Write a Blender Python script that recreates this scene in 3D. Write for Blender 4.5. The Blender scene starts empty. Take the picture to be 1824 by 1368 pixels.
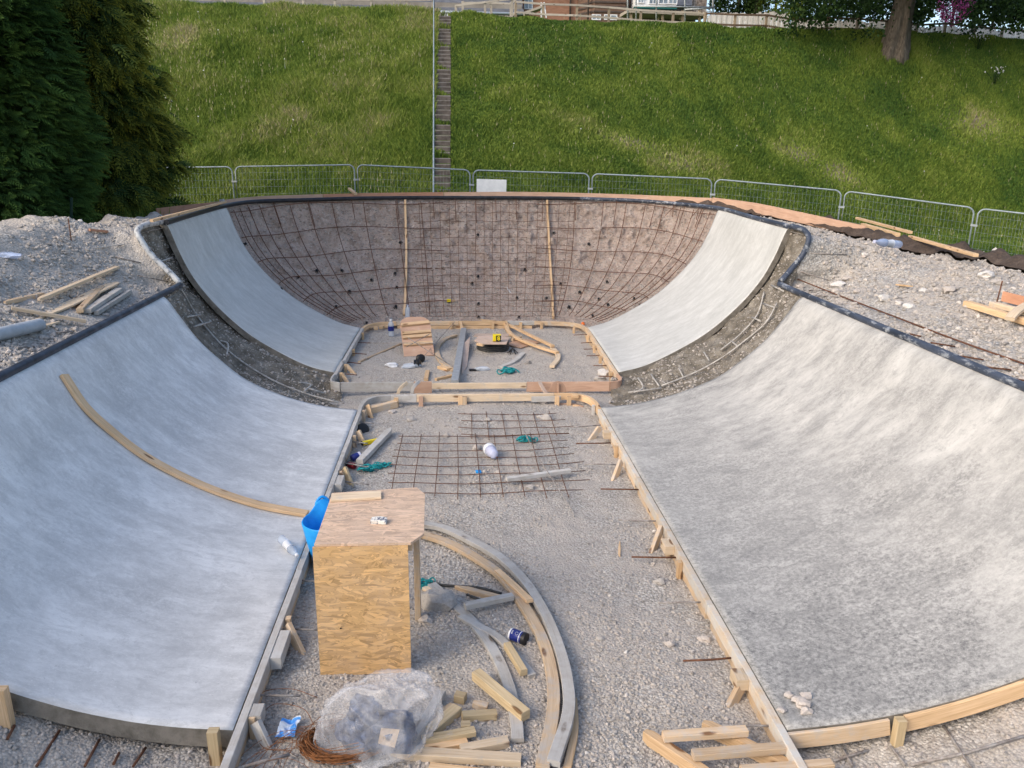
import bpy, bmesh, math, random
import numpy as np
from mathutils import Vector, Matrix
from mathutils.bvhtree import BVHTree

# ------------------------------------------------------------------ camera
SC = bpy.context.scene
COL = SC.collection
random.seed(7)
RNG = np.random.default_rng(11)
CAMP = np.array([-.319, 0.0, 3.4])
PITCH, YAW, ROLL, FPX = .2809, .072, .0127, 1400.0     # photo is 1824 x 1368
cp, sp = math.cos(PITCH), math.sin(PITCH)
FW = np.array([math.sin(YAW) * cp, math.cos(YAW) * cp, -sp])
R0 = np.array([math.cos(YAW), -math.sin(YAW), 0.0])
U0 = np.cross(R0, FW)
RT = math.cos(ROLL) * R0 + math.sin(ROLL) * U0
UP = -math.sin(ROLL) * R0 + math.cos(ROLL) * U0
cam = bpy.data.cameras.new('camera')
co = bpy.data.objects.new('camera', cam)
COL.objects.link(co)
cam.sensor_fit = 'HORIZONTAL'
cam.sensor_width = 36.0
cam.lens = 36.0 * FPX / 1824.0
cam.clip_start, cam.clip_end = .05, 600.0
m = Matrix(((RT[0], UP[0], -FW[0], CAMP[0]), (RT[1], UP[1], -FW[1], CAMP[1]), (RT[2], UP[2], -FW[2], CAMP[2]), (0, 0, 0, 1)))
co.matrix_world = m
SC.camera = co

# ------------------------------------------------------------------ sky, sun, exposure
SUN_EL, SUN_AZ = math.radians(36), math.radians(-122)     # azimuth measured from +Y towards +X
w = bpy.data.worlds.new('World')
SC.world = w
w.use_nodes = True
nt = w.node_tree
bg = nt.nodes['Background']
sky = nt.nodes.new('ShaderNodeTexSky')
sky.sky_type = 'NISHITA'
sky.sun_disc = False
sky.sun_elevation = SUN_EL
sky.sun_rotation = SUN_AZ
sky.air_density, sky.dust_density, sky.ozone_density = 1.0, 3.0, 1.0
nt.links.new(sky.outputs[0], bg.inputs[0])
bg.inputs[1].default_value = .145
sl = bpy.data.lights.new('sun', 'SUN')
sl.energy, sl.angle, sl.color = .64, math.radians(28), (1.0, .88, .70)
so = bpy.data.objects.new('sun', sl)
COL.objects.link(so)
sd = Vector((math.sin(SUN_AZ) * math.cos(SUN_EL), math.cos(SUN_AZ) * math.cos(SUN_EL), math.sin(SUN_EL)))
so.rotation_euler = sd.to_track_quat('Z', 'Y').to_euler()
so.location = sd * 60
SC.view_settings.view_transform = 'Standard'
SC.view_settings.look = 'None'
SC.view_settings.exposure = 1.03
SC.view_settings.gamma = 1.0


# ------------------------------------------------------------------ helpers: photo pixel -> place
def ray(x, y):
    return FW + RT * (x - 912) / FPX - UP * (y - 684) / FPX


def onz(x, y, z=0.0):
    d = ray(x, y)
    return CAMP + (z - CAMP[2]) / d[2] * d


def ony(x, y, Y):
    d = ray(x, y)
    return CAMP + Y / d[1] * d


def hit(x, y, bvh):
    d = Vector(ray(x, y)).normalized()
    p, n, i, t = bvh.ray_cast(Vector(CAMP), d)
    return np.array(p) if p is not None else None


def sm(a, b, x):
    t = np.clip((x - a) / (b - a), 0, 1)
    return t * t * (3 - 2 * t)


def catmull(pts, n=8, closed=False):
    P = [np.array(p, float) for p in pts]
    out = []
    for i in range(len(P) - 1):
        p0 = P[i - 1] if i > 0 else 2 * P[0] - P[1]
        p1, p2 = P[i], P[i + 1]
        p3 = P[i + 2] if i + 2 < len(P) else 2 * P[-1] - P[-2]
        for k in range(n):
            t = k / n
            out.append(.5 * ((2 * p1) + (-p0 + p2) * t + (2 * p0 - 5 * p1 + 4 * p2 - p3) * t * t + (-p0 + 3 * p1 - 3 * p2 + p3) * t ** 3))
    out.append(P[-1])
    return out


def _hash(ix, iy, iz, seed):
    h = (ix.astype(np.uint64) * np.uint64(374761393) + iy.astype(np.uint64) * np.uint64(668265263) + iz.astype(np.uint64) * np.uint64(2147483647) + np.uint64(seed * 1274126177)) & np.uint64(0xffffffff)
    h = ((h ^ (h >> np.uint64(13))) * np.uint64(1274126177)) & np.uint64(0xffffffff)
    h = (h ^ (h >> np.uint64(16))) & np.uint64(0xffff)
    return h.astype(float) / 65535.0


def vnoise(P, scale=1.0, seed=1):
    Q = np.asarray(P, float) * scale + 1000.0
    i = np.floor(Q).astype(np.int64)
    f = Q - i
    f = f * f * (3 - 2 * f)
    r = 0
    for dx in (0, 1):
        for dy in (0, 1):
            for dz in (0, 1):
                wgt = (f[:, 0] if dx else 1 - f[:, 0]) * (f[:, 1] if dy else 1 - f[:, 1]) * (f[:, 2] if dz else 1 - f[:, 2])
                r = r + wgt * _hash(i[:, 0] + dx, i[:, 1] + dy, i[:, 2] + dz, seed)
    return r * 2 - 1


def fbm(P, scale=1.0, octaves=4, seed=1, gain=.5):
    a, s, r = 1.0, scale, 0
    for k in range(octaves):
        r = r + a * vnoise(P, s, seed + k)
        a *= gain
        s *= 2.03
    return r


# ------------------------------------------------------------------ helpers: objects
def tag(o, label=None, cat=None, group=None, kind=None):
    if label: o['label'] = label
    if cat: o['category'] = cat
    if group: o['group'] = group
    if kind: o['kind'] = kind
    return o


def thing(name, loc, label, cat, group=None):
    o = bpy.data.objects.new(name, None)
    o.empty_display_size = .1
    COL.objects.link(o)
    o.location = Vector([float(v) for v in loc])
    return tag(o, label, cat, group)


def base_of(o):
    p = Vector((0, 0, 0))
    while o is not None:
        p = p + o.location
        o = o.parent
    return p


def link_mesh(name, me, mat, parent, origin):
    for mm in (mat if isinstance(mat, (list, tuple)) else [mat]):
        me.materials.append(mm)
    o = bpy.data.objects.new(name, me)
    COL.objects.link(o)
    if parent is not None:
        o.parent = parent
        o.location = Vector(origin) - base_of(parent)
    else:
        o.location = Vector(origin)
    return o


def rect_section(w_, h_, c=.003):
    a, b = w_ / 2, h_ / 2
    c = min(c, a * .4, b * .4)
    return [(-a + c, -b), (a - c, -b), (a, -b + c), (a, b - c), (a - c, b), (-a + c, b), (-a, b - c), (-a, -b + c)]


def circ_section(r, n=8):
    return [(r * math.cos(2 * math.pi * k / n), r * math.sin(2 * math.pi * k / n)) for k in range(n)]


class MB:
    """collects shapes in world coordinates and links them as one mesh object"""

    def __init__(s):
        s.v, s.f, s.uv, s.mi, s.sm = [], [], [], [], []

    def face(s, idx, uv=None, mi=0, smooth=False):
        s.f.append(list(idx))
        s.uv.append(uv or [(0, 0)] * len(idx))
        s.mi.append(mi)
        s.sm.append(smooth)

    def sweep(s, path, sec, up=(0, 0, 1), scales=None, mi=0, smooth=False, closed=False, caps=True, uoff=None):
        P = [np.array(p, float) for p in path]
        n, k = len(P), len(sec)
        upv = np.array(up, float)
        base = len(s.v)
        u = [0.0]
        for i in range(1, n):
            u.append(u[-1] + np.linalg.norm(P[i] - P[i - 1]))
        uo = random.random() * 7 if uoff is None else uoff
        per = [0.0]
        for j in range(k):
            a, b = sec[j], sec[(j + 1) % k]
            per.append(per[-1] + math.hypot(a[0] - b[0], a[1] - b[1]))
        for i in range(n):
            if closed:
                t = P[(i + 1) % n] - P[i - 1]
            else:
                t = P[min(i + 1, n - 1)] - P[max(i - 1, 0)]
            t = t / (np.linalg.norm(t) + 1e-9)
            uu = upv if np.ndim(up) == 1 else np.array(up[i], float)
            sd_ = np.cross(t, uu)
            if np.linalg.norm(sd_) < 1e-3:
                sd_ = np.cross(t, np.array([1.0, .2, 0]))
            sd_ /= np.linalg.norm(sd_)
            u2 = np.cross(sd_, t)
            sc_ = scales[i] if scales is not None else (1, 1)
            for (a, b) in sec:
                s.v.append(P[i] + sd_ * a * sc_[0] + u2 * b * sc_[1])
        m_ = n if closed else n - 1
        for i in range(m_):
            i2 = (i + 1) % n
            for j in range(k):
                j2 = (j + 1) % k
                ua, ub = u[i] + uo, (u[i2] if i2 else u[-1] + .1) + uo
                s.face([base + i * k + j, base + i * k + j2, base + i2 * k + j2, base + i2 * k + j],
                       [(ua, per[j] + uo), (ua, per[j + 1] + uo), (ub, per[j + 1] + uo), (ub, per[j] + uo)], mi, smooth)
        if caps and not closed:
            for i, rev in ((0, True), (n - 1, False)):
                idx = [base + i * k + j for j in range(k)]
                q = [(sec[j][0] * .3 + uo, sec[j][1] + uo) for j in range(k)]
                if rev:
                    s.face(idx[::-1], q[::-1], mi)
                else:
                    s.face(idx, q, mi)
        return s

    def bar(s, p0, p1, w_, h_, up=(0, 0, 1), c=.003, tip0=1.0, tip1=1.0, mi=0, tipl=.12):
        p0, p1 = np.array(p0, float), np.array(p1, float)
        L = np.linalg.norm(p1 - p0)
        d = (p1 - p0) / max(L, 1e-6)
        path, sc_ = [p0, p1], [(1, 1), (1, 1)]
        tl = min(tipl, L * .45)
        if tip0 < 1:
            path = [p0, p0 + d * tl, p1]
            sc_ = [(tip0, max(tip0, .75)), (1, 1), (1, 1)]
        if tip1 < 1:
            path = path[:-1] + [p1 - d * tl, p1]
            sc_ = sc_[:-1] + [(1, 1), (tip1, max(tip1, .75))]
        return s.sweep(path, rect_section(w_, h_, c), up, sc_, mi)

    def rod(s, pts, r, n=6, mi=0, closed=False):
        P = [np.array(p, float) for p in pts]
        d = P[-1] - P[0]
        up = (0, 0, 1) if abs(d[2]) < .8 * (np.linalg.norm(d) + 1e-9) else (0.2, 1, 0)
        return s.sweep(P, circ_section(r, n), up, None, mi, True, closed)

    def lathe(s, prof, c, axis=(0, 0, 1), n=20, mi=0, smooth=True, caps=True):
        ax = np.array(axis, float)
        ax /= np.linalg.norm(ax)
        a = np.cross(ax, [0, 0, 1.0])
        if np.linalg.norm(a) < 1e-3:
            a = np.array([1.0, 0, 0])
        a /= np.linalg.norm(a)
        b = np.cross(ax, a)
        base = len(s.v)
        c = np.array(c, float)
        for (r, z) in prof:
            for k in range(n):
                t = 2 * math.pi * k / n
                s.v.append(c + ax * z + (a * math.cos(t) + b * math.sin(t)) * r)
        for i in range(len(prof) - 1):
            for k in range(n):
                k2 = (k + 1) % n
                s.face([base + i * n + k, base + i * n + k2, base + (i + 1) * n + k2, base + (i + 1) * n + k],
                       [(k / n, i), ((k + 1) / n, i), ((k + 1) / n, i + 1), (k / n, i + 1)], mi, smooth)
        if caps:
            s.face([base + k for k in range(n)][::-1], None, mi)
            s.face([base + (len(prof) - 1) * n + k for k in range(n)], None, mi)
        return s

    def raw(s, verts, faces, mi=0, smooth=False, uvs=None):
        b = len(s.v)
        s.v += [np.array(v, float) for v in verts]
        for i, f in enumerate(faces):
            s.face([b + j for j in f], uvs[i] if uvs else None, mi, smooth)
        return s

    def prism(s, poly, th, mi=0, uvs=1.0):
        """a flat outline (coplanar world points) with thickness th along its normal (downwards)"""
        P = [np.array(p, float) for p in poly]
        nrm = np.zeros(3)
        for i in range(len(P)):
            nrm += np.cross(P[i], P[(i + 1) % len(P)])
        nrm /= np.linalg.norm(nrm)
        b = len(s.v)
        e1 = P[1] - P[0]
        e1 /= np.linalg.norm(e1)
        e2 = np.cross(nrm, e1)
        uo = random.random() * 5
        q = [((p - P[0]) @ e1 + uo, (p - P[0]) @ e2 + uo) for p in P]
        s.v += P + [p - nrm * th for p in P]
        n = len(P)
        s.face([b + i for i in range(n)], q, mi)
        s.face([b + n + i for i in range(n)][::-1], q[::-1], mi)
        for i in range(n):
            j = (i + 1) % n
            s.face([b + j, b + i, b + n + i, b + n + j], [q[j], q[i], (q[i][0], q[i][1] + th), (q[j][0], q[j][1] + th)], mi)
        return s

    def build(s, name, mat, parent=None, origin=None):
        V = np.array(s.v, float)
        if origin is None:
            origin = base_of(parent) if parent is not None else (float(V[:, 0].mean()), float(V[:, 1].mean()), float(V[:, 2].min()))
        o3 = np.array([float(q) for q in origin])
        me = bpy.data.meshes.new(name)
        me.from_pydata([tuple(v) for v in (V - o3)], [], s.f)
        uvl = me.uv_layers.new(name='UVMap')
        uvl.data.foreach_set('uv', np.array([c for q in s.uv for c in q], dtype=np.float32).ravel())
        me.polygons.foreach_set('material_index', np.array(s.mi, dtype=np.int32))
        me.polygons.foreach_set('use_smooth', np.array(s.sm, dtype=bool))
        me.update()
        return link_mesh(name, me, mat, parent, origin)


def grid_mesh(name, V, nu, nv, mat, smooth=True, parent=None, col=None):
    """V: nu*nv world points, row major"""
    V = np.asarray(V, float)
    i = np.arange((nu - 1) * (nv - 1))
    r, c = i // (nv - 1), i % (nv - 1)
    a = r * nv + c
    F = np.stack([a, a + 1, a + nv + 1, a + nv], 1)
    return np_mesh(name, V, F, mat, smooth, parent, col)


def np_mesh(name, V, F, mat, smooth=False, parent=None, col=None):
    V = np.asarray(V, np.float32)
    F = np.asarray(F, np.int32)
    me = bpy.data.meshes.new(name)
    k = F.shape[1]
    me.vertices.add(len(V))
    me.vertices.foreach_set('co', V.ravel())
    me.loops.add(F.size)
    me.loops.foreach_set('vertex_index', F.ravel())
    me.polygons.add(len(F))
    me.polygons.foreach_set('loop_start', np.arange(0, F.size, k, dtype=np.int32))
    me.polygons.foreach_set('loop_total', np.full(len(F), k, dtype=np.int32))
    me.polygons.foreach_set('use_smooth', np.full(len(F), smooth, dtype=bool))
    if col is not None:
        a = me.attributes.new('tint', 'FLOAT', 'POINT')
        a.data.foreach_set('value', np.asarray(col, np.float32))
    me.update(calc_edges=True)
    me.validate()
    if parent is None:
        return link_mesh(name, me, mat, None, (0, 0, 0))
    return link_shift(name, me, mat, parent)


def link_shift(name, me, mat, parent):
    me.transform(Matrix.Translation(-base_of(parent)))
    return link_mesh(name, me, mat, parent, base_of(parent))


def bvh_of(V, F):
    return BVHTree.FromPolygons([tuple(map(float, v)) for v in V], [tuple(map(int, f)) for f in F])


def grid_faces(nu, nv):
    i = np.arange((nu - 1) * (nv - 1))
    a = (i // (nv - 1)) * nv + i % (nv - 1)
    return np.stack([a, a + 1, a + nv + 1, a + nv], 1)


def ico(sub):
    b = bmesh.new()
    bmesh.ops.create_icosphere(b, subdivisions=sub, radius=1.0)
    V = np.array([v.co[:] for v in b.verts])
    F = np.array([[v.index for v in f.verts] for f in b.faces])
    b.free()
    return V, F


ICO1, ICO2, ICO3 = ico(1), ico(2), ico(3)


def rock_shape(seed, squash=(1, .8, .6), sub=2, rough=.35):
    V, F = {1: ICO1, 2: ICO2, 3: ICO3}[sub]
    d = 1 + rough * vnoise(V, 1.3, seed) + rough * .4 * vnoise(V, 3.1, seed + 9)
    return V * d[:, None] * np.array(squash), F


def rot3(n):
    """n random rotation matrices"""
    q = RNG.normal(size=(n, 4))
    q /= np.linalg.norm(q, axis=1)[:, None]
    a, b, c, d = q.T
    return np.stack([np.stack([1 - 2 * (c * c + d * d), 2 * (b * c - a * d), 2 * (b * d + a * c)], 1),
                     np.stack([2 * (b * c + a * d), 1 - 2 * (b * b + d * d), 2 * (c * d - a * b)], 1),
                     np.stack([2 * (b * d - a * c), 2 * (c * d + a * b), 1 - 2 * (b * b + c * c)], 1)], 1)


def sample_tris(V, Q, dens):
    """random points on quads Q with expected density dens(centres) per square metre"""
    V = np.asarray(V, float)
    T = np.concatenate([Q[:, [0, 1, 2]], Q[:, [0, 2, 3]]])
    a, b, c = V[T[:, 0]], V[T[:, 1]], V[T[:, 2]]
    n = np.cross(b - a, c - a)
    ar = np.linalg.norm(n, axis=1) / 2
    n = n / (2 * ar[:, None] + 1e-12)
    e = ar * dens((a + b + c) / 3)
    k = np.floor(e + RNG.random(len(e))).astype(int)
    idx = np.repeat(np.arange(len(T)), k)
    r1, r2 = np.sqrt(RNG.random(len(idx))), RNG.random(len(idx))
    p = (1 - r1)[:, None] * a[idx] + (r1 * (1 - r2))[:, None] * b[idx] + (r1 * r2)[:, None] * c[idx]
    return p, n[idx]


def inview(P, pad=60):
    d = P - CAMP
    z = d @ FW
    z = np.where(z < .1, .1, z)
    x, y = 912 + FPX * (d @ RT) / z, 684 - FPX * (d @ UP) / z
    return (d @ FW > .3) & (x > -pad) & (x < 1824 + pad) & (y > -pad) & (y < 1368 + pad)


# ------------------------------------------------------------------ materials (all procedural)
class NT:
    def __init__(s, name):
        s.m = bpy.data.materials.new(name)
        s.m.use_nodes = True
        s.t = s.m.node_tree
        s.b = s.t.nodes['Principled BSDF']

    def n(s, typ, **kw):
        nd = s.t.nodes.new('ShaderNode' + typ)
        for k, v in kw.items():
            if k.startswith('i_'):
                nd.inputs[k[2:].replace('_', ' ')].default_value = v
            else:
                setattr(nd, k, v)
        return nd

    def l(s, a, b):
        s.t.links.new(a, b)

    def coord(s, kind='Object', scale=(1, 1, 1), rot=(0, 0, 0)):
        if kind == 'World':
            src = s.n('NewGeometry').outputs['Position']
        else:
            src = s.n('TexCoord').outputs[kind]
        mp = s.n('Mapping')
        mp.inputs['Scale'].default_value = scale
        mp.inputs['Rotation'].default_value = rot
        s.l(src, mp.inputs['Vector'])
        return mp.outputs[0]

    def noise(s, vec, scale, detail=4, rough=.55, dist=0.0):
        nd = s.n('TexNoise')
        nd.inputs['Scale'].default_value = scale
        nd.inputs['Detail'].default_value = detail
        nd.inputs['Roughness'].default_value = rough
        nd.inputs['Distortion'].default_value = dist
        s.l(vec, nd.inputs['Vector'])
        return nd.outputs['Fac']

    def ramp(s, fac, stops, interp='LINEAR'):
        r = s.n('ValToRGB')
        r.color_ramp.interpolation = interp
        el = r.color_ramp.elements
        while len(el) < len(stops):
            el.new(.5)
        for e, (p, c) in zip(el, stops):
            e.position = p
            e.color = (c, c, c, 1) if isinstance(c, (int, float)) else (*c, 1)
        s.l(fac, r.inputs[0])
        return r.outputs[0]

    def mix(s, fac, a, b, mode='MIX'):
        x = s.n('Mix', data_type='RGBA', blend_type=mode)
        for sock, val in ((x.inputs[0], fac), (x.inputs[6], a), (x.inputs[7], b)):
            if isinstance(val, (int, float)):
                sock.default_value = val
            elif isinstance(val, tuple):
                sock.default_value = (*val, 1)
            else:
                s.l(val, sock)
        return x.outputs[2]

    def math(s, op, a, b=0.0):
        x = s.n('Math', operation=op)
        for sock, val in ((x.inputs[0], a), (x.inputs[1], b)):
            if isinstance(val, (int, float)):
                sock.default_value = val
            else:
                s.l(val, sock)
        return x.outputs[0]

    def bump(s, h, strength=.3, dist=.01):
        x = s.n('Bump')
        x.inputs['Strength'].default_value = strength
        x.inputs['Distance'].default_value = dist
        s.l(h, x.inputs['Height'])
        s.l(x.outputs[0], s.b.inputs['Normal'])

    def out(s, color, rough=.8, metal=0.0):
        if isinstance(color, tuple):
            s.b.inputs['Base Color'].default_value = (*color, 1)
        else:
            s.l(color, s.b.inputs['Base Color'])
        if isinstance(rough, (int, float)):
            s.b.inputs['Roughness'].default_value = rough
        else:
            s.l(rough, s.b.inputs['Roughness'])
        s.b.inputs['Metallic'].default_value = metal
        s.b.inputs['Specular IOR Level'].default_value = .3
        return s.m


def mottled(name, stops, scale=6, rough=.8, metal=0.0, bump=0.0, bscale=60, bd=.005, kind='Object', stretch=(1, 1, 1), detail=5):
    t = NT(name)
    c = t.coord(kind, stretch)
    f = t.noise(c, scale, detail, .62)
    if bump:
        t.bump(t.noise(c, bscale, 4, .6), bump, bd)
    return t.out(t.ramp(f, stops), rough, metal)


def plain(name, col, rough=.5, metal=0.0):
    d = tuple(v * .72 for v in col)
    return mottled(name, [(.3, d), (.62, col)], 14, rough, metal, .1, 90, .002)


def wood(name, light, mid, dark, dust=0.0, dustc=(.42, .40, .37), knots=True, grain=1.0):
    t = NT(name)
    uv = t.n('TexCoord').outputs['UV']
    rnd = t.n('ObjectInfo').outputs['Random']
    off = t.n('CombineXYZ')
    t.l(t.math('MULTIPLY', rnd, 37.0), off.inputs[0])
    t.l(t.math('MULTIPLY', rnd, 11.0), off.inputs[1])
    add = t.n('VectorMath', operation='ADD')
    t.l(uv, add.inputs[0])
    t.l(off.outputs[0], add.inputs[1])
    mp = t.n('Mapping')
    mp.inputs['Scale'].default_value = (1.6, 38 * grain, 1)
    t.l(add.outputs[0], mp.inputs['Vector'])
    g = t.noise(mp.outputs[0], 1.6, 5, .6, 1.2)
    col = t.ramp(g, [(.28, dark), (.47, mid), (.68, light)])
    mp2 = t.n('Mapping')
    mp2.inputs['Scale'].default_value = (1, 1, 1)
    t.l(add.outputs[0], mp2.inputs['Vector'])
    big = t.noise(mp2.outputs[0], 3.2, 3, .5)
    col = t.mix(t.ramp(big, [(.35, .0), (.7, .45)]), col, tuple(v * .72 for v in mid))
    if knots:
        mk = t.n('Mapping')
        mk.inputs['Scale'].default_value = (2.6, 8, 1)
        t.l(add.outputs[0], mk.inputs['Vector'])
        vo = t.n('TexVoronoi')
        vo.inputs['Scale'].default_value = 1.0
        t.l(mk.outputs[0], vo.inputs['Vector'])
        kf = t.ramp(vo.outputs['Distance'], [(.11, 1.0), (.18, 0.0)])
        col = t.mix(kf, col, (dark[0] * .45, dark[1] * .36, dark[2] * .3))
    if dust:
        c3 = t.coord('World')
        df = t.ramp(t.noise(c3, 7, 6, .68), [(.62 - .3 * dust, 0.0), (.74 - .12 * dust, min(1.0, .55 + dust * .5))])
        col = t.mix(df, col, dustc)
    hs = t.n('HueSaturation')
    t.l(col, hs.inputs['Color'])
    t.l(t.math('ADD', t.math('MULTIPLY', rnd, .35), .82), hs.inputs['Value'])
    t.bump(g, .25, .002)
    return t.out(hs.outputs[0], .72)


def osb(name, tint, grey=0.0):
    t = NT(name)
    uv = t.n('TexCoord').outputs['UV']
    wn = t.n('TexNoise')
    wn.inputs['Scale'].default_value = 7
    wn.inputs['Detail'].default_value = 3
    t.l(uv, wn.inputs['Vector'])
    warp = t.mix(.035, uv, wn.outputs['Color'], 'ADD')
    col = hgt = None
    for k, (rot, sx, sy, thr) in enumerate(((.15, 8, 46, 0), (-.6, 9, 50, .5), (.9, 11, 54, .62), (-1.15, 12, 52, .66), (.45, 8, 44, .6), (-.25, 7, 40, .62), (.05, 9, 60, .66))):
        rp = t.n('Mapping')
        rp.inputs['Rotation'].default_value = (0, 0, rot)
        rp.inputs['Location'].default_value = (3.1 * k + .3, 1.7 * k, 0)
        t.l(warp, rp.inputs['Vector'])
        mp = t.n('Mapping')
        mp.inputs['Scale'].default_value = (sx, sy, 1)
        t.l(rp.outputs[0], mp.inputs['Vector'])
        vo = t.n('TexVoronoi')
        vo.inputs['Scale'].default_value = 1.0
        t.l(mp.outputs[0], vo.inputs['Vector'])
        sep = t.n('SeparateColor')
        t.l(vo.outputs['Color'], sep.inputs[0])
        gr = t.n('Mapping')
        gr.inputs['Scale'].default_value = (4, 90, 1)
        t.l(rp.outputs[0], gr.inputs['Vector'])
        grain = t.noise(gr.outputs[0], 1.5, 3, .6)
        c = t.ramp(t.math('ADD', t.math('MULTIPLY', sep.outputs[0], .75), t.math('MULTIPLY', grain, .3)), [(0.08, tuple(v * .52 for v in tint)), (.3, tuple(v * .84 for v in tint)), (.62, tint), (1.0, tuple(min(1, v * 1.32) for v in tint))])
        ed = t.n('TexVoronoi', feature='DISTANCE_TO_EDGE')
        ed.inputs['Scale'].default_value = 1.0
        t.l(mp.outputs[0], ed.inputs['Vector'])
        c = t.mix(t.ramp(ed.outputs['Distance'], [(.0, .55), (.05, 0.0)]), c, tuple(v * .42 for v in tint))
        if col is None:
            col, hgt = c, sep.outputs[1]
        else:
            col = t.mix(t.ramp(sep.outputs[2], [(thr, 0.0), (thr + .02, 1.0)]), col, c)
    dk = t.ramp(t.noise(uv, 22, 4, .6), [(.30, .6), (.38, 0.0)])
    col = t.mix(dk, col, tuple(v * .5 for v in tint))
    d = t.ramp(t.noise(uv, 5, 6, .65), [(.42, max(grey - .15, 0)), (.65, max(grey, .18))])
    col = t.mix(d, col, (.50, .42, .37))
    t.bump(hgt, .3, .003)
    return t.out(col, .7)


def concrete_mat(name, base, dark, pale, stain=0.5, blotch=(.50, .72), spots=()):
    t = NT(name)
    c1 = t.coord('World')
    cs = t.coord('World', (.6, 1.25, .6))
    a = t.noise(cs, 2.6, 14, .76, .35)
    col = t.ramp(a, [(.34, tuple(.5 * d + .5 * b for d, b in zip(dark, base))), (.48, base), (.64, pale)])
    # trowel streaks along the curve
    st = t.ramp(t.noise(t.coord('World', (.42, 1.8, .42)), 6, 12, .8, .8), [(.50, 0.0), (.68, .30)])
    col = t.mix(st, col, pale)
    st2 = t.ramp(t.noise(t.coord('World', (.5, 1.5, .5)), 5, 12, .82, .6), [(.54, 0.0), (.72, .30)])
    col = t.mix(st2, col, tuple(.6 * d + .4 * b for d, b in zip(dark, base)))
    # damp blotches, broken up by fine speckle
    big = t.noise(t.coord('World', (.8, 1.2, .8)), .95, 7, .68, .3)
    sf = t.ramp(big, [(blotch[0], 0.0), (blotch[1], stain)])
    for (sx, sy, sr, sa) in spots:
        dv = t.n('VectorMath', operation='DISTANCE')
        t.l(c1, dv.inputs[0])
        dv.inputs[1].default_value = (sx, sy, .2)
        w_ = t.math('ADD', dv.outputs['Value'], t.math('MULTIPLY', t.math('SUBTRACT', t.noise(c1, 2.6, 7, .72), .5), 2.6))
        sf = t.math('MAXIMUM', sf, t.ramp(t.math('MULTIPLY', w_, .25 / sr), [(.22, sa), (.50, 0.0)]))
    fine = t.ramp(t.noise(c1, 30, 8, .78), [(.38, 1.0), (.60, .15)])
    col = t.mix(t.math('MULTIPLY', sf, fine), col, dark)
    mid = t.noise(t.coord('World', (.75, 1.15, .75), (0, 0, .0)), 7, 12, .84, .5)
    col = t.mix(t.ramp(mid, [(.40, .55), (.50, 0.0)]), col, tuple(.55 * d + .45 * b for d, b in zip(dark, base)))
    col = t.mix(t.ramp(mid, [(.53, 0.0), (.64, .45)]), col, pale)
    grit = t.ramp(t.noise(c1, 16, 8, .8), [(.56, 0.0), (.70, .5)])
    col = t.mix(grit, col, tuple(.75 * d + .25 * b for d, b in zip(dark, base)))
    sp_ = t.ramp(t.noise(c1, 75, 3, .6), [(.60, 0.0), (.70, .55)])
    col = t.mix(sp_, col, pale)
    pit = t.ramp(t.noise(c1, 42, 2, .5), [(.22, .65), (.29, 0.0)])
    col = t.mix(pit, col, dark)
    t.bump(t.noise(cs, 30, 8, .75), .22, .006)
    return t.out(col, t.ramp(a, [(.3, .6), (.7, .85)]))


def gravel_mat(name, a, b, c_, sand, scale=42, bump=.8, sandy=(.45, .62)):
    t = NT(name)
    c = t.coord('World')
    wn = t.noise(c, 14, 3, .6)
    vo = t.n('TexVoronoi')
    vo.inputs['Scale'].default_value = scale
    t.l(c, vo.inputs['Vector'])
    sep = t.n('SeparateColor')
    t.l(vo.outputs['Color'], sep.inputs[0])
    col = t.ramp(sep.outputs[0], [(0, a), (.45, b), (.9, c_)])
    col = t.mix(t.ramp(vo.outputs['Distance'], [(.25, 0.0), (.75, .55)]), col, tuple(v * .6 for v in a))
    fine = t.noise(c, 150, 4, .7)
    sd_ = t.ramp(fine, [(.3, tuple(v * .75 for v in sand)), (.65, sand)])
    pt = t.ramp(t.noise(c, 1.6, 6, .7), [(sandy[0], 0.0), (sandy[1], .8)])
    col = t.mix(pt, col, sd_)
    big = t.noise(c, .6, 4, .6)
    col = t.mix(t.ramp(big, [(.35, .25), (.65, 0.0)]), col, tuple(v * .6 for v in sand))
    h = t.math('SUBTRACT', t.math('MULTIPLY', fine, .35), vo.outputs['Distance'])
    t.bump(h, bump, .016)
    return t.out(col, .92)


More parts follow.
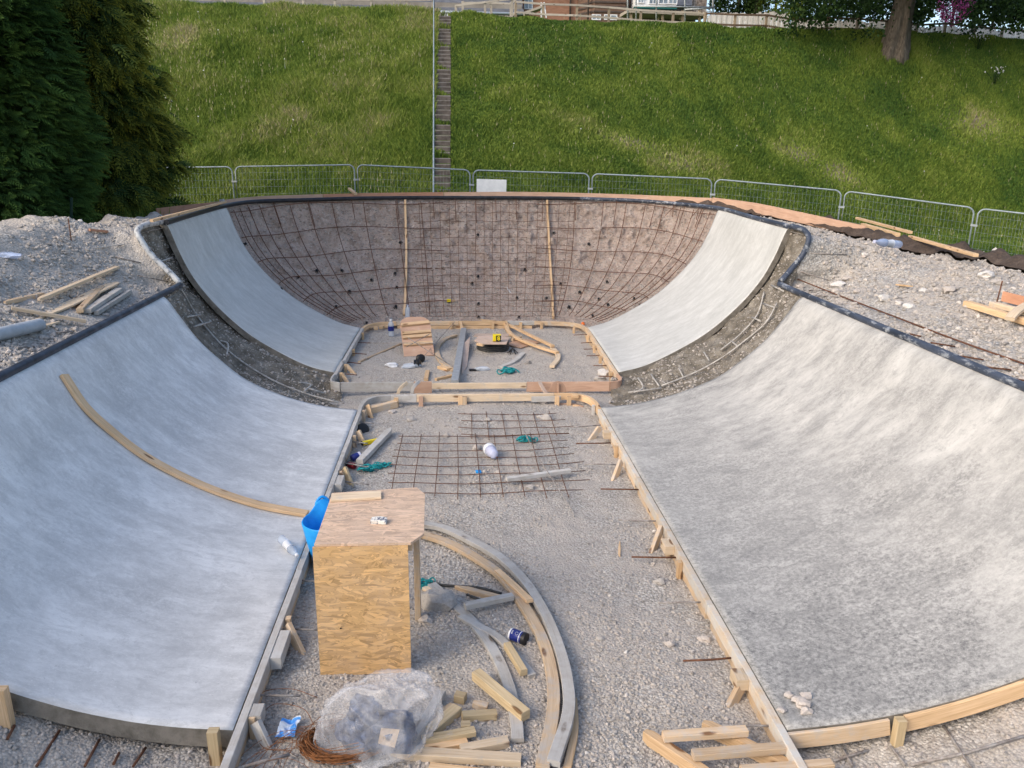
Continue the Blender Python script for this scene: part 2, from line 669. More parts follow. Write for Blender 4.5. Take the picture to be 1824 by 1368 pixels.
MW = dict(
    pine=wood('pine timber', (.70, .50, .315), (.60, .41, .235), (.43, .265, .135)),
    pine_dusty=wood('dusty pine timber', (.64, .49, .335), (.55, .40, .255), (.40, .265, .16), .45),
    form=wood('cement splashed formwork', (.64, .50, .34), (.55, .41, .265), (.40, .275, .165), .95, (.50, .48, .44)),
    pale=wood('pale sawn timber', (.70, .575, .42), (.62, .485, .335), (.47, .345, .225), .2),
    grey=wood('cement grey timber', (.50, .47, .43), (.43, .40, .36), (.31, .28, .24), .75, (.50, .49, .47)),
    ply=wood('pinkish plywood', (.52, .35, .25), (.47, .30, .21), (.38, .23, .155), .12, (.5, .4, .34), False, .35),
    ply_pale=wood('pale plywood', (.58, .45, .36), (.52, .39, .31), (.44, .32, .25), .3, (.5, .44, .4), False, .35),
    ply_red=wood('red brown plywood', (.54, .28, .175), (.48, .245, .15), (.40, .20, .12), .12, (.5, .4, .34), False, .35),
    greenish=wood('treated timber', (.58, .46, .29), (.49, .375, .22), (.35, .25, .14), .15),
    fencewood=wood('weathered fence timber', (.34, .28, .20), (.27, .215, .15), (.18, .14, .09), .2, (.36, .34, .3)),
    fencedark=wood('dark fence rail', (.17, .12, .085), (.12, .085, .06), (.08, .055, .04)),
    fencepale=wood('silvered fence timber', (.48, .44, .38), (.40, .36, .30), (.30, .26, .21)),
)
M_OSB = osb('orange strand board', (.60, .375, .17))
M_OSB_G = osb('dusty strand board', (.60, .41, .27), .34)
M_CONC_L = concrete_mat('pale concrete', (.575, .57, .558), (.33, .33, .328), (.73, .725, .71), .75, (.47, .67), ((-3.6, 8.6, .6, .45), (-3.9, 6.6, .5, .45), (-2.5, 8.2, .45, .4)))
M_CONC_R = concrete_mat('stained concrete', (.42, .408, .38), (.135, .133, .13), (.53, .515, .48), .85, (.45, .64), ((2.35, 4.45, .8, 1.0), (2.7, 5.1, .6, .9), (2.15, 6.1, .9, .75), (2.3, 7.6, .8, .7), (2.2, 9.1, .55, .55), (3.3, 5.6, .7, .5)))
M_CONC_B = concrete_mat('smooth pale concrete', (.475, .475, .45), (.33, .33, .31), (.565, .565, .54), .35, (.5, .74))
M_EDGE_SHADE = mottled('concrete edge with painted shade', [(.3, (.12, .108, .088)), (.6, (.235, .212, .18))], 9, .9, 0, .6, 50, .01, 'World')  # slab sides: their shade is painted in as a darker brown
M_GRAVEL = gravel_mat('crushed stone', (.27, .25, .225), (.43, .40, .36), (.62, .585, .535), (.50, .445, .39), 50, .7, (.38, .60))
M_DECK = gravel_mat('rubble fill', (.28, .26, .235), (.43, .405, .365), (.61, .58, .535), (.49, .44, .39), 34, .8, (.40, .58))
M_STONE = None
M_DIRT = None


def stone_mat(name, stops):
    t = NT(name)
    at = t.n('Attribute')
    at.attribute_name = 'tint'
    c = t.coord('World')
    col = t.ramp(at.outputs['Fac'], stops)
    col = t.mix(t.ramp(t.noise(c, 60, 4, .6), [(.3, .35), (.6, 0.0)]), col, tuple(v * .6 for v in stops[0][1]))
    return t.out(col, .92)


M_STONE = stone_mat('loose stones', [(0, (.24, .22, .20)), (.4, (.40, .37, .335)), (.75, (.49, .43, .38)), (1, (.62, .59, .55))])


def dirt_mat():
    t = NT('bare bowl dirt')
    c = t.coord('World')
    n1 = t.noise(c, 5, 7, .7)
    col = t.ramp(n1, [(.3, (.35, .265, .215)), (.5, (.56, .44, .375)), (.68, (.68, .57, .50))])
    vo = t.n('TexVoronoi')
    vo.inputs['Scale'].default_value = 24
    t.l(c, vo.inputs['Vector'])
    sep = t.n('SeparateColor')
    t.l(vo.outputs['Color'], sep.inputs[0])
    sel = t.math('MULTIPLY', t.ramp(sep.outputs[0], [(.55, 0.0), (.6, 1.0)]), t.ramp(vo.outputs['Distance'], [(.25, 1.0), (.5, 0.0)]))
    col = t.mix(sel, col, t.ramp(sep.outputs[1], [(0, (.40, .35, .31)), (1, (.70, .64, .58))]))
    holes = t.ramp(t.noise(t.coord('World', (1, 1, 2.2), (.5, 0, .4)), 10, 5, .65), [(.36, .8), (.43, 0.0)])
    col = t.mix(holes, col, (.20, .155, .13))
    t.bump(t.math('ADD', t.noise(c, 30, 6, .75), t.math('MULTIPLY', t.noise(c, 9, 3, .6), 1.4)), 1.0, .09)
    return t.out(col, .95)


M_DIRT = dirt_mat()
M_GAP = mottled('dark dug earth', [(.28, (.085, .073, .056)), (.5, (.185, .163, .132)), (.7, (.31, .285, .245))], 5, .95, 0, 1.0, 26, .04, 'World', (1, 1, 1), 8)  # dark brown mottled earth of the unpoured strips
M_SOIL = mottled('dark soil', [(.3, (.045, .033, .026)), (.55, (.085, .062, .048)), (.75, (.15, .115, .09))], 4, .95, 0, 1.0, 14, .06, 'World', (1, 1, 1), 8)
M_RUST = mottled('rusty steel', [(.3, (.060, .030, .020)), (.6, (.15, .066, .036)), (.75, (.25, .12, .065))], 30, .85, .1, .3, 160, .002)
M_RUST_O = mottled('orange rusty wire', [(.3, (.10, .042, .018)), (.6, (.26, .105, .038)), (.8, (.38, .17, .06))], 20, .85, .1)
M_REBAR_G = mottled('cement dusted rebar', [(.32, (.13, .10, .085)), (.52, (.28, .255, .235)), (.75, (.45, .43, .41))], 18, .85, .1, .4, 120, .003)
M_BLACK = plain('black plastic', (.018, .018, .02), .45)
M_PIPE = NT('steel coping')
_c = M_PIPE.coord('World', (1, .35, 1))
M_PIPE = M_PIPE.out(M_PIPE.mix(M_PIPE.ramp(M_PIPE.noise(_c, 11, 8, .7), [(.53, 0.0), (.62, .7)]), M_PIPE.ramp(M_PIPE.noise(_c, 4, 4, .6), [(.3, (.022, .028, .042)), (.7, (.075, .092, .13))]), (.40, .42, .44)), .5, .15)
M_PIPE_D = mottled('dark steel coping', [(.3, (.020, .024, .034)), (.55, (.05, .06, .082)), (.72, (.085, .10, .13)), (.80, (.34, .36, .38))], 7, .45, .2, kind='World', detail=8)
M_PIPE_P = NT('cement splashed coping')
_c = M_PIPE_P.coord('World')
M_PIPE_P = M_PIPE_P.out(M_PIPE_P.mix(M_PIPE_P.ramp(M_PIPE_P.noise(_c, 12, 8, .72), [(.36, 0.0), (.5, .95)]), (.10, .115, .14), (.50, .51, .51)), .6, .1)
M_PIPE_B = mottled('black coping', [(.3, (.012, .012, .014)), (.7, (.035, .036, .042))], 9, .42, .2, kind='World')
M_GALV = mottled('galvanised steel', [(.3, (.30, .33, .35)), (.65, (.46, .49, .51))], 9, .5, .35)
M_GALV_D = mottled('dull galvanised tube', [(.3, (.20, .24, .26)), (.65, (.34, .39, .41))], 5, .55, .3)
M_WHITE = mottled('white board', [(.3, (.66, .68, .68)), (.6, (.80, .81, .81))], 4, .5)
M_BLUE = NT('blue flexible plastic')
M_BLUE.b.inputs['Subsurface Weight'].default_value = .15
M_BLUE.b.inputs['Subsurface Radius'].default_value = (.02, .04, .08)
M_BLUE = M_BLUE.out(M_BLUE.ramp(M_BLUE.noise(M_BLUE.coord(), 9, 5, .6), [(.3, (.010, .25, .66)), (.7, (.022, .36, .82))]), .42)
M_TEAL = mottled('teal twine', [(.35, (.004, .13, .15)), (.65, (.015, .33, .34))], 60, .6)
M_YEL = plain('yellow plastic', (.78, .62, .02), .45)
M_RED = plain('red drinks can', (.25, .02, .025), .35, .3)
M_BLUECAN = plain('dark blue printed tin', (.018, .03, .19), .35)
M_LILAC = plain('lilac plastic', (.50, .52, .66), .4)
M_WHITEP = plain('white plastic', (.74, .75, .77), .45)
M_TAN = plain('tan putty', (.50, .37, .25), .7)
M_STEEL = plain('grey steel', (.42, .44, .45), .45, .4)
M_DUCT = mottled('grey corrugated duct', [(.3, (.30, .33, .36)), (.7, (.46, .49, .52))], 8, .6)
M_ORANGE = plain('orange plastic', (.80, .18, .03), .5)
M_GREENP = plain('dark green post', (.02, .05, .035), .5)
M_COIL = mottled('black rubber hose', [(.3, (.02, .02, .02)), (.7, (.06, .06, .058))], 20, .6)


def clear_plastic(name, tint, alpha, rough=.18):
    t = NT(name)
    t.b.inputs['Alpha'].default_value = alpha
    t.b.inputs['Coat Weight'].default_value = .4
    c = t.coord()
    t.bump(t.noise(c, 26, 5, .6, .6), .6, .01)
    return t.out(t.ramp(t.noise(c, 12, 4, .6), [(.3, tuple(v * .85 for v in tint)), (.7, tint)]), rough)


M_BOTTLE = clear_plastic('clear bottle plastic', (.72, .80, .90), .42, .12)
M_BOTTLE_B = clear_plastic('pale blue bottle plastic', (.58, .68, .90), .62, .15)
M_BAG = NT('clear polythene')
_c = M_BAG.coord()
_f = M_BAG.noise(_c, 4.5, 6, .65, .8)
M_BAG.bump(M_BAG.noise(_c, 6, 3, .5, 1.2), .25, .02)
M_BAG.l(M_BAG.ramp(_f, [(.34, .09), (.66, .44)]), M_BAG.b.inputs['Alpha'])
M_BAG = M_BAG.out((.66, .665, .69), .2)
M_BAG.node_tree.nodes['Principled BSDF'].inputs['Specular IOR Level'].default_value = .6
M_SHEETBLUE = mottled('dark blue sacking', [(.3, (.008, .011, .022)), (.5, (.030, .045, .095)), (.72, (.11, .16, .28))], 11, .45, 0, .8, 20, .02)


def packet_mat():
    t = NT('crumpled blue and white wrapper')
    c = t.coord()
    f = t.noise(c, 9, 2, .4, .4)
    return t.out(t.ramp(f, [(.44, (.62, .68, .74)), (.50, (.05, .23, .62)), (.62, (.10, .34, .72)), (.66, (.64, .68, .72))]), .4)


M_PACKET = packet_mat()
M_CIG = NT('white card packet')
M_CIG = M_CIG.out(M_CIG.ramp(M_CIG.noise(M_CIG.coord(), 45, 2, .5), [(.40, (.12, .13, .17)), (.47, (.62, .60, .55)), (.7, (.70, .68, .63))]), .5)


def grass_mat(name, stops, rough=.75, transl=0.0, attr='tint'):
    t = NT(name)
    at = t.n('Attribute')
    at.attribute_name = attr
    col = t.ramp(at.outputs['Fac'], stops)
    t.out(col, rough)
    t.b.inputs['Specular IOR Level'].default_value = .15
    if transl:
        tr = t.n('BsdfTranslucent')
        t.l(col, tr.inputs['Color'])
        mx = t.n('MixShader')
        mx.inputs[0].default_value = transl
        t.l(t.b.outputs[0], mx.inputs[1])
        t.l(tr.outputs[0], mx.inputs[2])
        o = [n for n in t.t.nodes if n.type == 'OUTPUT_MATERIAL'][0]
        t.l(mx.outputs[0], o.inputs['Surface'])
    return t.m


M_GRASS = grass_mat('grass blades', [(0, (.030, .085, .020)), (.3, (.080, .140, .024)), (.55, (.160, .226, .036)), (.75, (.245, .295, .066)), (.9, (.36, .33, .16)), (1, (.45, .38, .26))], .7, .25)
M_TURF = NT('turf under the grass')
_c = M_TURF.coord('World')
_at = M_TURF.n('Attribute')
_at.attribute_name = 'tint'
M_TURF.bump(M_TURF.noise(_c, 12, 8, .7), .8, .08)
M_TURF = M_TURF.out(M_TURF.mix(_at.outputs['Fac'], M_TURF.ramp(M_TURF.noise(_c, 2.2, 8, .65), [(.3, (.045, .075, .020)), (.5, (.085, .125, .030)), (.7, (.14, .15, .055))]), M_TURF.ramp(M_TURF.noise(_c, 5, 8, .7), [(.35, (.16, .125, .085)), (.6, (.30, .25, .19))])), .95)
M_CYPRESS = grass_mat('dark conifer sprays', [(0, (.014, .032, .010)), (.45, (.042, .092, .022)), (.8, (.085, .16, .034)), (1, (.14, .21, .045))], .8, .1)
M_GOLDEN = grass_mat('golden conifer sprays', [(0, (.012, .026, .010)), (.4, (.034, .068, .017)), (.7, (.13, .16, .030)), (1, (.36, .35, .05))], .8, .1)
M_LEAF = grass_mat('broad leaves', [(0, (.012, .030, .010)), (.5, (.032, .070, .018)), (1, (.075, .125, .028))], .6, .25)
M_LEAFY = grass_mat('yellow green hedge leaves', [(0, (.05, .09, .012)), (.5, (.16, .21, .02)), (1, (.30, .32, .04))], .6, .25)
M_LEAFD = grass_mat('dark hedge leaves', [(0, (.010, .022, .010)), (.5, (.025, .055, .016)), (1, (.06, .10, .025))], .6, .2)
M_PINK = grass_mat('pink blossom', [(0, (.32, .05, .20)), (.5, (.55, .14, .38)), (1, (.75, .34, .60))], .6, .25)
M_BARK = mottled('tree bark', [(.3, (.055, .045, .035)), (.55, (.14, .115, .09)), (.75, (.25, .215, .175))], 5, .95, 0, 1.0, 10, .08, 'Object', (2.2, 2.2, .45), 7)
M_STAIR = mottled('old stair concrete', [(.3, (.065, .055, .048)), (.6, (.14, .12, .105))], 4, .95, 0, .4, 30, .01, 'World')
M_STAIRT = mottled('worn step nosing', [(.3, (.15, .135, .12)), (.6, (.27, .25, .23))], 4, .95, 0, .4, 30, .01, 'World')

M_SEED = grass_mat('seed heads', [(0, (.10, .15, .03)), (.7, (.30, .30, .13)), (.95, (.46, .40, .26)), (1, (.80, .80, .76))], .7, .2)
M_REBAR_P = mottled('cement coated rebar', [(.32, (.26, .235, .21)), (.52, (.42, .40, .37)), (.75, (.55, .53, .50))], 18, .9, 0, .4, 120, .003)


# ------------------------------------------------------------------ bowl geometry
ZF = -.16
PROF_N = np.array([(0, 0), (.137, .025), (.27, .07), (.42, .15), (.58, .275), (.71, .445), (.82, .62), (.92, .84), (.97, .96), (1, 1.0)])
PROF_B = np.array([(0, 0), (.158, .04), (.336, .13), (.54, .265), (.725, .45), (.85, .625), (.925, .79), (.98, .96), (1, 1.0)])


def prof_fn(P, n=400):
    pts = np.array(catmull(P, 40))
    d = np.r_[0, np.cumsum(np.hypot(*np.diff(pts, axis=0).T))]
    d /= d[-1]
    return lambda v: np.stack([np.interp(v, d, pts[:, 0]), np.interp(v, d, pts[:, 1])], -1)


PN, PB = prof_fn(PROF_N), prof_fn(PROF_B)
FLX = {-1: -1.71, 1: 1.71}
NEAR_H = 1.52


def cop_x(side, y):
    return np.interp(y, [0, 6.7, 12.05], [-4.15, -4.2, -4.36]) if side < 0 else np.interp(y, [0, 6.5, 12.2], [4.5, 4.56, 4.7])


def near_pt(side, y, v, off=0.0, yend=None):
    """point of the near wall: v runs 0 (floor lip) to 1 (coping); off = how far behind the skate surface"""
    ab = PN(np.atleast_1d(v))
    run = abs(cop_x(side, y)) - 1.71
    x = 1.71 + ab[:, 0] * run + off * .8 * ab[:, 1]
    z = ab[:, 1] * NEAR_H - off * (1 - .75 * ab[:, 1])
    return np.stack([side * x, np.full(len(ab), y) if np.ndim(y) == 0 else y, z], -1)


FL = [(-2.32, 12.5), (-2.31, 14.2), (-2.29, 16.0), (-2.22, 16.32), (-2.05, 16.55), (-1.75, 16.68), (-.8, 16.73), (.1, 16.73), (1.0, 16.73), (1.85, 16.7), (2.12, 16.58), (2.31, 16.35), (2.4, 16.0), (2.38, 14.2), (2.34, 12.4)]
CPG = [(-4.80, 12.7, 2.35), (-4.9, 14.3, 2.36), (-4.93, 16.5, 2.385), (-4.60, 17.55, 2.43), (-3.75, 18.2, 2.45), (-2.45, 18.85, 2.47), (-1.0, 19.27, 2.475), (.15, 19.42, 2.475), (1.25, 19.55, 2.475), (2.6, 19.5, 2.475), (3.95, 19.1, 2.46), (4.98, 18.25, 2.42), (5.33, 17.0, 2.39), (5.24, 14.8, 2.36), (5.12, 12.75, 2.35)]
_fl, _cp = np.array(catmull(FL, 16)), np.array(catmull(CPG, 16))
_tt = np.linspace(0, 14, len(_fl))


def bay_pt(t, v, off=0.0):
    t, v = np.atleast_1d(t), np.atleast_1d(v)
    f = np.stack([np.interp(t, _tt, _fl[:, k]) for k in (0, 1)], -1)
    c = np.stack([np.interp(t, _tt, _cp[:, k]) for k in (0, 1, 2)], -1)
    ab = PB(v)
    d = c[:, :2] - f
    L = np.linalg.norm(d, axis=1)[:, None]
    xy = f + d * ab[:, :1] + d / L * off * .85 * ab[:, 1:2]
    z = ab[:, 1] * c[:, 2] - off * (1 - .8 * ab[:, 1])
    return np.concatenate([xy, z[:, None]], 1)


def slab(name, top, bot, nu, nv, mats, label, cat, group=None):
    """closed concrete slab from two grids of points; sides carry the second material"""
    V = np.concatenate([top, bot])
    n = nu * nv
    G = grid_faces(nu, nv)
    F = [list(f) for f in G] + [[q + n for q in f[::-1]] for f in G]
    mi = [0] * len(G) + [1] * len(G)
    ring = [c for c in range(nv)] + [r * nv + nv - 1 for r in range(1, nu)] + [(nu - 1) * nv + c for c in range(nv - 2, -1, -1)] + [r * nv for r in range(nu - 2, 0, -1)]
    for a, b in zip(ring, ring[1:] + ring[:1]):
        F.append([b, a, a + n, b + n])
        mi.append(1)
    me = bpy.data.meshes.new(name)
    o = (float(V[:, 0].mean()), float(V[:, 1].mean()), float(V[:, 2].min()))
    me.from_pydata([tuple(map(float, p)) for p in V - np.array(o)], [], F)
    me.polygons.foreach_set('material_index', np.array(mi, dtype=np.int32))
    me.polygons.foreach_set('use_smooth', np.array([k == 0 for k in mi], dtype=bool))
    me.update()
    bm = bmesh.new()
    bm.from_mesh(me)
    bmesh.ops.recalc_face_normals(bm, faces=bm.faces)
    bm.to_mesh(me)
    bm.free()
    ob = link_mesh(name, me, mats, None, o)
    return tag(ob, label, cat, group)


NVN = 70
Y0N = {-1: 4.15, 1: 3.97}


def near_y(side, u, v):
    a = Y0N[side] + (0 if side < 0 else -.04) * v
    b = 10.52 + .42 * PN(np.atleast_1d(v))[:, 1]
    return a + (b - a) * u


RAMP_BVH = []
for side, lab, mt in ((-1, 'near left pale bluish concrete quarter pipe with a curved plank lying on it', M_CONC_L), (1, 'near right concrete quarter pipe with dark grey blotches and a few stones on it', M_CONC_R)):
    U, Vv = np.linspace(0, 1, 90), np.linspace(0, 1, NVN)
    top, bot = [], []
    for u in U:
        yy = near_y(side, u, Vv)
        a, b = near_pt(side, float(yy.mean()), Vv), near_pt(side, float(yy.mean()), Vv, .13)
        run = abs(cop_x(side, yy)) - 1.71
        ab = PN(Vv)
        a[:, 0] = side * (1.71 + ab[:, 0] * run)
        b[:, 0] = side * (1.71 + ab[:, 0] * run + .13 * .8 * ab[:, 1])
        a[:, 1] = b[:, 1] = yy
        wob = .006 * fbm(a, .9, 3, 5)
        wed = np.minimum(np.minimum(Vv / .06, (1 - Vv) / .06), 1) * min(u / .03, (1 - u) / .03, 1)
        a[:, 2] += wob * wed
        top.append(a)
        bot.append(b)
    top, bot = np.concatenate(top), np.concatenate(bot)
    slab('concrete_ramp', top, bot, len(U), NVN, [mt, M_EDGE_SHADE], lab, 'skate ramp', 'concrete walls of the skate bowl')
    RAMP_BVH.append(bvh_of(top, grid_faces(len(U), NVN)))
for t0, t1, lab in ((0.0, 1.98, 'smooth pale concrete wall strip on the left of the deep far bowl'), (12.02, 14.0, 'smooth pale concrete wall strip on the right of the deep far bowl')):
    U, Vv = np.linspace(t0, t1, 50), np.linspace(0, 1, 60)
    top = np.concatenate([bay_pt(np.full(60, u), Vv) for u in U])
    bot = np.concatenate([bay_pt(np.full(60, u), Vv, .12) for u in U])
    slab('concrete_ramp', top, bot, 50, 60, [M_CONC_B, M_EDGE_SHADE], lab, 'skate ramp', 'concrete walls of the skate bowl')

# ---- bare dirt wall of the deep bowl (the part not yet poured)
U, Vv = np.linspace(1.9, 12.1, 320), np.linspace(-.04, 1.0, 110)
W_ = []
for u in U:
    W_.append(bay_pt(np.full(110, u), np.clip(Vv, 0, 1), .10))
W_ = np.concatenate(W_)
W_[:, 2] -= np.tile(np.clip(-Vv, 0, 1) * 2, len(U))
amp = np.tile(np.minimum(1, (1 - Vv) / .05), len(U))
d = .05 * fbm(W_, 3.2, 4, 21) + (.095 * np.maximum(0, fbm(W_, 7, 4, 31)) - .05 * np.maximum(0, fbm(W_, 5.5, 3, 37) - .2)) * np.tile(.35 + .65 * sm(.25, .6, Vv), len(U))
W_[:, 1] -= d * amp * .9
W_[:, 2] += d * amp * .5
DIRT_V, DIRT_F = W_, grid_faces(320, 110)
tag(grid_mesh('bowl_dirt_wall', W_, 320, 110, M_DIRT), kind='structure')
DIRT_BVH = bvh_of(DIRT_V, DIRT_F)

# ---- unpoured gap between the near walls and the deep bowl, both sides
GAP_V, GAP_F, GAP_BVH = [], [], []
GTOP = {-1: [(-4.36, 10.75, 1.51), (-4.37, 11.35, 1.51), (-4.38, 11.74, 1.52), (-4.56, 11.86, 1.72), (-4.77, 11.9, 1.94), (-4.92, 11.93, 2.15), (-5.0, 12.02, 2.28), (-4.98, 12.3, 2.33), (-4.9, 12.9, 2.34)],
        1: [(4.70, 10.75, 1.51), (4.71, 11.4, 1.51), (4.73, 11.93, 1.53), (4.95, 12.03, 1.75), (5.12, 12.07, 1.98), (5.23, 12.13, 2.2), (5.24, 12.35, 2.32), (5.21, 12.6, 2.34), (5.17, 12.95, 2.34)]}
for side in (-1, 1):
    nu_, nv_ = 90, 120
    U, Vv = np.linspace(0, 1, nu_), np.linspace(-.05, 1, nv_)
    vc = np.clip(Vv, 0, 1)
    tc_ = np.array(catmull(GTOP[side], 12))
    arc_ = np.linspace(0, 1, len(tc_))
    P = []
    for u in U:
        top = np.array([np.interp(u, arc_, tc_[:, k]) for k in range(3)])
        fl = np.array([side * (1.75 + .55 * u), 10.42 + 2.2 * u])
        wgt = sm(.3, .75, u)
        ab = PN(vc) * (1 - wgt) + PB(vc) * wgt
        off = (.14 - .075 * u) * (1 - .6 * ab[:, 1])
        run = top[:2] - fl
        xy = fl + run * ab[:, :1]
        P.append(np.stack([xy[:, 0] + side * .10 * ab[:, 1] * (1 - ab[:, 1]) * 3, xy[:, 1], ab[:, 1] * top[2] - off * (ab[:, 1] < .995)], 1))
    P = np.concatenate(P)
    P[:, 2] -= np.tile(np.clip(-Vv, 0, 1) * 1.2, nu_)
    uu = np.repeat(U, nv_)
    dd = .035 * fbm(P, 2.5, 4, 41) + .028 * fbm(P, 9, 3, 47) - .08 * np.exp(-((uu - .42) / .25) ** 2)
    env = np.tile(np.clip((1 - Vv) / .10, 0, 1), nu_)
    P[:, 2] += dd * env
    P[:, 0] += side * (-.4) * dd * env
    tag(grid_mesh('dug_earth_gap', P, nu_, nv_, M_GAP), kind='structure')
    GAP_V.append(P)
    GAP_F.append(grid_faces(nu_, nv_))
    GAP_BVH.append(bvh_of(P, GAP_F[-1]))

# ---- crushed stone floor of the bowl
nx, ny = 180, 420
X, Y = np.meshgrid(np.linspace(-2.75, 2.75, nx), np.linspace(1.2, 17.1, ny))
P = np.stack([X.ravel(), Y.ravel(), np.full(X.size, ZF)], 1)
P[:, 2] += .022 * fbm(P, 1.6, 4, 3) + .008 * fbm(P, 9, 3, 8) + .03 * np.exp(-((P[:, 0] - .1) / .9) ** 2 - ((P[:, 1] - 10.5) / .5) ** 2)
P[:, 2] -= .05 * sm(1.5, 2.6, np.abs(P[:, 0])) * (P[:, 1] < 12)
FLOOR_V, FLOOR_F = P, grid_faces(ny, nx)
tag(grid_mesh('bowl_floor', P, ny, nx, M_GRAVEL), kind='structure')

# ---- gravel banks under the near end of the ramps
BANK = []
for side in (-1, 1):
    nu_, nv_ = 90, 120
    U, Vv = np.linspace(1.2, Y0N[side] + .25, nu_), np.linspace(0, 1, nv_)
    Q = []
    for u in U:
        a = near_pt(side, u, Vv, .19 + .10 * sm(0, 1.2, Y0N[side] - u))
        Q.append(a)
    Q = np.concatenate(Q)
    Q[:, 2] += .03 * fbm(Q, 2.2, 4, 51) + .015 * fbm(Q, 9, 3, 55)
    tag(grid_mesh('gravel_bank', Q, nu_, nv_, M_GRAVEL), kind='structure')
    BANK.append((Q, grid_faces(nu_, nv_)))

# ---- raised rubble deck round the bowl
DK = [((-4.15, 1.0, 1.50), (-9, 0, 2.2)), ((-4.17, 4.5, 1.5), (-8.6, 5, 2.3)), ((-4.2, 6.7, 1.50), (-7.6, 8.2, 2.38)), ((-4.29, 9.6, 1.50), (-6.9, 9.8, 2.42)), ((-4.36, 11.75, 1.50), (-6.5, 10.8, 2.42)),
      ((-4.62, 11.86, 1.78), (-6.35, 11.4, 2.42)), ((-4.86, 11.92, 2.1), (-6.2, 12.0, 2.42)), ((-4.97, 12.05, 2.27), (-6.05, 12.5, 2.4)), ((-4.83, 12.7, 2.32), (-5.8, 13.1, 2.4)), ((-4.93, 14.3, 2.33), (-5.7, 14.8, 2.30)),
      ((-4.96, 16.5, 2.36), (-6.2, 17.0, 2.12)), ((-4.6, 17.63, 2.40), (-5.6, 19.0, 2.16)), ((-3.07, 18.6, 2.44), (-3.7, 20.4, 2.24)), ((-1.4, 19.25, 2.445), (-1.6, 20.7, 2.28)), ((.185, 19.45, 2.445), (.2, 20.9, 2.28)),
      ((2.26, 19.65, 2.445), (2.6, 20.9, 2.28)), ((4.2, 19.05, 2.43), (4.7, 20.2, 2.25)), ((5.13, 18.13, 2.39), (6.1, 18.9, 2.20)), ((5.36, 17.0, 2.36), (6.95, 17.4, 2.10)), ((5.27, 14.8, 2.33), (7.4, 15.4, 2.0)),
      ((5.14, 12.75, 2.32), (7.55, 13.9, 1.97)), ((5.24, 12.2, 2.26), (7.7, 13.0, 1.94)), ((5.16, 12.08, 2.1), (7.75, 12.6, 1.99)), ((4.95, 12.04, 1.78), (7.75, 12.2, 1.96)), ((4.73, 11.95, 1.50), (7.75, 11.4, 1.92)),
      ((4.66, 9.6, 1.50), (7.7, 10.0, 1.85)), ((4.58, 6.5, 1.50), (7.9, 7.5, 1.72)), ((4.53, 4.2, 1.5), (8.2, 4, 1.66)), ((4.5, 1.0, 1.50), (8.6, 0, 1.6))]
INN = np.array(catmull([k[0] for k in DK], 14))
OUT = np.array(catmull([k[1] for k in DK], 14))
nu_, nv_ = len(INN), 64
S = np.linspace(0, 1, nv_)
Q = []
for i in range(nu_):
    a, b = INN[i], OUT[i]
    xy = a[:2] + (b[:2] - a[:2]) * S[:, None]
    Lr = np.linalg.norm(b[:2] - a[:2])
    zz = a[2] - .035 + (b[2] - a[2]) * sm(.0, .85, S)
    Q.append(np.concatenate([xy, zz[:, None]], 1))
Q = np.concatenate(Q)
e = np.tile(np.clip((S - .02) / .10, 0, 1), nu_)
Q[:, 2] += e * (.085 * fbm(Q, 1.1, 4, 61) + .038 * fbm(Q, 5, 3, 67) + .012 * fbm(Q, 17, 2, 69))
DECK_V, DECK_F = Q, grid_faces(nu_, nv_)
tag(grid_mesh('rubble_deck', Q, nu_, nv_, M_DECK), kind='structure')
OUTR = Q.reshape(nu_, nv_, 3)[:, -1]
# dark soil shoulder falling away outside the deck
Sk = np.linspace(0, 1, 26)
K = []
cen = np.array([0.0, 9.0])
for i in range(nu_):
    o = OUTR[i]
    dr = o[:2] - cen
    dr = dr / np.linalg.norm(dr)
    ln = 2.6
    xy = o[:2] + dr * (Sk * ln)[:, None]
    zend = -.6
    right = sm(3.0, 7.0, o[0])
    back = sm(17, 20, o[1])
    lip = (.20 * right + .06 * back) * np.exp(-((Sk - .12) / .1) ** 2)
    K.append(np.concatenate([xy, (o[2] + (zend - o[2]) * sm(.12, 1, Sk) + lip)[:, None]], 1))
K = np.concatenate(K)
ek = np.tile(np.clip(Sk / .08, 0, 1), nu_)
K[:, 2] += ek * (.07 * fbm(K, 1.3, 4, 71) + .04 * fbm(K, 5, 3, 75))
_sp = int(np.argmax((OUTR[:, 0] > -6.3) & (OUTR[:, 1] > 15.5)))
tag(grid_mesh('rubble_shoulder', K[:(_sp + 1) * 26], _sp + 1, 26, M_DECK), kind='structure')
tag(grid_mesh('soil_shoulder', K[_sp * 26:], nu_ - _sp, 26, M_SOIL), kind='structure')

# ------------------------------------------------------------------ grassy ground, hill and plateau
def hill_z(x, y):
    zb = 1.05 - .055 * np.clip(x, 0, 14) + .02 * np.clip(-x, 0, 20)
    d0 = 24.6 + .42 * np.clip(x - 3.5, 0, 18)
    d1 = 43.5 + 0 * x
    zt = 10.35 - .014 * np.clip(x + 10, -20, 50)
    t = np.clip((y - d0) / (d1 - d0), 0, 1)
    pr = np.where(t < .1, 4.2 * t * t, t * 1.0 + (.042 - .1) * np.clip((1 - t) / .9, 0, 1))
    pr = np.clip(pr, 0, 1)
    z = zb + (zt - zb) * pr + np.clip(y - d1, 0, 12) * .018
    hole = sm(1.32, 1.06, np.sqrt((x / 7.6) ** 2 + ((y - 9) / 13.0) ** 2))
    return z * (1 - hole) + (-1.3) * hole


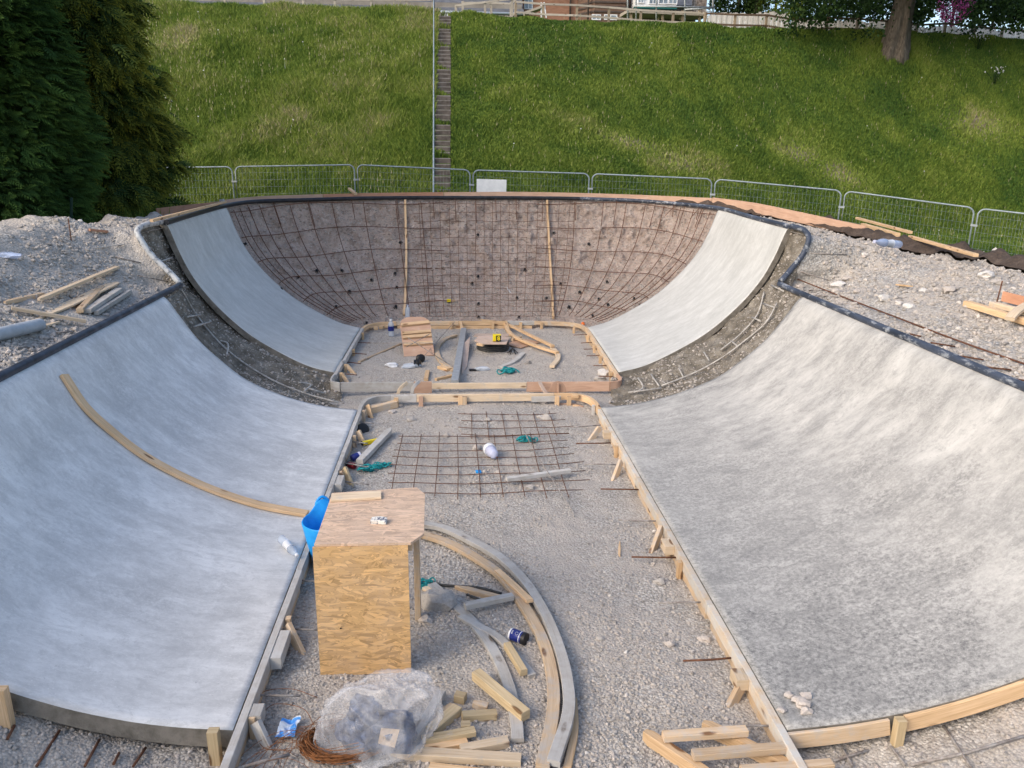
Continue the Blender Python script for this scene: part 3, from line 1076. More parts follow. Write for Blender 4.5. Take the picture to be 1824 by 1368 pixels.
xs = np.unique(np.r_[np.linspace(-90, -24, 30), np.linspace(-24, 34, 260), np.linspace(34, 100, 30)])
ys = np.unique(np.r_[np.linspace(-60, 16, 50), np.linspace(16, 50, 190), np.linspace(50, 170, 40)])
X, Y = np.meshgrid(xs, ys)
P = np.stack([X.ravel(), Y.ravel(), hill_z(X.ravel(), Y.ravel())], 1)
slope = sm(24, 28, P[:, 1]) * sm(47, 43, P[:, 1])
P[:, 2] += (.16 * fbm(P * [1, 1, 0], .28, 3, 81) + .07 * fbm(P * [1, 1, 0], 1.1, 3, 85)) * (slope * .9 + .1) * sm(.55, 1.4, np.abs(P[:, 0] + .86))
HILL_V, HILL_F = P, grid_faces(len(ys), len(xs))
HILL_BVH = bvh_of(HILL_V, HILL_F)


def gz(x, y):
    h = HILL_BVH.ray_cast(Vector((x, y, 60)), Vector((0, 0, -1)))
    return h[0][2]


# grass blades over the slope
def grass_dens(c):
    x, y = c[:, 0], c[:, 1]
    near = np.clip(30 / np.maximum(y, 20), .3, 1.2) ** 1.4
    d_ = 520 * near * (y > 20) * (y < 46.5)
    left = x < -1.5
    d_ = d_ * np.where(left, 1.1, 1.25)
    bare = np.zeros(len(x))
    for (bx, by, rx, ry) in BARE:
        bare = np.maximum(bare, np.exp(-((x - bx) / rx) ** 2 - ((y - by) / ry) ** 2))
    d_ = d_ * (1 - .7 * bare)
    d_ = d_ * np.where(np.abs(x + .86) < .36, .9 * (np.mod(y + .4 * np.sin(y * 2.7), 2.3) < .42), 1)
    d_ = d_ * inview(c, 40)
    return d_


def hp(px, py):
    q = hit(px, py, HILL_BVH)
    return q if q is not None else np.array([0, 40.0, 8])


BARE = []
for (px, py, rx, ry) in ((1215, 290, 1.4, .8), (1420, 275, 1.0, .7), (1740, 222, 1.3, .7), (1130, 258, 1.6, .6), (1500, 310, 1.2, .7), (325, 85, .9, .8)):
    q = hp(px, py)
    BARE.append((q[0], q[1], rx, ry))
_bt = np.zeros(len(HILL_V))
for (bx, by, rx, ry) in BARE:
    _bt = np.maximum(_bt, np.exp(-((HILL_V[:, 0] - bx) / (rx * 1.1)) ** 2 - ((HILL_V[:, 1] - by) / (ry * 1.1)) ** 2))
tag(grid_mesh('grass_ground', HILL_V, len(ys), len(xs), M_TURF, True, None, _bt), kind='structure')
p, n_ = sample_tris(HILL_V, HILL_F, grass_dens)
N = len(p)
left = sm(-.2, -1.6, p[:, 0])
f1 = fbm(p * [1, 1, 0], .23, 4, 91)
f2 = fbm(p * [1, 1, 0], .8, 3, 95)
f3 = RNG.normal(size=N)
hgt = (.11 + .16 * left + .07 * sm(.1, .7, f1) + .05 * sm(0, .5, f2)) * (1 + .35 * RNG.random(N)) * np.where((p[:, 1] < 27) & (p[:, 0] > 1), .55, 1)
ang = RNG.random(N) * 6.283
wd = .022 + .016 * RNG.random(N)
lean = (.25 + .35 * RNG.random(N)) * hgt
la = RNG.random(N) * 6.283
sx, sy = np.cos(ang) * wd, np.sin(ang) * wd
V = np.empty((N, 5, 3), np.float32)
V[:, 0] = p + np.stack([sx, sy, -.03 + 0 * sx], 1)
V[:, 1] = p - np.stack([sx, sy, .03 + 0 * sx], 1)
mid = p + np.stack([np.cos(la) * lean * .35, np.sin(la) * lean * .35, hgt * .6], 1)
V[:, 2] = mid - np.stack([sx, sy, 0 * sx], 1) * .7
V[:, 3] = mid + np.stack([sx, sy, 0 * sx], 1) * .7
V[:, 4] = p + np.stack([np.cos(la) * lean, np.sin(la) * lean, hgt], 1)
b = np.arange(N) * 5
T = np.concatenate([np.stack([b, b + 1, b + 2], 1), np.stack([b, b + 2, b + 3], 1), np.stack([b + 3, b + 2, b + 4], 1)])
tint = .395 + .11 * f1 + .15 * f2 + .10 * f3 + .14 * left
dry = np.zeros(N)
for (bx, by, rx, ry) in BARE:
    dry = np.maximum(dry, np.exp(-((p[:, 0] - bx) / (rx * 1.5)) ** 2 - ((p[:, 1] - by) / (ry * 1.5)) ** 2))
tint += .33 * dry
pale = sm(.25, .75, fbm(p * [1, 1, 0], .35, 3, 99)) * left
tint += .13 * pale * RNG.random(N)
tint += .20 * sm(38, 43, p[:, 1]) * left * RNG.random(N)
tint += .06 * (1 - left) * sm(.1, .6, fbm(p * [1, 1, 0], .5, 3, 103))
tint = np.clip(np.repeat(tint, 5), .02, 1)
tag(np_mesh('meadow_grass', V.reshape(-1, 3), T, M_GRASS, False, None, tint), 'long green meadow grass covering the slope', 'grass', None, 'stuff')
# pale seed stalks and flower heads standing in the long grass on the left of the stairs
def stalk_dens(c):
    return 5 * (c[:, 0] < -1.3) * (c[:, 1] > 25) * (c[:, 1] < 45) * sm(-.2, .5, fbm(c * [1, 1, 0], .3, 3, 120)) * inview(c, 40) + 1.2 * (c[:, 0] > 0) * (c[:, 1] > 25) * (c[:, 1] < 44) * inview(c, 20)


p, n_ = sample_tris(HILL_V, HILL_F, stalk_dens)
N = len(p)
h_ = np.where(p[:, 0] < 0, .55, .25) * (.7 + .6 * RNG.random(N))
dx, dy = RNG.normal(0, .12, N), RNG.normal(0, .12, N)
tp = p + np.stack([dx, dy, h_], 1)
V = np.empty((N, 7, 3), np.float32)
V[:, 0], V[:, 1], V[:, 2] = p + [.008, 0, 0], p - [.008, 0, 0], tp
fl = (RNG.random(N) < .025)[:, None]
hw = np.where(fl, .030, .016)
V[:, 3], V[:, 4] = tp + hw * [1, 0, 0], tp - hw * [1, 0, 0]
V[:, 5] = tp + np.where(fl, .05, .13) * np.array([0, 0, 1.0])
V[:, 6] = tp + np.where(fl, .02, .05) * np.array([0, -1.0, .3])
b = np.arange(N) * 7
T = np.concatenate([np.stack([b, b + 1, b + 2], 1), np.stack([b + 3, b + 4, b + 5], 1), np.stack([b + 3, b + 6, b + 4], 1)])
tn = np.where(fl[:, 0], 1.0, .78 + .15 * RNG.random(N))
tag(np_mesh('seed_grass', V.reshape(-1, 3), T, M_SEED, False, None, np.repeat(tn, 7)), 'pale seed stalks and small white flowers in the grass', 'grass', None, 'stuff')
print('grass blades', N)

# ------------------------------------------------------------------ loose stones as ground cover
def stones(name, label, surfaces, mat, sizes, squash=.6, tint0=0.0):
    """surfaces: list of (V, F, density function); sizes = (min, max) metres"""
    VV, FF, TT = [], [], []
    base = 0
    shapes = [rock_shape(200 + k, (1, .8, .62), 1, .45)[0] for k in range(8)]
    for (Vs, Fs, dn) in surfaces:
        p, n = sample_tris(Vs, Fs, dn)
        if not len(p):
            continue
        k = len(p)
        R = rot3(k)
        s = sizes[0] * (sizes[1] / sizes[0]) ** (RNG.random(k) ** 2.0)
        sh = np.stack(shapes)[RNG.integers(0, 8, k)]
        q = np.einsum('nij,nkj->nki', R, sh) * s[:, None, None]
        q[:, :, 2] *= .8
        q = q + p[:, None] + np.array([0, 0, 1.0]) * (s * .22)[:, None, None]
        VV.append(q.reshape(-1, 3))
        idx = base + np.arange(k) * 12
        FF.append((ICO1[1][None] + idx[:, None, None]).reshape(-1, 3))
        TT.append(np.repeat(np.clip(tint0 + RNG.normal(.46, .2, k), 0, 1), 12))
        base += k * 12
    V, F, Tn = np.concatenate(VV), np.concatenate(FF), np.concatenate(TT)
    print(name, len(V) // 12)
    return tag(np_mesh(name, V, F, mat, False, None, Tn), label, 'gravel', None, 'stuff')


def dens(base, near=5.0, power=1.7, clump=.9, seed=5, cond=None):
    def f(c):
        d_ = np.linalg.norm(c - CAMP, axis=1)
        r = base * np.clip(near / d_, 0, 1.4) ** power
        r = r * np.clip(1 + clump * fbm(c, 1.3, 3, seed), .08, 2.4)
        if cond is not None:
            r = r * cond(c)
        return r * inview(c, 30)
    return f


def pipe_clear(c):
    dmin = np.full(len(c), 9.0)
    for q_ in INN:
        dmin = np.minimum(dmin, np.hypot(c[:, 0] - q_[0], c[:, 1] - q_[1]))
    return sm(.14, .35, dmin)


stones('loose_gravel', 'loose grey crushed stone scattered over the bowl floor', [
    (FLOOR_V, FLOOR_F, dens(1300, 5.5, 1.7, 1.3, 5, lambda c: (np.abs(c[:, 0]) < 1.72 + .62 * (c[:, 1] > 11.9)) * (c[:, 1] > 3))),
    (BANK[0][0], BANK[0][1], dens(1500, 5.5, 1.7, .9, 6, lambda c: c[:, 1] < Y0N[-1] + .05)),
    (BANK[1][0], BANK[1][1], dens(1200, 5.5, 1.7, .9, 6, lambda c: c[:, 1] < Y0N[1] + .05)),
], M_STONE, (.005, .022))
stones('loose_rubble', 'loose stone rubble lying on the raised deck', [
    (DECK_V, DECK_F, dens(900, 8, 1.5, 1.2, 9, lambda c: pipe_clear(c))),
], M_STONE, (.008, .045))
stones('wall_stones', 'small stones stuck in the bare dirt wall', [
    (DIRT_V, DIRT_F, dens(420, 18, .5, .8, 13, lambda c: .35 + .9 * sm(1.2, .2, c[:, 2]))),
], M_STONE, (.008, .030))
stones('gap_rubble', 'stones and mortar lumps in the unpoured strips', [
    (GAP_V[0], GAP_F[0], dens(260, 12, 1, .9, 15)), (GAP_V[1], GAP_F[1], dens(240, 12, 1, .9, 15)),
], M_STONE, (.008, .035))

FLOOR_BVH = bvh_of(np.concatenate([FLOOR_V, BANK[0][0], BANK[1][0]]), np.concatenate([FLOOR_F, BANK[0][1] + len(FLOOR_V), BANK[1][1] + len(FLOOR_V) + len(BANK[0][0])]))
DECK_BVH = bvh_of(DECK_V, DECK_F)


def G(px, py, lift=0.0):
    """bowl floor under a photo pixel"""
    q = hit(px, py, FLOOR_BVH)
    if q is None:
        q = onz(px, py, ZF)
    return q + np.array([0, 0, lift])


def D(px, py, lift=0.0):
    q = hit(px, py, DECK_BVH)
    if q is None:
        q = onz(px, py, 2.0)
    return q + np.array([0, 0, lift])


# ------------------------------------------------------------------ steel coping
ORD = ['first', 'second', 'third', 'fourth', 'fifth', 'sixth', 'seventh', 'eighth', 'ninth', 'tenth', 'eleventh', 'twelfth', 'thirteenth', 'fourteenth', 'fifteenth', 'sixteenth', 'seventeenth', 'eighteenth', 'nineteenth', 'twentieth']


def ordinal(i):
    if i < 20:
        return ORD[i]
    n = i + 1
    return '%d%s' % (n, {1: 'st', 2: 'nd', 3: 'rd'}.get(n % 10 if n % 100 not in (11, 12, 13) else 0, 'th'))


PZ = .02
NL = [(cop_x(-1, y) - .02, y, NEAR_H + PZ) for y in np.linspace(1.0, 11.2, 14)] + [(-4.36, 11.75, 1.545)]
DL = [(-4.36, 11.78, 1.56), (-4.55, 11.86, 1.74), (-4.76, 11.9, 1.95), (-4.90, 11.92, 2.17), (-4.97, 12.0, 2.30), (-4.95, 12.25, 2.36), (-4.86, 12.75, 2.375)]
_cpc = _cp + np.array([0, 0, .012])
_cpc[:, 2] -= .035 * sm(16.5, 18.5, _cpc[:, 1])
LB = [tuple(_cpc[i]) for i in range(0, 49, 4)]
BK = [tuple(_cpc[i]) for i in range(48, 145, 3)]
RB = [tuple(_cpc[i]) for i in (*range(145, 221, 4), 224)]
DR = [(5.14, 12.70, 2.375), (5.20, 12.35, 2.34), (5.20, 12.14, 2.22), (5.10, 12.08, 1.98), (4.93, 12.05, 1.76), (4.73, 11.95, 1.575)]
NR = [(4.70, 11.9, 1.55)] + [(cop_x(1, y) + .02, y, NEAR_H + PZ) for y in np.linspace(11.4, 1.0, 14)]
cop = thing('coping_pipe', (0, 19.4, 2.45), 'long dark steel coping pipe bent round the rim of the whole skate bowl', 'coping')
for nm, pts, mt, lb in (('straight_pipe', NL, M_PIPE_D, 'dark straight pipe along the near left wall'), ('bent_pipe', DL, M_PIPE_P, 'cement splashed white bend stepping down on the left'),
                        ('curved_pipe', LB + BK + RB[:1], M_PIPE_B, 'clean black curved pipe across the back'), ('curved_pipe', RB, M_PIPE, None), ('bent_pipe', DR, M_PIPE, 'blue grey bend stepping down on the right'), ('straight_pipe', NR, M_PIPE, None)):
    b_ = MB()
    b_.rod(catmull(pts, 5), .043, 14)
    o_ = b_.build(nm, mt, cop)
    if lb:
        o_['label'] = lb

# ------------------------------------------------------------------ formwork
FW_L = thing('edge_formwork', (-1.68, 7, ZF), 'cement covered timber edge formwork with stakes along the left side of the near floor', 'formwork', 'timber formwork of the bowl floor')
FW_R = thing('edge_formwork', (1.68, 7, ZF), 'yellow pine edge formwork with stakes along the right side of the near floor', 'formwork', 'timber formwork of the bowl floor')
for side, root, mt, yend in ((-1, FW_L, MW['grey'], 10.45), (1, FW_R, MW['form'], 10.45)):
    x = side * 1.678
    cuts = [3.0, 6.1, 8.9, yend] if side < 0 else [3.0, 5.4, 8.0, yend]
    for a, c in zip(cuts, cuts[1:]):
        b_ = MB()
        b_.sweep([(x + side * random.uniform(-.002, .002), y, -.047) for y in np.linspace(a + .003, c - .003, 5)], rect_section(.052, .095))
        b_.build('form_board', mt, root)
        b_ = MB()
        b_.sweep([(x + side * .006, y, -.145) for y in np.linspace(a + .05, c - .08, 5)], rect_section(.046, .088))
        b_.build('lower_board', MW['pine_dusty'], root)


def stake_at(root, px, py, wid=.05, top=-.01, mat='pine_dusty', x=None, name='stake'):
    q = onz(px, py, top)
    if x is not None:
        q[0] = x
    b_ = MB()
    b_.bar((q[0], q[1], ZF - .12), (q[0], q[1], top), wid, .042, up=(1, 0, 0))
    return b_.build(name, MW[mat], root)


def brace_at(root, pt, pb, wid=.06, mat='pine_dusty', ztop=-.03):
    a, c = onz(*pt, ztop), G(*pb)
    c[2] -= .03
    b_ = MB()
    b_.bar(c, a, wid, .038, up=(0, 1, .3))
    return b_.build('brace', MW[mat], root)


for px, py in ((647, 731), (632, 776), (607, 840), (512, 1100), (452, 1275)):
    stake_at(FW_L, px, py, x=-1.628)
for pt, pb, m_ in (((655, 722), (662, 745), 'pine'), ((638, 768), (649, 791), 'pine_dusty'), ((613, 834), (627, 866), 'greenish'), ((512, 1113), (540, 1165), 'pine_dusty'), ((455, 1286), (482, 1338), 'grey')):
    brace_at(FW_L, pt, pb, .07, m_)
for (px, py, L_) in ((603, 857, .26), (497, 1150, .34), (452, 1268, .12)):
    q = onz(px, py, -.02)
    b_ = MB()
    b_.bar((-1.612, q[1] - L_ / 2, -.05), (-1.612, q[1] + L_ / 2, -.05), .075, .09)
    b_.build('packing_block', MW['grey'], FW_L)
for px, py, m_ in ((1049, 722, 'grey'), (1083, 795, 'pine'), (1205, 1000, 'pine'), (1187, 965, 'pine_dusty')):
    stake_at(FW_R, px, py, x=1.628, mat=m_)
for pt, pb in (((1068, 762), (1050, 784)), ((1106, 822), (1092, 856)), ((1178, 940), (1160, 985)), ((1327, 1208), (1300, 1256))):
    brace_at(FW_R, pt, pb, .075, 'pine_dusty')
for (px, py, L_) in ((1075, 768, .12), (1188, 966, .16), (1322, 1200, .13)):
    q = onz(px, py, 0)
    b_ = MB()
    b_.bar((1.607, q[1] - L_ / 2, -.045), (1.607, q[1] + L_ / 2, -.045), .085, .085)
    b_.build('packing_block', MW['pale'], FW_R)

# cross formwork at the head of the near floor
FC = thing('cross_formwork', (0, 11.2, ZF), 'pine cross formwork with rounded corners at the head of the near floor', 'formwork', 'timber formwork of the bowl floor')
b_ = MB(); b_.bar((-1.30, 11.22, -.055), (-.93, 11.22, -.055), .05, .11); b_.build('form_board', MW['grey'], FC)
b_ = MB(); b_.bar((-.925, 11.22, -.055), (1.12, 11.23, -.055), .05, .11); b_.build('form_board', MW['pale'], FC)
b_ = MB(); b_.bar((.78, 11.165, -.07), (1.22, 11.155, -.06), .03, .08); b_.build('splice_board', MW['grey'], FC)
b_ = MB(); b_.sweep(catmull([(-1.31, 11.22, -.05), (-1.5, 11.17, -.05), (-1.63, 11.02, -.05), (-1.68, 10.75, -.05), (-1.68, 10.47, -.05)], 6), rect_section(.055, .10)); b_.build('corner_board', MW['grey'], FC)
b_ = MB(); b_.sweep(catmull([(1.13, 11.24, -.05), (1.42, 11.22, -.05), (1.6, 11.08, -.05), (1.68, 10.8, -.05), (1.68, 10.47, -.05)], 6), rect_section(.055, .10)); b_.build('corner_board', MW['pine'], FC)
b_ = MB(); b_.sweep(catmull([(1.15, 11.18, -.2), (1.40, 11.15, -.2), (1.54, 11.02, -.2)], 6), rect_section(.03, .12)); b_.build('corner_ply', MW['ply'], FC)
b_ = MB(); b_.bar((-1.60, 10.86, -.13), (-1.22, 11.10, -.10), .09, .10); b_.build('corner_block', MW['pine_dusty'], FC)
for x_, m_ in ((-1.22, 'pine'), (-.86, 'ply'), (-.28, 'pine'), (-.215, 'pine_dusty'), (1.16, 'pine'), (1.34, 'pine')):
    b_ = MB(); b_.bar((x_, 11.165 if abs(x_) < 1.1 else 11.12, -.30), (x_, 11.165 if abs(x_) < 1.1 else 11.12, -.015), .065, .045, up=(0, 1, 0)); b_.build('stake', MW[m_], FC)
for (x_, y_, z_) in ((1.43, 11.13, -.01), (1.43, 11.08, -.17), (1.45, 11.0, -.27)):
    b_ = MB(); b_.bar((x_ - .04, y_, z_), (x_ + .05, y_ - .01, z_), .06, .06); b_.build('wedge', MW['pine'], FC)
# plywood disc standing on the right of the cross formwork
disc = MB()
cx_, cy_ = onz(994, 700, 0)[0], 11.29
disc.prism([(cx_ + .13 * math.cos(a), cy_, .0 + .17 * math.sin(a)) for a in np.linspace(0, math.pi, 16)], .02)
disc.bar((cx_, cy_ - .03, 0), (cx_, cy_ - .03, .15), .03, .02, up=(0, 1, 0))
tag(disc.build('plywood_disc', MW['ply']), 'half round plywood piece standing behind the right end of the cross formwork', 'board')
for (a, c_, nm) in (((700, 698), (712, 688), 'white'), ((716, 698), (727, 683), 'pale')):
    pa, pc = onz(a[0], a[1], 0), onz(c_[0], c_[1], .1)
for k_, (x0, x1, y_) in enumerate(((-1.22, -1.08, 11.42), (-1.02, -.90, 11.5))):
    b_ = MB()
    b_.sweep(catmull([(x0, y_, -.12), (x0 + .02, y_, .0), ((x0 + x1) / 2, y_ + .03, .06), (x1, y_ + .1, .10)], 5), rect_section(.05, .025), up=(0, 1, 0))
    tag(b_.build('curved_offcut', MW['grey' if k_ else 'pale']), ['white curved wood offcut sticking up left between the two cross forms', 'grey curved wood offcut leaning beside the white one between the cross forms'][k_], 'wood offcut')
b_ = MB(); b_.sweep(catmull([(.96, 11.75, .03), (.97, 11.6, .02), (1.03, 11.45, -.06), (1.1, 11.36, -.1)], 5), rect_section(.06, .025)); tag(b_.build('curved_offcut', MW['ply_pale']), 'pale curved offcut bridging the two cross forms near the plywood disc', 'wood offcut')

# frame round the deep bowl floor
FB = thing('deep_end_formwork', (0, 14.3, ZF), 'rounded rectangular timber frame around the floor of the deep far bowl', 'formwork', 'timber formwork of the bowl floor')
b_ = MB(); b_.sweep([(-2.29, y, -.045) for y in (12.35, 13.3)], rect_section(.055, .09)); b_.build('side_board', M_STEEL if False else MW['grey'], FB)
b_ = MB(); b_.sweep([(-2.275, 13.32, -.045), (-2.26, 15.95, -.045)], rect_section(.055, .09)); b_.build('side_board', MW['grey'], FB)
b_ = MB(); b_.sweep([(2.30, 12.3, -.045), (2.34, 14.2, -.045), (2.38, 15.95, -.045)], rect_section(.055, .09)); b_.build('side_board', MW['pine_dusty'], FB)
b_ = MB(); b_.sweep([(2.27, 12.4, -.14), (2.31, 14.2, -.14), (2.34, 15.8, -.14)], rect_section(.045, .08)); b_.build('lower_board', MW['pine_dusty'], FB)
b_ = MB(); b_.sweep(catmull([(-2.26, 15.96, -.045), (-2.18, 16.3, -.045), (-1.95, 16.55, -.045), (-1.62, 16.64, -.045)], 6), rect_section(.055, .09)); b_.build('corner_board', MW['pine'], FB)
b_ = MB(); b_.sweep(catmull([(2.38, 15.96, -.045), (2.30, 16.3, -.045), (2.02, 16.55, -.045), (1.35, 16.66, -.045)], 6), rect_section(.055, .09)); b_.build('corner_board', MW['pine_dusty'], FB)
for z_, x0, x1, m_ in ((-.045, -1.61, -.3, 'pine_dusty'), (-.045, -.295, .75, 'pine'), (-.045, .755, 1.345, 'grey'), (-.145, -1.6, 1.3, 'pine')):
    b_ = MB(); b_.bar((x0, 16.66, z_), (x1, 16.66, z_), .055, .09); b_.build('back_board', MW[m_], FB)
b_ = MB(); b_.bar((-2.12, 11.82, -.05), (-1.0, 11.83, -.05), .03, .15); b_.build('front_board', MW['grey'], FB)
b_ = MB(); b_.bar((-.995, 11.83, -.075), (-.72, 11.83, -.075), .03, .20); b_.build('front_board', MW['ply'], FB)
b_ = MB(); b_.bar((-.715, 11.83, -.045), (.76, 11.83, -.045), .045, .09); b_.build('front_board', MW['pale'], FB)
b_ = MB(); b_.bar((.765, 11.83, -.07), (2.08, 11.82, -.07), .03, .16); b_.build('front_board', MW['ply'], FB)
b_ = MB(); b_.sweep(catmull([(-2.13, 11.82, -.05), (-2.26, 11.9, -.05), (-2.30, 12.08, -.05), (-2.29, 12.34, -.05)], 5), rect_section(.03, .15)); b_.build('corner_board', MW['grey'], FB)
b_ = MB(); b_.sweep(catmull([(2.09, 11.82, -.07), (2.25, 11.88, -.07), (2.31, 12.05, -.07), (2.30, 12.29, -.07)], 5), rect_section(.03, .16)); b_.build('corner_board', MW['ply'], FB)
for (x_, y_) in ((-2.21, 15.6), (-2.22, 14.2), (-2.22, 13.1), (-2.22, 12.55), (2.24, 12.5), (2.25, 13.6), (2.28, 14.4), (2.30, 15.3), (2.15, 16.2), (1.5, 16.58), (1.05, 16.59), (-.45, 16.59), (.45, 16.59), (-1.3, 16.59)):
    b_ = MB(); b_.bar((x_, y_, -.34), (x_, y_, -.02), .06, .045, up=(1, 0, 0) if abs(x_) > 2 else (0, 1, 0)); b_.build('stake', MW['pine'], FB)
for k_ in range(5):
    a_ = .25 + k_ * .22
    b_ = MB(); b_.bar((-2.14 + .50 * math.sin(a_) - .035, 15.98 + .56 * (1 - math.cos(a_ + .45)) + .10, -.06), (-2.14 + .50 * math.sin(a_) + .045, 16.0 + .56 * (1 - math.cos(a_ + .45)) + .10, -.06), .05, .07); b_.build('wedge', MW['pine'], FB)
for (x_, y_, x2, y2) in ((-2.2, 13.1, -2.02, 12.95), (-2.2, 12.55, -2.07, 12.4)):
    b_ = MB(); b_.bar((x_, y_, -.04), (x2, y2, -.2), .07, .035, up=(0, 1, .3)); b_.build('brace', MW['pine_dusty'], FB)
for px in (822, 903):
    q = onz(px, 572, 0)
    b_ = MB(); b_.bar((q[0] - .02, 16.62, -.01), (q[0] + .03, 15.9, ZF), .05, .04); b_.build('brace', MW['pine'], FB)

# end formwork of the near right ramp and posts of the near left ramp
RE = thing('end_formwork', (2.6, 3.9, .1), 'curved pine end board with a split post under the near edge of the right ramp', 'formwork', 'timber formwork of the bowl floor')
for a, c_, m_ in ((0.0, .155, 'pine_dusty'), (.18, .62, 'pine'), (.622, 1.0, 'pine')):
    pts = near_pt(1, 3.945, np.linspace(a, c_, 22))
    b_ = MB()
    b_.sweep([p_ + np.array([0, 0, -.062]) + np.array([.05, 0, -.02]) * min(1, p_[2]) for p_ in pts], rect_section(.024, .115), up=(0, 0, 1))
    b_.build('curved_board', MW[m_], RE)
q = near_pt(1, 3.9, .168)[0]
b_ = MB(); b_.bar((q[0], 3.915, q[2] - .26), (q[0], 3.915, q[2] + .005), .06, .055, up=(0, 1, 0)); b_.build('post', MW['greenish'], RE)
for k_, (px, py) in enumerate(((381, 1306), (4, 1232))):
    q = ony(px, py, 4.09)
    b_ = MB(); b_.bar((q[0], 4.08, q[2] - .30), (q[0], 4.08, q[2] + .03), .065, .055, up=(0, 1, 0))
    tag(b_.build('timber_post', MW['greenish'] if k_ == 0 else MW['pine']), ['short square post against the near end of the left ramp beside the formwork', 'timber peg at the left picture edge against the end of the left ramp'][k_], 'post')

# ------------------------------------------------------------------ dowels
def dowel(a, c_, r, z, mat, label, group, zend=None):
    p0, p1 = onz(*a, z), onz(*c_, z if zend is None else zend)
    b_ = MB()
    pts = [p0, (p0 + p1) / 2 + np.array([0, 0, random.uniform(-.006, .006)]), p1]
    b_.rod(pts, r, 7)
    return tag(b_.build('rebar_dowel', mat), label, 'rebar', group)


RD = [((1015, 761), (1070, 757)), ((1026, 790), (1088, 789)), ((1041, 827), (1104, 828)), ((1070, 871), (1138, 872)), ((1101, 926), (1172, 928)), ((1125, 992), (1206, 993)), ((1176, 1074), (1258, 1073)), ((1217, 1177), (1312, 1171)), ((1283, 1293), (1380, 1293))]
for i, (a, c_) in enumerate(RD):
    dowel(a, c_, .008, -.08, M_RUST if i % 2 else M_REBAR_G, 'rebar dowel through the right floor formwork, %s counting from the far end' % ordinal(i), 'dowels in the right floor formwork')
LD = [((634, 751), (666, 754)), ((622, 786), (655, 790)), ((608, 824), (654, 832)), ((598, 855), (657, 863)), ((532, 1033), (562, 1035)), ((508, 1120), (566, 1122)), ((458, 1238), (535, 1239)), ((420, 1370), (516, 1344))]
for i, (a, c_) in enumerate(LD):
    dowel(a, c_, .008 if i < 7 else .011, -.08, M_REBAR_G, 'grey rebar dowel through the left floor formwork, %s counting from the far end' % ordinal(i), 'dowels in the left floor formwork')
BR = [((1022, 597), (1050, 596)), ((1035, 611), (1058, 610)), ((1040, 622), (1064, 621)), ((1045, 634), (1068, 633)), ((1057, 651), (1082, 651)), ((1066, 670), (1092, 671))]
for i, (a, c_) in enumerate(BR):
    dowel(a, c_, .008, -.09, M_RUST, 'rusty dowel through the right side of the deep end frame, %s from the back' % ordinal(i), 'dowels in the deep end frame, right')
BL = [((634, 610.7), (660, 611)), ((628, 630), (653, 631)), ((614, 645), (643, 648)), ((598, 664), (636, 668))]
for i, (a, c_) in enumerate(BL):
    dowel(a, c_, .008, -.09, M_RUST, 'dowel through the left side of the deep end frame, %s from the back' % ordinal(i), 'dowels in the deep end frame, left')

# ------------------------------------------------------------------ rebar mats on the near floor
def mat_of(name, label, xs, ys, x0, x1, y0, y1, skew=0.0, curl=.03):
    b_ = MB()
    cx, cy = (x0 + x1) / 2, (y0 + y1) / 2

    def pz(x, y):
        return np.array([x + skew * (y - cy), y + .03 * (x - cx) * 0, ZF + .035 + curl * ((x - cx) / (x1 - cx)) ** 2 + .008 * math.sin(x * 5 + y * 3)])
    for k_, y in enumerate(ys):
        e0, e1 = random.uniform(-.06, .06), random.uniform(-.12, .06)
        b_.rod([pz(x, y + .006 * math.sin(3 * x + k_)) for x in np.linspace(x0 + e0, x1 + e1, 9)], .005, 5)
    for k_, x in enumerate(xs):
        e0, e1 = random.uniform(-.08, .08), random.uniform(-.10, .06)
        b_.rod([pz(x + .006 * math.sin(2 * y + k_), y) + np.array([0, 0, .008]) for y in np.linspace(y0 + e0, y1 + e1, 9)], .005, 5)
    return tag(b_.build(name, M_RUST), label, 'rebar mat', 'rebar mats on the near floor')


yA = [onz(850, p_, ZF)[1] for p_ in (884, 866, 850, 835, 820, 808, 795, 782)]
xA = [onz(p_, 884, ZF)[0] for p_ in (698, 737, 776, 815.5, 855, 894.6, 933, 971, 1010)]
mat_of('rebar_mat', 'large rusty rebar mat lying on the near floor behind the workbench', xA, yA, onz(684, 870, ZF)[0], onz(1048, 870, ZF)[0], yA[0] - .18, yA[-1] + .12)
yB = [onz(850, p_, ZF)[1] for p_ in (782.5, 770, 757, 745)]
xB = [onz(p_, 770, ZF)[0] for p_ in (832, 861, 891, 920, 950, 980)]
mat_of('rebar_mat', 'smaller rusty rebar mat overlapping the larger one towards the cross formwork', np.array(xB) + .06, np.array(yB) + .04, onz(815, 765, ZF)[0], onz(1015, 765, ZF)[0], yB[0] - .1, yB[-1] + .16, .01, .03)
b_ = MB()
b_.rod(catmull([onz(924, 747, -.02), onz(950, 800, -.05), onz(985, 855, -.06), onz(1022, 914, -.13)], 4), .006, 6)
tag(b_.build('rebar_rod', M_REBAR_G), 'long thin rod lying diagonally across the rebar mats', 'rebar')

# ------------------------------------------------------------------ rebar grid and spacers on the dirt wall
b_ = MB()
Rn = RNG


def wallp(t, v, off=-.02):
    return bay_pt(np.array([t]), np.array([v]), off)[0]


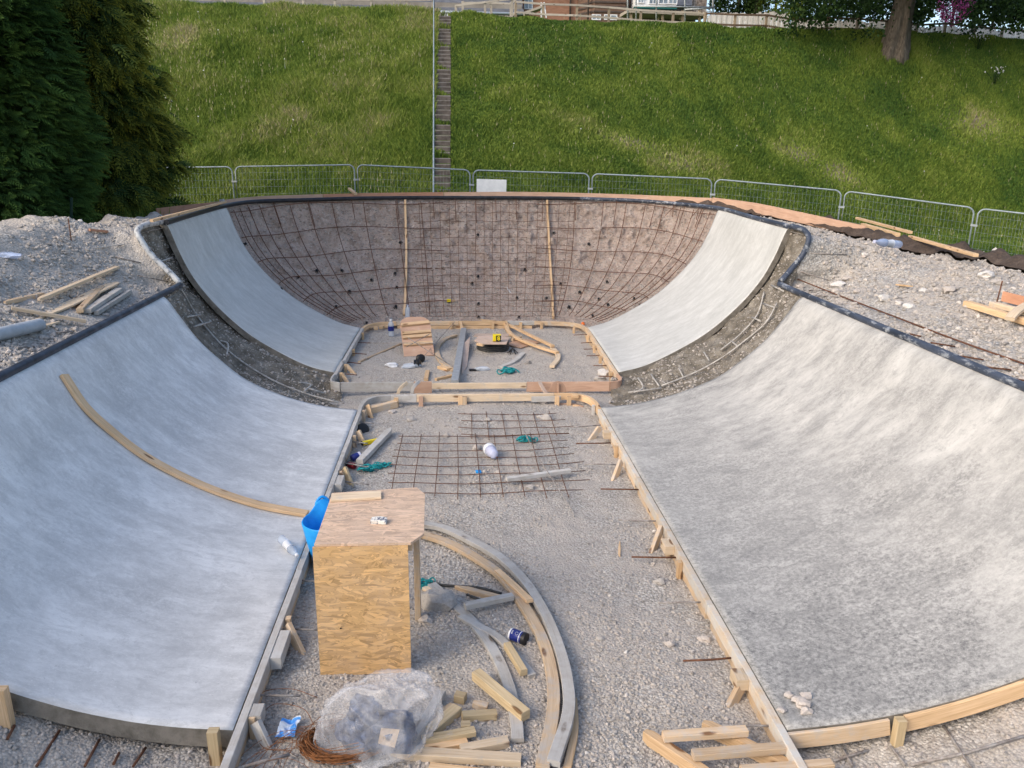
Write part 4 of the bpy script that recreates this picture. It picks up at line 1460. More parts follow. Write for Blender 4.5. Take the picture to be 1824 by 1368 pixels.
for t_ in (2.15, 2.4, 2.72, 3.05, 3.4, 3.75, 4.1, 4.5, 5.0, 5.5, 5.9):
    b_.rod([wallp(t_ + .03 * math.sin(4 * v), v, -.025) for v in np.linspace(.06, .97, 16)], .0085, 5)
for t_ in (9.0, 9.5, 9.9, 10.25, 10.6, 10.95, 11.3, 11.6, 11.85):
    b_.rod([wallp(t_ + .03 * math.sin(4 * v), v, -.025) for v in np.linspace(.06, .97, 16)], .0085, 5)
for k_, v_ in enumerate((.20, .34, .49, .64, .80, .96)):
    b_.rod([wallp(t_, v_ + .012 * math.sin(2.2 * t_ + k_), -.035) for t_ in np.linspace(2.0, 6.3, 60)], .0085, 5)
    b_.rod([wallp(t_, v_ + .012 * math.sin(2.2 * t_ + k_), -.035) for t_ in np.linspace(8.3, 12.0, 60)], .0085, 5)
for k_, v_ in enumerate(np.linspace(.05, .95, 17)):
    b_.rod([wallp(t_, v_ + .004 * math.sin(9 * t_ + k_), -.015) for t_ in np.linspace(5.75, 9.0, 26)], .0046, 4)
for t_ in np.linspace(5.85, 8.9, 17):
    b_.rod([wallp(t_, v, -.022) for v in np.linspace(.04, .97, 14)], .0046, 4)
for t_ in (2.7, 3.4, 4.1, 4.8, 5.5, 6.1, 6.55, 7.0, 7.45, 7.9, 8.4, 9.0, 9.7, 10.4, 11.0, 11.5):
    b_.rod([wallp(t_, .985, -.01), wallp(t_ + .01, .90, -.02), wallp(t_ + .015, .82 + .05 * random.random(), -.015)], .008, 5)
for (t_, s_) in ((10.75, .10), (10.8, -.12), (11.4, .14), (11.42, -.1)):
    b_.rod([wallp(t_, .985, -.02), wallp(t_ + s_, .90, -.10)], .007, 5)
tag(b_.build('rebar_grid', M_RUST), 'rusty rebar grid fixed over the bare dirt wall at the back of the bowl', 'rebar grid')

chair = MB()
for k_ in range(5):
    a_ = k_ * 1.2566
    chair.bar((0, 0, .085), (.055 * math.cos(a_), .055 * math.sin(a_), 0), .02, .014)
chair.lathe([(.036, .06), (.045, .075), (.036, .095), (.018, .10)], (0, 0, 0), n=10)
ch_me = chair.build('rebar_spacer', M_BLACK)
SPC = [(434, 436), (529, 495), (563, 484), (610, 482.5), (662, 499.6), (706.4, 514), (622, 521), (598, 549), (704, 549), (498, 518), (715, 432), (703.6, 489), (850.4, 420), (851, 494), (840, 507), (852, 543), (852, 567), (652, 578), (987, 415.5), (1049, 435), (935.5, 482.5), (998, 507), (1082, 504), (1033, 522), (1067, 535), (921, 532), (972, 532), (1129, 534), (1084, 545), (1013, 549), (1141, 547), (1057, 565), (924, 567), (1122, 565)]
SPC.sort()
first = True
for i, (px, py) in enumerate(SPC):
    h_ = DIRT_BVH.ray_cast(Vector(CAMP), Vector(ray(px, py)).normalized())
    if h_[0] is None:
        continue
    o_ = ch_me if first else ch_me.copy()
    if not first:
        COL.objects.link(o_)
    first = False
    nrm = h_[1] if h_[1].dot(Vector(ray(px, py))) < 0 else -h_[1]
    o_.location = h_[0]
    o_.rotation_euler = nrm.to_track_quat('Z', 'Y').to_euler()
    o_.scale = [random.uniform(.6, .8)] * 3
    tag(o_, 'black plastic spacer clipped to the wall rebar, %s counting from the left' % ordinal(i), 'rebar spacer', 'rebar spacers on the dirt wall')

def wallhit(px, py):
    q = hit(px, py, DIRT_BVH)
    return q


# screed battens on the wall
for pts_, lb in ((((722, 358), (723, 400), (724, 450), (723.5, 500), (722, 535), (720, 562)), 'left'), (((974, 358), (976, 400), (978.5, 450), (981.5, 500), (983.5, 535), (985, 568)), 'right')):
    P_ = [wallhit(*p_) + np.array([0, -.045, .03]) for p_ in pts_]
    b_ = MB(); b_.sweep(catmull(P_, 4), rect_section(.05, .05), up=(0, -.7, .7))
    tag(b_.build('screed_batten', MW['pine']), 'thin pine batten running up the dirt wall, the %s one of two' % lb, 'batten', 'screed battens on the dirt wall')
q = wallhit(803, 539)
b_ = MB(); b_.bar(q + [-.09, -.03, .05], q + [.0, -.03, .055], .05, .06); o_ = b_.build('clamp', M_YEL)
tag(o_, 'small yellow tool with black jaws resting on the wall rebar', 'tool')
b_ = MB(); b_.bar(q + [.002, -.03, .045], q + [.10, -.03, .05], .05, .05); b_.build('tan_handle', M_TAN, o_)
b_ = MB(); b_.bar(q + [-.08, -.03, .0], q + [-.01, -.03, .02], .04, .03); b_.build('black_jaw', M_BLACK, o_)
q = wallhit(907, 519)
b_ = MB(); b_.bar(q + [-.05, -.03, .09], q + [.05, -.03, -.06], .07, .03); tag(b_.build('paper_scrap', M_WHITEP), 'white scrap caught on the wall rebar in the middle', 'litter')
q = wallhit(1038, 579)
if q is not None:
    b_ = MB(); b_.lathe([(.012, 0), (.045, .01), (.035, .06), (.012, .075)], q + [0, -.03, 0], n=9); tag(b_.build('orange_marker', M_ORANGE), 'small bright orange cap by the right rear corner of the frame', 'marker')

# rebar bars left in the two unpoured strips
def gap_bar(pts, side, label, r=.013):
    P_ = [hit(px, py, GAP_BVH[0 if side < 0 else 1]) for px, py in pts]
    P_ = [p_ + np.array([-side * .02, -.02, .05]) for p_ in P_ if p_ is not None]
    if len(P_) < 2:
        return
    b_ = MB()
    b_.rod(catmull(P_, 4) if len(P_) > 2 else P_, r, 6)
    tag(b_.build('rebar_rod', M_REBAR_P), label, 'rebar', 'cement coated bars in the unpoured strips')


gap_bar([(322, 520), (345, 560), (380, 605), (420, 642), (480, 680), (540, 705), (600, 722)], -1, 'long curved bar running down the left unpoured strip')
gap_bar([(333, 570), (356, 566)], -1, 'short bar stub high in the left unpoured strip')
gap_bar([(345, 587), (375, 578)], -1, 'second short bar stub below the highest in the left strip')
gap_bar([(286, 471), (306, 464)], -1, 'short bar stub just under the left coping bend')
gap_bar([(402, 640), (405, 618), (392, 612)], -1, 'hooked bar sticking out midway down the left strip')
gap_bar([(540, 702), (552, 690), (530, 686)], -1, 'forked bar low in the left strip')
gap_bar([(545, 696), (575, 705), (620, 708)], -1, 'bar lying near the foot of the left strip')
gap_bar([(1385, 545), (1365, 580), (1330, 610), (1290, 640), (1240, 668), (1180, 692)], 1, 'long curved bar running down the right unpoured strip')
gap_bar([(1362, 525), (1350, 565), (1320, 600), (1285, 628)], 1, 'second curved bar beside the long one in the right strip')
gap_bar([(1375, 513), (1396, 524)], 1, 'cross bar high in the right strip under the coping')
gap_bar([(1360, 546), (1380, 553)], 1, 'cross bar second from the top of the right strip')
gap_bar([(1340, 570), (1355, 577)], 1, 'short cross bar mid height in the right strip')
gap_bar([(1303, 612), (1315, 622)], 1, 'cross bar below the middle of the right strip')
gap_bar([(1255, 632), (1264, 647)], 1, 'short bar stub lower in the right strip')
gap_bar([(1210, 660), (1218, 676)], 1, 'bar stub near the foot of the right strip')
gap_bar([(1161, 672), (1175, 692)], 1, 'bar stub second from the foot of the right strip')
gap_bar([(1138, 678), (1147, 695), (1130, 704)], 1, 'hooked bar at the foot of the right strip')
gap_bar([(1080, 698), (1120, 704), (1180, 696)], 1, 'bar lying flat at the foot of the right strip')

# rebar ends in the gravel banks at the bottom of the picture
for i, (a, c_) in enumerate((((14, 1322), (27, 1297)), ((66, 1370), (107, 1306)), ((152, 1370), (178, 1322)), ((203, 1366), (213, 1346)), ((238, 1370), (260, 1337)))):
    p0, p1 = G(*a, .02), G(*c_, .02)
    b_ = MB(); b_.rod([p0, p1], .009, 6)
    tag(b_.build('rebar_rod', M_RUST), 'rusty bar end in the gravel below the left ramp, %s from the left' % ordinal(i), 'rebar', 'bars in the gravel at the lower left')
for i, (pts) in enumerate((((1484, 1360), (1545, 1341)), ((1500, 1338), (1518, 1370)), ((1586, 1335), (1612, 1368)), ((1680, 1298), (1712, 1346), (1728, 1372)), ((1620, 1368), (1720, 1346), (1824, 1316)))):
    b_ = MB(); b_.rod([G(px, py, .02) for px, py in pts], .009, 6)
    tag(b_.build('rebar_rod', M_REBAR_G), 'cement grey bar in the gravel below the right ramp, %s from the left' % ordinal(i), 'rebar', 'bars in the gravel at the lower right')


# ------------------------------------------------------------------ things lying about
def plank(a, c_, w_, h_, mat, label, cat='plank', lift=0.0, surf=G, name='plank', group=None, z=None, tip0=1.0, tip1=1.0, dz0=0.0, dz1=0.0, flat=True):
    p0 = onz(*a, z) if z is not None else surf(*a)
    p1 = onz(*c_, z) if z is not None else surf(*c_)
    p0 = p0 + np.array([0, 0, h_ / 2 + lift + dz0])
    p1 = p1 + np.array([0, 0, h_ / 2 + lift + dz1])
    b_ = MB()
    b_.bar(p0, p1, w_, h_, tip0=tip0, tip1=tip1)
    return tag(b_.build(name, MW[mat]), label, cat, group)


def arc(pts, w_, h_, mat, label, cat='curved rib', lift=0.0, surf=G, group=None, name='curved_rib', z=None, n=6):
    P_ = [(onz(*p_, z) if z is not None else surf(*p_)) for p_ in pts]
    zz = np.linspace(P_[0][2], P_[-1][2], len(P_))
    P_ = [np.array([p_[0], p_[1], zz[i] + h_ / 2 + lift]) for i, p_ in enumerate(P_)]
    b_ = MB()
    b_.sweep(catmull(P_, n), rect_section(w_, h_))
    return tag(b_.build(name, MW[mat]), label, cat, group)


def blob(verts, c, s, R=None):
    V = verts * np.array(s)
    if R is not None:
        V = V @ R.T
    return V + np.array(c)


def rock(px, py, s, label, surf=G, seed=1, squash=(1, .8, .62), group=None, lift=.3, q=None, tint=.5):
    p_ = surf(px, py) if q is None else np.array(q)
    V, F = rock_shape(seed, squash, 2, .5)
    V = V * s + p_ + np.array([0, 0, s * squash[2] * lift])
    o_ = np.array([p_[0], p_[1], p_[2]])
    ob = np_mesh('stone', V - o_, F, M_STONE, False, None, np.full(len(V), tint))
    ob.location = Vector(o_)
    return tag(ob, label, 'stone', group)


def twine(px, py, s, label, surf=G, seed=0):
    rs = np.random.default_rng(seed)
    p_ = surf(px, py)
    b_ = MB()
    for k_ in range(9):
        c0 = p_ + np.r_[rs.normal(0, s * .22, 2), s * .12 + rs.random() * s * .12]
        ph, rr = rs.random() * 6.28, s * (.2 + .25 * rs.random())
        pts = [c0 + np.array([rr * math.cos(ph + t * 1.3), rr * .7 * math.sin(ph + t * 1.3), s * .10 * math.sin(t * 2.3 + k_)]) for t in np.linspace(0, 4.0, 13)]
        b_.rod(pts, s * .045, 5)
    return tag(b_.build('tangled_twine', M_TEAL), label, 'twine', 'tangles of teal twine')


# ---- workbench of strand board
yF, yB_, zT = 4.87, 5.66, .87
WB = thing('workbench', (-.97, 5.2, ZF), 'small workbench of orange strand board standing on the near floor', 'workbench')
b_ = MB()
b_.prism([(-1.305, yF, ZF), (-.665, yF + .01, ZF), (-.665, yF + .01, zT - .02), (-1.305, yF, zT - .02)], .018)
b_.build('front_panel', M_OSB, WB)
tp = [onz(560, 968, zT), onz(732, 965, zT), onz(755, 950, zT), onz(757, 880, zT), onz(742, 868, zT), onz(592, 878, zT)]
tp = [np.array([p_[0], p_[1] + (-.012 if i < 2 else 0), zT]) for i, p_ in enumerate(tp)]
b_ = MB(); b_.prism(tp, .018); b_.build('bench_top', M_OSB_G, WB)
for x_, m_ in ((-.645, 'pine_dusty'), (-1.27, 'pine_dusty')):
    b_ = MB(); b_.bar((x_, 5.55, ZF - .02), (x_, 5.55, zT - .02), .10, .045, up=(1, 0, 0)); b_.build('leg', MW[m_], WB)
b_ = MB(); b_.bar((-1.25, 4.93, zT - .055), (-1.25, 5.5, zT - .055), .045, .07); b_.build('rail', MW['pine_dusty'], WB)
b_ = MB(); b_.bar((-.66, 4.93, zT - .055), (-.66, 5.5, zT - .055), .045, .07); b_.build('rail', MW['pine_dusty'], WB)
h_ = ony(607, 1119, yF - .004)
b_ = MB(); b_.lathe([(.006, 0), (.0065, .003)], h_, (0, -1, 0), 10); b_.build('knot_hole', M_BLACK, WB)
p0, p1 = onz(590, 889, zT), onz(679, 884, zT)
b_ = MB(); b_.bar(p0 + [0, 0, .011], p1 + [0, 0, .011], .125, .02); tag(b_.build('plank', MW['pale']), 'short clean plank lying across the back of the workbench top', 'plank')
# crumpled packet
q = onz(675, 931, zT)
V, F = ICO3
Vb = np.clip(V, -.55, .55) / .55 * np.array([.055, .030, .014])
Vb += .006 * np.stack([vnoise(V, 2.5, 3), vnoise(V, 2.5, 5), vnoise(V, 2.5, 7)], 1)
cr = np_mesh('card_packet', Vb + [0, 0, .016], F, M_CIG)
cr.location = Vector(q)
cr.rotation_euler = (0, 0, -.1)
tag(cr, 'crumpled white card packet on the workbench top', 'packet')

# ---- blue trug beside the bench
TR = thing('flexible_bucket', (-1.47, 6.5, ZF), 'bright blue flexible bucket standing between the workbench and the left formwork', 'bucket')
nS = 40
prof = [(.0, .012), (.13, .012), (.145, .02), (.185, .22), (.228, .43), (.235, .437), (.242, .425), (.20, .2), (.158, .0), (.0, .0)]
VV, FF = [], []
for i, (r_, z_) in enumerate(prof):
    for k in range(nS):
        a_ = 2 * math.pi * k / nS
        lobe = max(0, math.cos(2 * (a_ - math.radians(112)))) ** 3
        zz = z_ + (.105 * lobe if z_ > .3 else 0)
        VV.append((r_ * math.cos(a_) * (1.0 if z_ < .3 else 1 + .05 * lobe), r_ * math.sin(a_) * .96, zz))
for i in range(len(prof) - 1):
    for k in range(nS):
        k2 = (k + 1) % nS
        am = math.degrees(2 * math.pi * (k + .5) / nS)
        FF.append((i * nS + k, i * nS + k2, (i + 1) * nS + k2, (i + 1) * nS + k))
b_ = MB(); b_.raw([np.array(v) + [-1.47, 6.5, ZF] for v in VV], FF, 0, True)
b_.build('bucket_body', M_BLUE, TR)
for a0 in (112, 292):
    b_ = MB()
    pts = []
    for da, z_ in ((-15, .45), (-11, .52), (0, .555), (11, .52), (15, .45)):
        a_ = math.radians(a0 + da)
        pts.append(np.array([-1.47 + .25 * math.cos(a_), 6.5 + .24 * math.sin(a_), ZF + z_]))
    b_.rod(catmull(pts, 5), .014, 8)
    b_.build('handle', M_BLUE, TR)


# ---- curved template plank on the left ramp
def ramp_hit(px, py, k=0):
    return hit(px, py, RAMP_BVH[k])


pp = [(112, 672), (150, 728), (200, 774), (250, 812), (310, 846), (380, 877), (460, 903), (545, 919)]
P_ = [ramp_hit(*p_) for p_ in pp]
P_ = [p_ for p_ in P_ if p_ is not None]
P_ = catmull(P_, 6)
P_ = [p_ + np.array([.6 * .022, 0, .022]) for p_ in P_]
nr = [np.array([.75 * min(1, max(0, (-p_[0] - 1.7) / 2.5)), 0, 1 - .55 * min(1, max(0, (-p_[0] - 1.7) / 2.5))]) for p_ in P_]
b_ = MB(); b_.sweep(P_, rect_section(.10, .035), up=nr)
tag(b_.build('curved_plank', MW['pine']), 'long curved knotty pine plank lying on the left concrete ramp', 'plank')


# ---- bottles
def bottle(p0, p1, r, label, mat, capm, waist=False, group='plastic bottles', lab=None):
    p0, p1 = np.array(p0, float), np.array(p1, float)
    L = np.linalg.norm(p1 - p0)
    ax = (p1 - p0) / L
    pr = [(.0, .0), (r * .82, .0), (r, .03 * L), (r, .30 * L), (r * (.80 if waist else 1), .46 * L), (r * (.82 if waist else 1), .52 * L), (r, .62 * L), (r * .95, .70 * L), (r * .62, .83 * L), (r * .34, .90 * L), (r * .34, .93 * L)]
    t_ = thing('plastic_bottle', p0, label, 'bottle', group)
    b_ = MB(); b_.lathe(pr, p0, ax, 20, caps=False); b_.build('bottle_body', mat, t_)
    b_ = MB(); b_.lathe([(r * .40, .92 * L), (r * .42, .93 * L), (r * .42, .99 * L), (r * .36, L)], p0, ax, 14); b_.build('cap', capm, t_)
    if lab:
        b_ = MB(); b_.lathe([(r * 1.01, .33 * L), (r * (.84 if waist else 1.015), .46 * L), (r * (.85 if waist else 1.015), .52 * L), (r * 1.01, .6 * L)], p0, ax, 20, caps=False); b_.build('label', lab, t_)
    return t_


q0, q1 = ramp_hit(499, 966), ramp_hit(531, 997)
bottle(q0 + [.01, 0, .04], q1 + [.0, 0, .036], .040, 'empty clear waisted bottle lying on the left concrete ramp', M_BOTTLE, M_WHITEP, True, lab=M_WHITEP)
q = G(697, 599)
bottle(q, q + [0, 0, .36], .062, 'clear bottle standing upright in the left rear corner of the deep end', M_BOTTLE, M_WHITEP, False, lab=M_BLUECAN)
q = onz(728, 569, -.1)
bottle((q[0], 16.95, .0), (q[0] + .01, 16.95, .30), .055, 'clear bottle mostly hidden behind the propped plywood template', M_BOTTLE, M_LILAC, False)
q0, q1 = D(1601, 443), D(1556, 437)
bottle(q0 + [0, 0, .07], q1 + [0, 0, .06], .068, 'crumpled pale blue bottle lying on the right deck', M_BOTTLE_B, M_LILAC, True, lab=M_WHITEP)
# white and lilac cup lying on the rebar mat
q0, q1 = G(873, 812), G(890, 832)
t_ = thing('plastic_cup', q0, 'lilac and white plastic cup lying on the rebar mat', 'cup')
ax = q1 - q0
b_ = MB(); b_.lathe([(.075, 0), (.068, .09), (.06, .17), (.045, .20), (.0, .20)], q0 + [0, 0, .075], ax, 18); b_.build('cup_body', M_LILAC, t_)
b_ = MB(); b_.lathe([(.0, -.10), (.05, -.095), (.079, -.06), (.08, .015), (.0, .016)], q0 + [0, 0, .075], ax, 18); b_.build('lid', M_WHITEP, t_)


# ---- cans
def can(px, py, d, r, L, label, mat, bands, surf=G):
    q = surf(px, py) + np.array([0, 0, r])
    d = np.array(d, float)
    d /= np.linalg.norm(d)
    t_ = thing('drinks_can', q - [0, 0, r], label, 'can', 'drinks cans')
    b_ = MB(); b_.lathe([(r * .8, -L / 2), (r, -L / 2 + .008), (r, L / 2 - .012), (r * .85, L / 2)], q, d, 22); b_.build('can_body', mat, t_)
    for nm, m_, z0, z1, k in bands:
        b_ = MB(); b_.lathe([(r * k, z0 * L), (r * k * 1.004, z0 * L + .001), (r * k * 1.004, z1 * L - .001), (r * k, z1 * L)], q, d, 22); b_.build(nm, m_, t_)
    return t_


cc = can(923, 1143, (.62, -.45, 0), .046, .135, 'dark blue printed drinking cup with black lid lying near the curved ribs', M_BLUECAN, [('white_base', M_WHITEP, -.50, -.40, 1.0), ('white_band', M_WHITEP, .16, .20, 1.012), ('black_lid', M_BLACK, .30, .52, 1.03)])
q = G(923, 1143) + np.array([0, 0, .046])
ax = np.array([.62, -.45, 0]); ax /= np.linalg.norm(ax)
tt_ = np.cross([0, 0, 1.0], ax)
nrm_ = np.array([-.2, -.5, .85]); nrm_ -= ax * (nrm_ @ ax); nrm_ /= np.linalg.norm(nrm_); sd_ = np.cross(ax, nrm_)
b_ = MB()
b_.rod([q + nrm_ * .0465 * math.cos(a_ * .0) + ax * (.0 + .012 * math.cos(a_)) + sd_ * .012 * math.sin(a_) for a_ in np.linspace(0, 6.0, 16)], .0012, 4)
b_.build('round_emblem', M_WHITEP, cc)
for k_ in range(4):
    b_ = MB()
    b_.bar(q + nrm_ * .0465 - ax * .045 + sd_ * (-.012 + .008 * k_), q + nrm_ * .0465 - ax * .033 + sd_ * (-.012 + .008 * k_), .003, .002, up=nrm_)
    b_.build('letter_mark', M_WHITEP, cc)
can(634, 820, (.8, .5, .2), .045, .12, 'blue and white tin beside the left formwork behind the workbench', M_BLUECAN, [('pale_end', M_LILAC, .30, .51, 1.01)])
can(626, 834, (.8, -.6, 0), .036, .12, 'dark red can just below the blue tin by the left formwork', M_RED, [('black_end', M_BLACK, -.52, -.3, 1.01)])

# ---- near floor: planks, tools, twine, stones
plank((641, 831), (697, 772), .085, .06, 'grey', 'long grey plank lying at a slant beside the left formwork', tip1=.25, lift=.03)
plank((902, 866), (1015, 850), .055, .045, 'grey', 'grey cement splashed batten lying across the right of the rebar mat', lift=.06)
plank((1104, 966), (1103, 992), .022, .015, 'pine', 'small thin pine stake lying alone on the gravel at the right', 'stake', tip0=.4)
q = G(661, 791)
lv = thing('spirit_level', q, 'bright yellow spirit level lying by the grey plank', 'spirit level')
b_ = MB(); b_.bar(q + [-.10, -.05, .03], q + [.13, .09, .03], .05, .045); b_.build('level_body', M_YEL, lv)
b_ = MB(); b_.bar(q + [-.11, -.056, .03], q + [-.102, -.05, .03], .054, .05); b_.build('end_cap', M_BLACK, lv)
q = G(645, 769)
b_ = MB(); b_.lathe([(.05, 0), (.085, .004), (.085, .05), (.05, .054)], q + [0, 0, .02], (.4, -.7, .6), 18)
o_ = b_.build('tape_roll', M_BLACK); tag(o_, 'black and yellow roll of tape behind the left formwork', 'tape roll')
b_ = MB(); b_.lathe([(.088, .015), (.089, .016), (.089, .03), (.088, .031)], q + [0, 0, .02], (.4, -.7, .6), 18); b_.build('yellow_stripe', M_YEL, o_)
for i, (px, py, s, lb) in enumerate(((659, 838, .22, 'larger tangle of teal twine below the grey plank, by the left formwork'), (682, 832, .15, 'smaller tangle of teal twine to the right of the larger one'), (936, 787, .20, 'tangle of teal twine on the rebar mat under the diagonal rod'), (903, 664, .26, 'tangle of teal twine on the floor of the deep end'), (752, 1044, .16, 'tangle of teal twine beside the right leg of the workbench'))):
    twine(px, py, s, lb, seed=40 + i)
b_ = MB(); q = G(852, 842); b_.bar(q + [-.03, 0, .012], q + [.03, .01, .012], .06, .02); tag(b_.build('plastic_scrap', M_BLUE), 'tiny blue plastic scrap on the near floor', 'litter')
NS = [(969, 718, .075, 'pale grey stone under the right of the cross formwork'), (975, 746, .085, 'pale angular stone lying on the far rebar mat'), (960, 744, .05, 'small pale stone beside the angular one'), (1034, 718, .08, 'brown stone at the right corner of the cross formwork'), (870, 749, .05, 'flat tan stone near the far mat'), (848, 801, .075, 'dark mossy stone on the rebar mat'), (862, 842, .04, 'round stone beside the blue scrap'), (887, 842, .035, 'small stone below the cup'),
      (943, 870, .05, 'stone against the middle of the grey batten'), (734, 749, .065, 'stone in a scrape on the left of the near floor'), (796, 778, .055, 'pale stone left of the mats'), (700, 735, .06, 'flat brown stone near the left of the cross formwork'), (780, 1075, .13, 'large grey boulder beside the workbench'), (758, 1108, .06, 'grey stone just below the boulder'), (1069, 1139, .03, 'round pink stone alone on the gravel, left of centre right'), (1108, 1137, .025, 'round pale stone right of the pink one'),
      (1205, 988, .045, 'pale stone near the right formwork braces'), (1175, 1038, .05, 'whitish stone below the right braces'), (1252, 1140, .05, 'pale stone against the right formwork'), (1192, 1150, .04, 'grey stone in the gravel left of the dowel'), (912, 708, .05, 'rubble lump under the middle of the cross formwork'), (780, 712, .05, 'stone under the left half of the cross formwork')]
for i, (px, py, s, lb) in enumerate(NS):
    rock(px, py, s, lb, seed=300 + i, group='stones on the near floor', tint=.35 + .5 * random.random())
# stones on the right ramp
RS = [(1405, 1241, .035, 'small pale stone, upper left of the pile on the right ramp'), (1422, 1249, .042, 'pale stone in the middle of the pile on the right ramp'), (1434, 1242, .042, 'pale stone, upper right of the pile on the right ramp'), (1428, 1258, .05, 'largest flat stone in the pile on the right ramp'), (1434, 1269, .043, 'lowest stone of the pile on the right ramp'), (1391, 1267, .036, 'single stone by the ramp edge left of the pile')]
for i, (px, py, s, lb) in enumerate(RS):
    q = ramp_hit(px, py, 1)
    rock(px, py, s, lb, seed=400 + i, squash=(1, .7, .55), q=q, group='stones on the right ramp', lift=.6, tint=.78)

# ---- curved ribs beside the bench
CR = 'curved timber ribs beside the workbench'
arc([(752, 944), (790, 951), (835, 970), (890, 1005), (935, 1050), (970, 1105), (995, 1170), (1010, 1230), (1011, 1295), (985, 1375)], .082, .045, 'grey', 'outermost long curved rib, grey with cement, lying on the gravel', lift=.04, group=CR)
arc([(748, 957), (800, 974), (850, 1004), (895, 1040), (940, 1098), (970, 1160), (984, 1225), (984, 1290), (966, 1375)], .085, .04, 'pine_dusty', 'long curved pine rib inside the grey one', lift=.02, group=CR)
arc([(905, 1043), (950, 1095), (980, 1150), (1000, 1215)], .06, .03, 'pine_dusty', 'short dusty rib squeezed between the long grey and pine ribs', lift=.0, group=CR)
arc([(1021, 1250), (1023, 1310), (1010, 1375)], .05, .035, 'pine', 'pine rib end showing right of the outermost grey rib', lift=.0, group=CR)
arc([(886, 1032), (915, 1056), (944, 1087)], .06, .03, 'pine', 'short pine rib piece lying on top of the long pine rib', lift=.068, group=CR)
arc([(769, 1046), (812, 1082), (850, 1120), (885, 1172), (908, 1235), (919, 1290), (922, 1325)], .082, .03, 'grey', 'inner curved rib, grey, nearest the plastic bag', lift=.01, group=CR)
arc([(820, 1101), (850, 1118), (890, 1143), (925, 1177), (948, 1208)], .065, .03, 'grey', 'short grey curved plank behind the inner rib', lift=.0, group=CR)
arc([(756, 1050), (775, 1060), (790, 1065)], .05, .03, 'pale', 'pale broken rib end under the inner rib by the bench', lift=.0, group=CR)

OC = 'timber offcuts in front of the workbench'
plank((811, 1050), (897, 1072), .055, .045, 'pine_dusty', 'pointed pine peg lying behind the inner rib', 'offcut', tip0=.3, name='timber_offcut', group=OC)
plank((828, 1094), (913, 1076), .06, .045, 'grey', 'cement grey offcut resting across the inner rib', 'offcut', lift=.05, name='timber_offcut', group=OC)
plank((848, 1215), (936, 1290), .075, .07, 'greenish', 'thick square post offcut resting on the inner rib', 'offcut', lift=.03, name='timber_offcut', group=OC)
plank((903, 1160), (933, 1210), .055, .05, 'greenish', 'square offcut lying on the short grey plank', 'offcut', lift=.03, name='timber_offcut', group=OC)
plank((811, 1247), (829, 1251), .06, .06, 'greenish', 'small cube shaped offcut beside the plastic bag', 'offcut', name='timber_offcut', group=OC)
plank((842, 1259), (868, 1266), .05, .05, 'pine_dusty', 'stubby pointed offcut to the right of the cube', 'offcut', name='timber_offcut', tip0=.5, group=OC)
plank((823, 1283), (884, 1279), .055, .055, 'greenish', 'short square offcut in the middle of the pile', 'offcut', name='timber_offcut', group=OC)
plank((821, 1301), (838, 1300), .055, .055, 'greenish', 'very small block under the middle offcut', 'offcut', name='timber_offcut', group=OC)
plank((765, 1312), (815, 1270), .075, .06, 'greenish', 'thick offcut pointing to the bag', 'offcut', name='timber_offcut', group=OC)
plank((741, 1325), (787, 1245), .06, .045, 'grey', 'blue grey stake against the plastic bag', 'offcut', lift=.03, name='timber_offcut', tip0=.5, group=OC)
plank((779, 1275), (806, 1260), .04, .03, 'pine_dusty', 'thin sliver between the blue grey stake and the thick offcut', 'offcut', name='timber_offcut', group=OC)
plank((752, 1331), (846, 1314), .06, .04, 'greenish', 'flat offcut, upper of the two stacked at the front', 'offcut', lift=.03, name='timber_offcut', group=OC)
plank((746, 1344), (832, 1328), .06, .045, 'pine', 'flat offcut, lower of the two stacked at the front', 'offcut', name='timber_offcut', group=OC)
plank((820, 1343), (905, 1327), .065, .05, 'pale', 'cement splashed offcut at the right of the front row', 'offcut', name='timber_offcut', group=OC)
plank((694, 1346), (928, 1360), .075, .05, 'pale', 'long pointed stake lying across the bottom of the pile', 'stake', name='timber_offcut', tip0=.2, group=OC)
plank((765, 1374), (900, 1390), .06, .045, 'pine', 'timber at the bottom picture edge under the long stake', 'offcut', name='timber_offcut', group=OC)
b_ = MB(); b_.rod(catmull([G(742, 1040, .02), G(800, 1047, .02), G(850, 1052, .03), G(893, 1061, .02)], 5), .012, 8)
b_.rod(catmull([G(832, 1062, .015), G(855, 1072, .02), G(880, 1075, .02)], 5), .012, 8)
tag(b_.build('rubber_hose', M_COIL), 'dark hose on the gravel behind the pointed peg', 'hose')

# ---- plastic bag with its contents
c0 = onz(678, 1294, ZF + .14)
BG = thing('plastic_bag', (c0[0], c0[1], ZF), 'clear polythene bag full of dark blue scraps in front of the workbench', 'bag')
b5 = bmesh.new(); bmesh.ops.create_icosphere(b5, subdivisions=6, radius=1.0)
V = np.array([v.co[:] for v in b5.verts]); F = np.array([[v.index for v in f.verts] for f in b5.faces]); b5.free()
th_ = np.arctan2(V[:, 1], V[:, 0])
W3 = V + .22 * np.stack([vnoise(V, 1.5, 4), vnoise(V, 1.5, 5), vnoise(V, 1.5, 6)], 1)
rid = 1 - np.abs(vnoise(W3 * [1.0, 1.6, .8], 1.35, 71))
rid2 = 1 - np.abs(vnoise(W3 @ np.array([[.8, .5, .3], [-.5, .8, .2], [-.2, -.3, .9]]) * [.7, 2.4, 1.0], 2.1, 77))
rr = 1 + .26 * (rid ** 2 - .55) + .10 * (rid2 ** 4 - .3) + .10 * vnoise(V, 1.0, 79)
S_ = np.stack([V[:, 0] * .355, V[:, 1] * .23, V[:, 2] * .315], 1) * rr[:, None]
S_[:, 0] += .07 * V[:, 2] - .10 * sm(.3, 1, V[:, 2]) * (1 - V[:, 0]) * .5
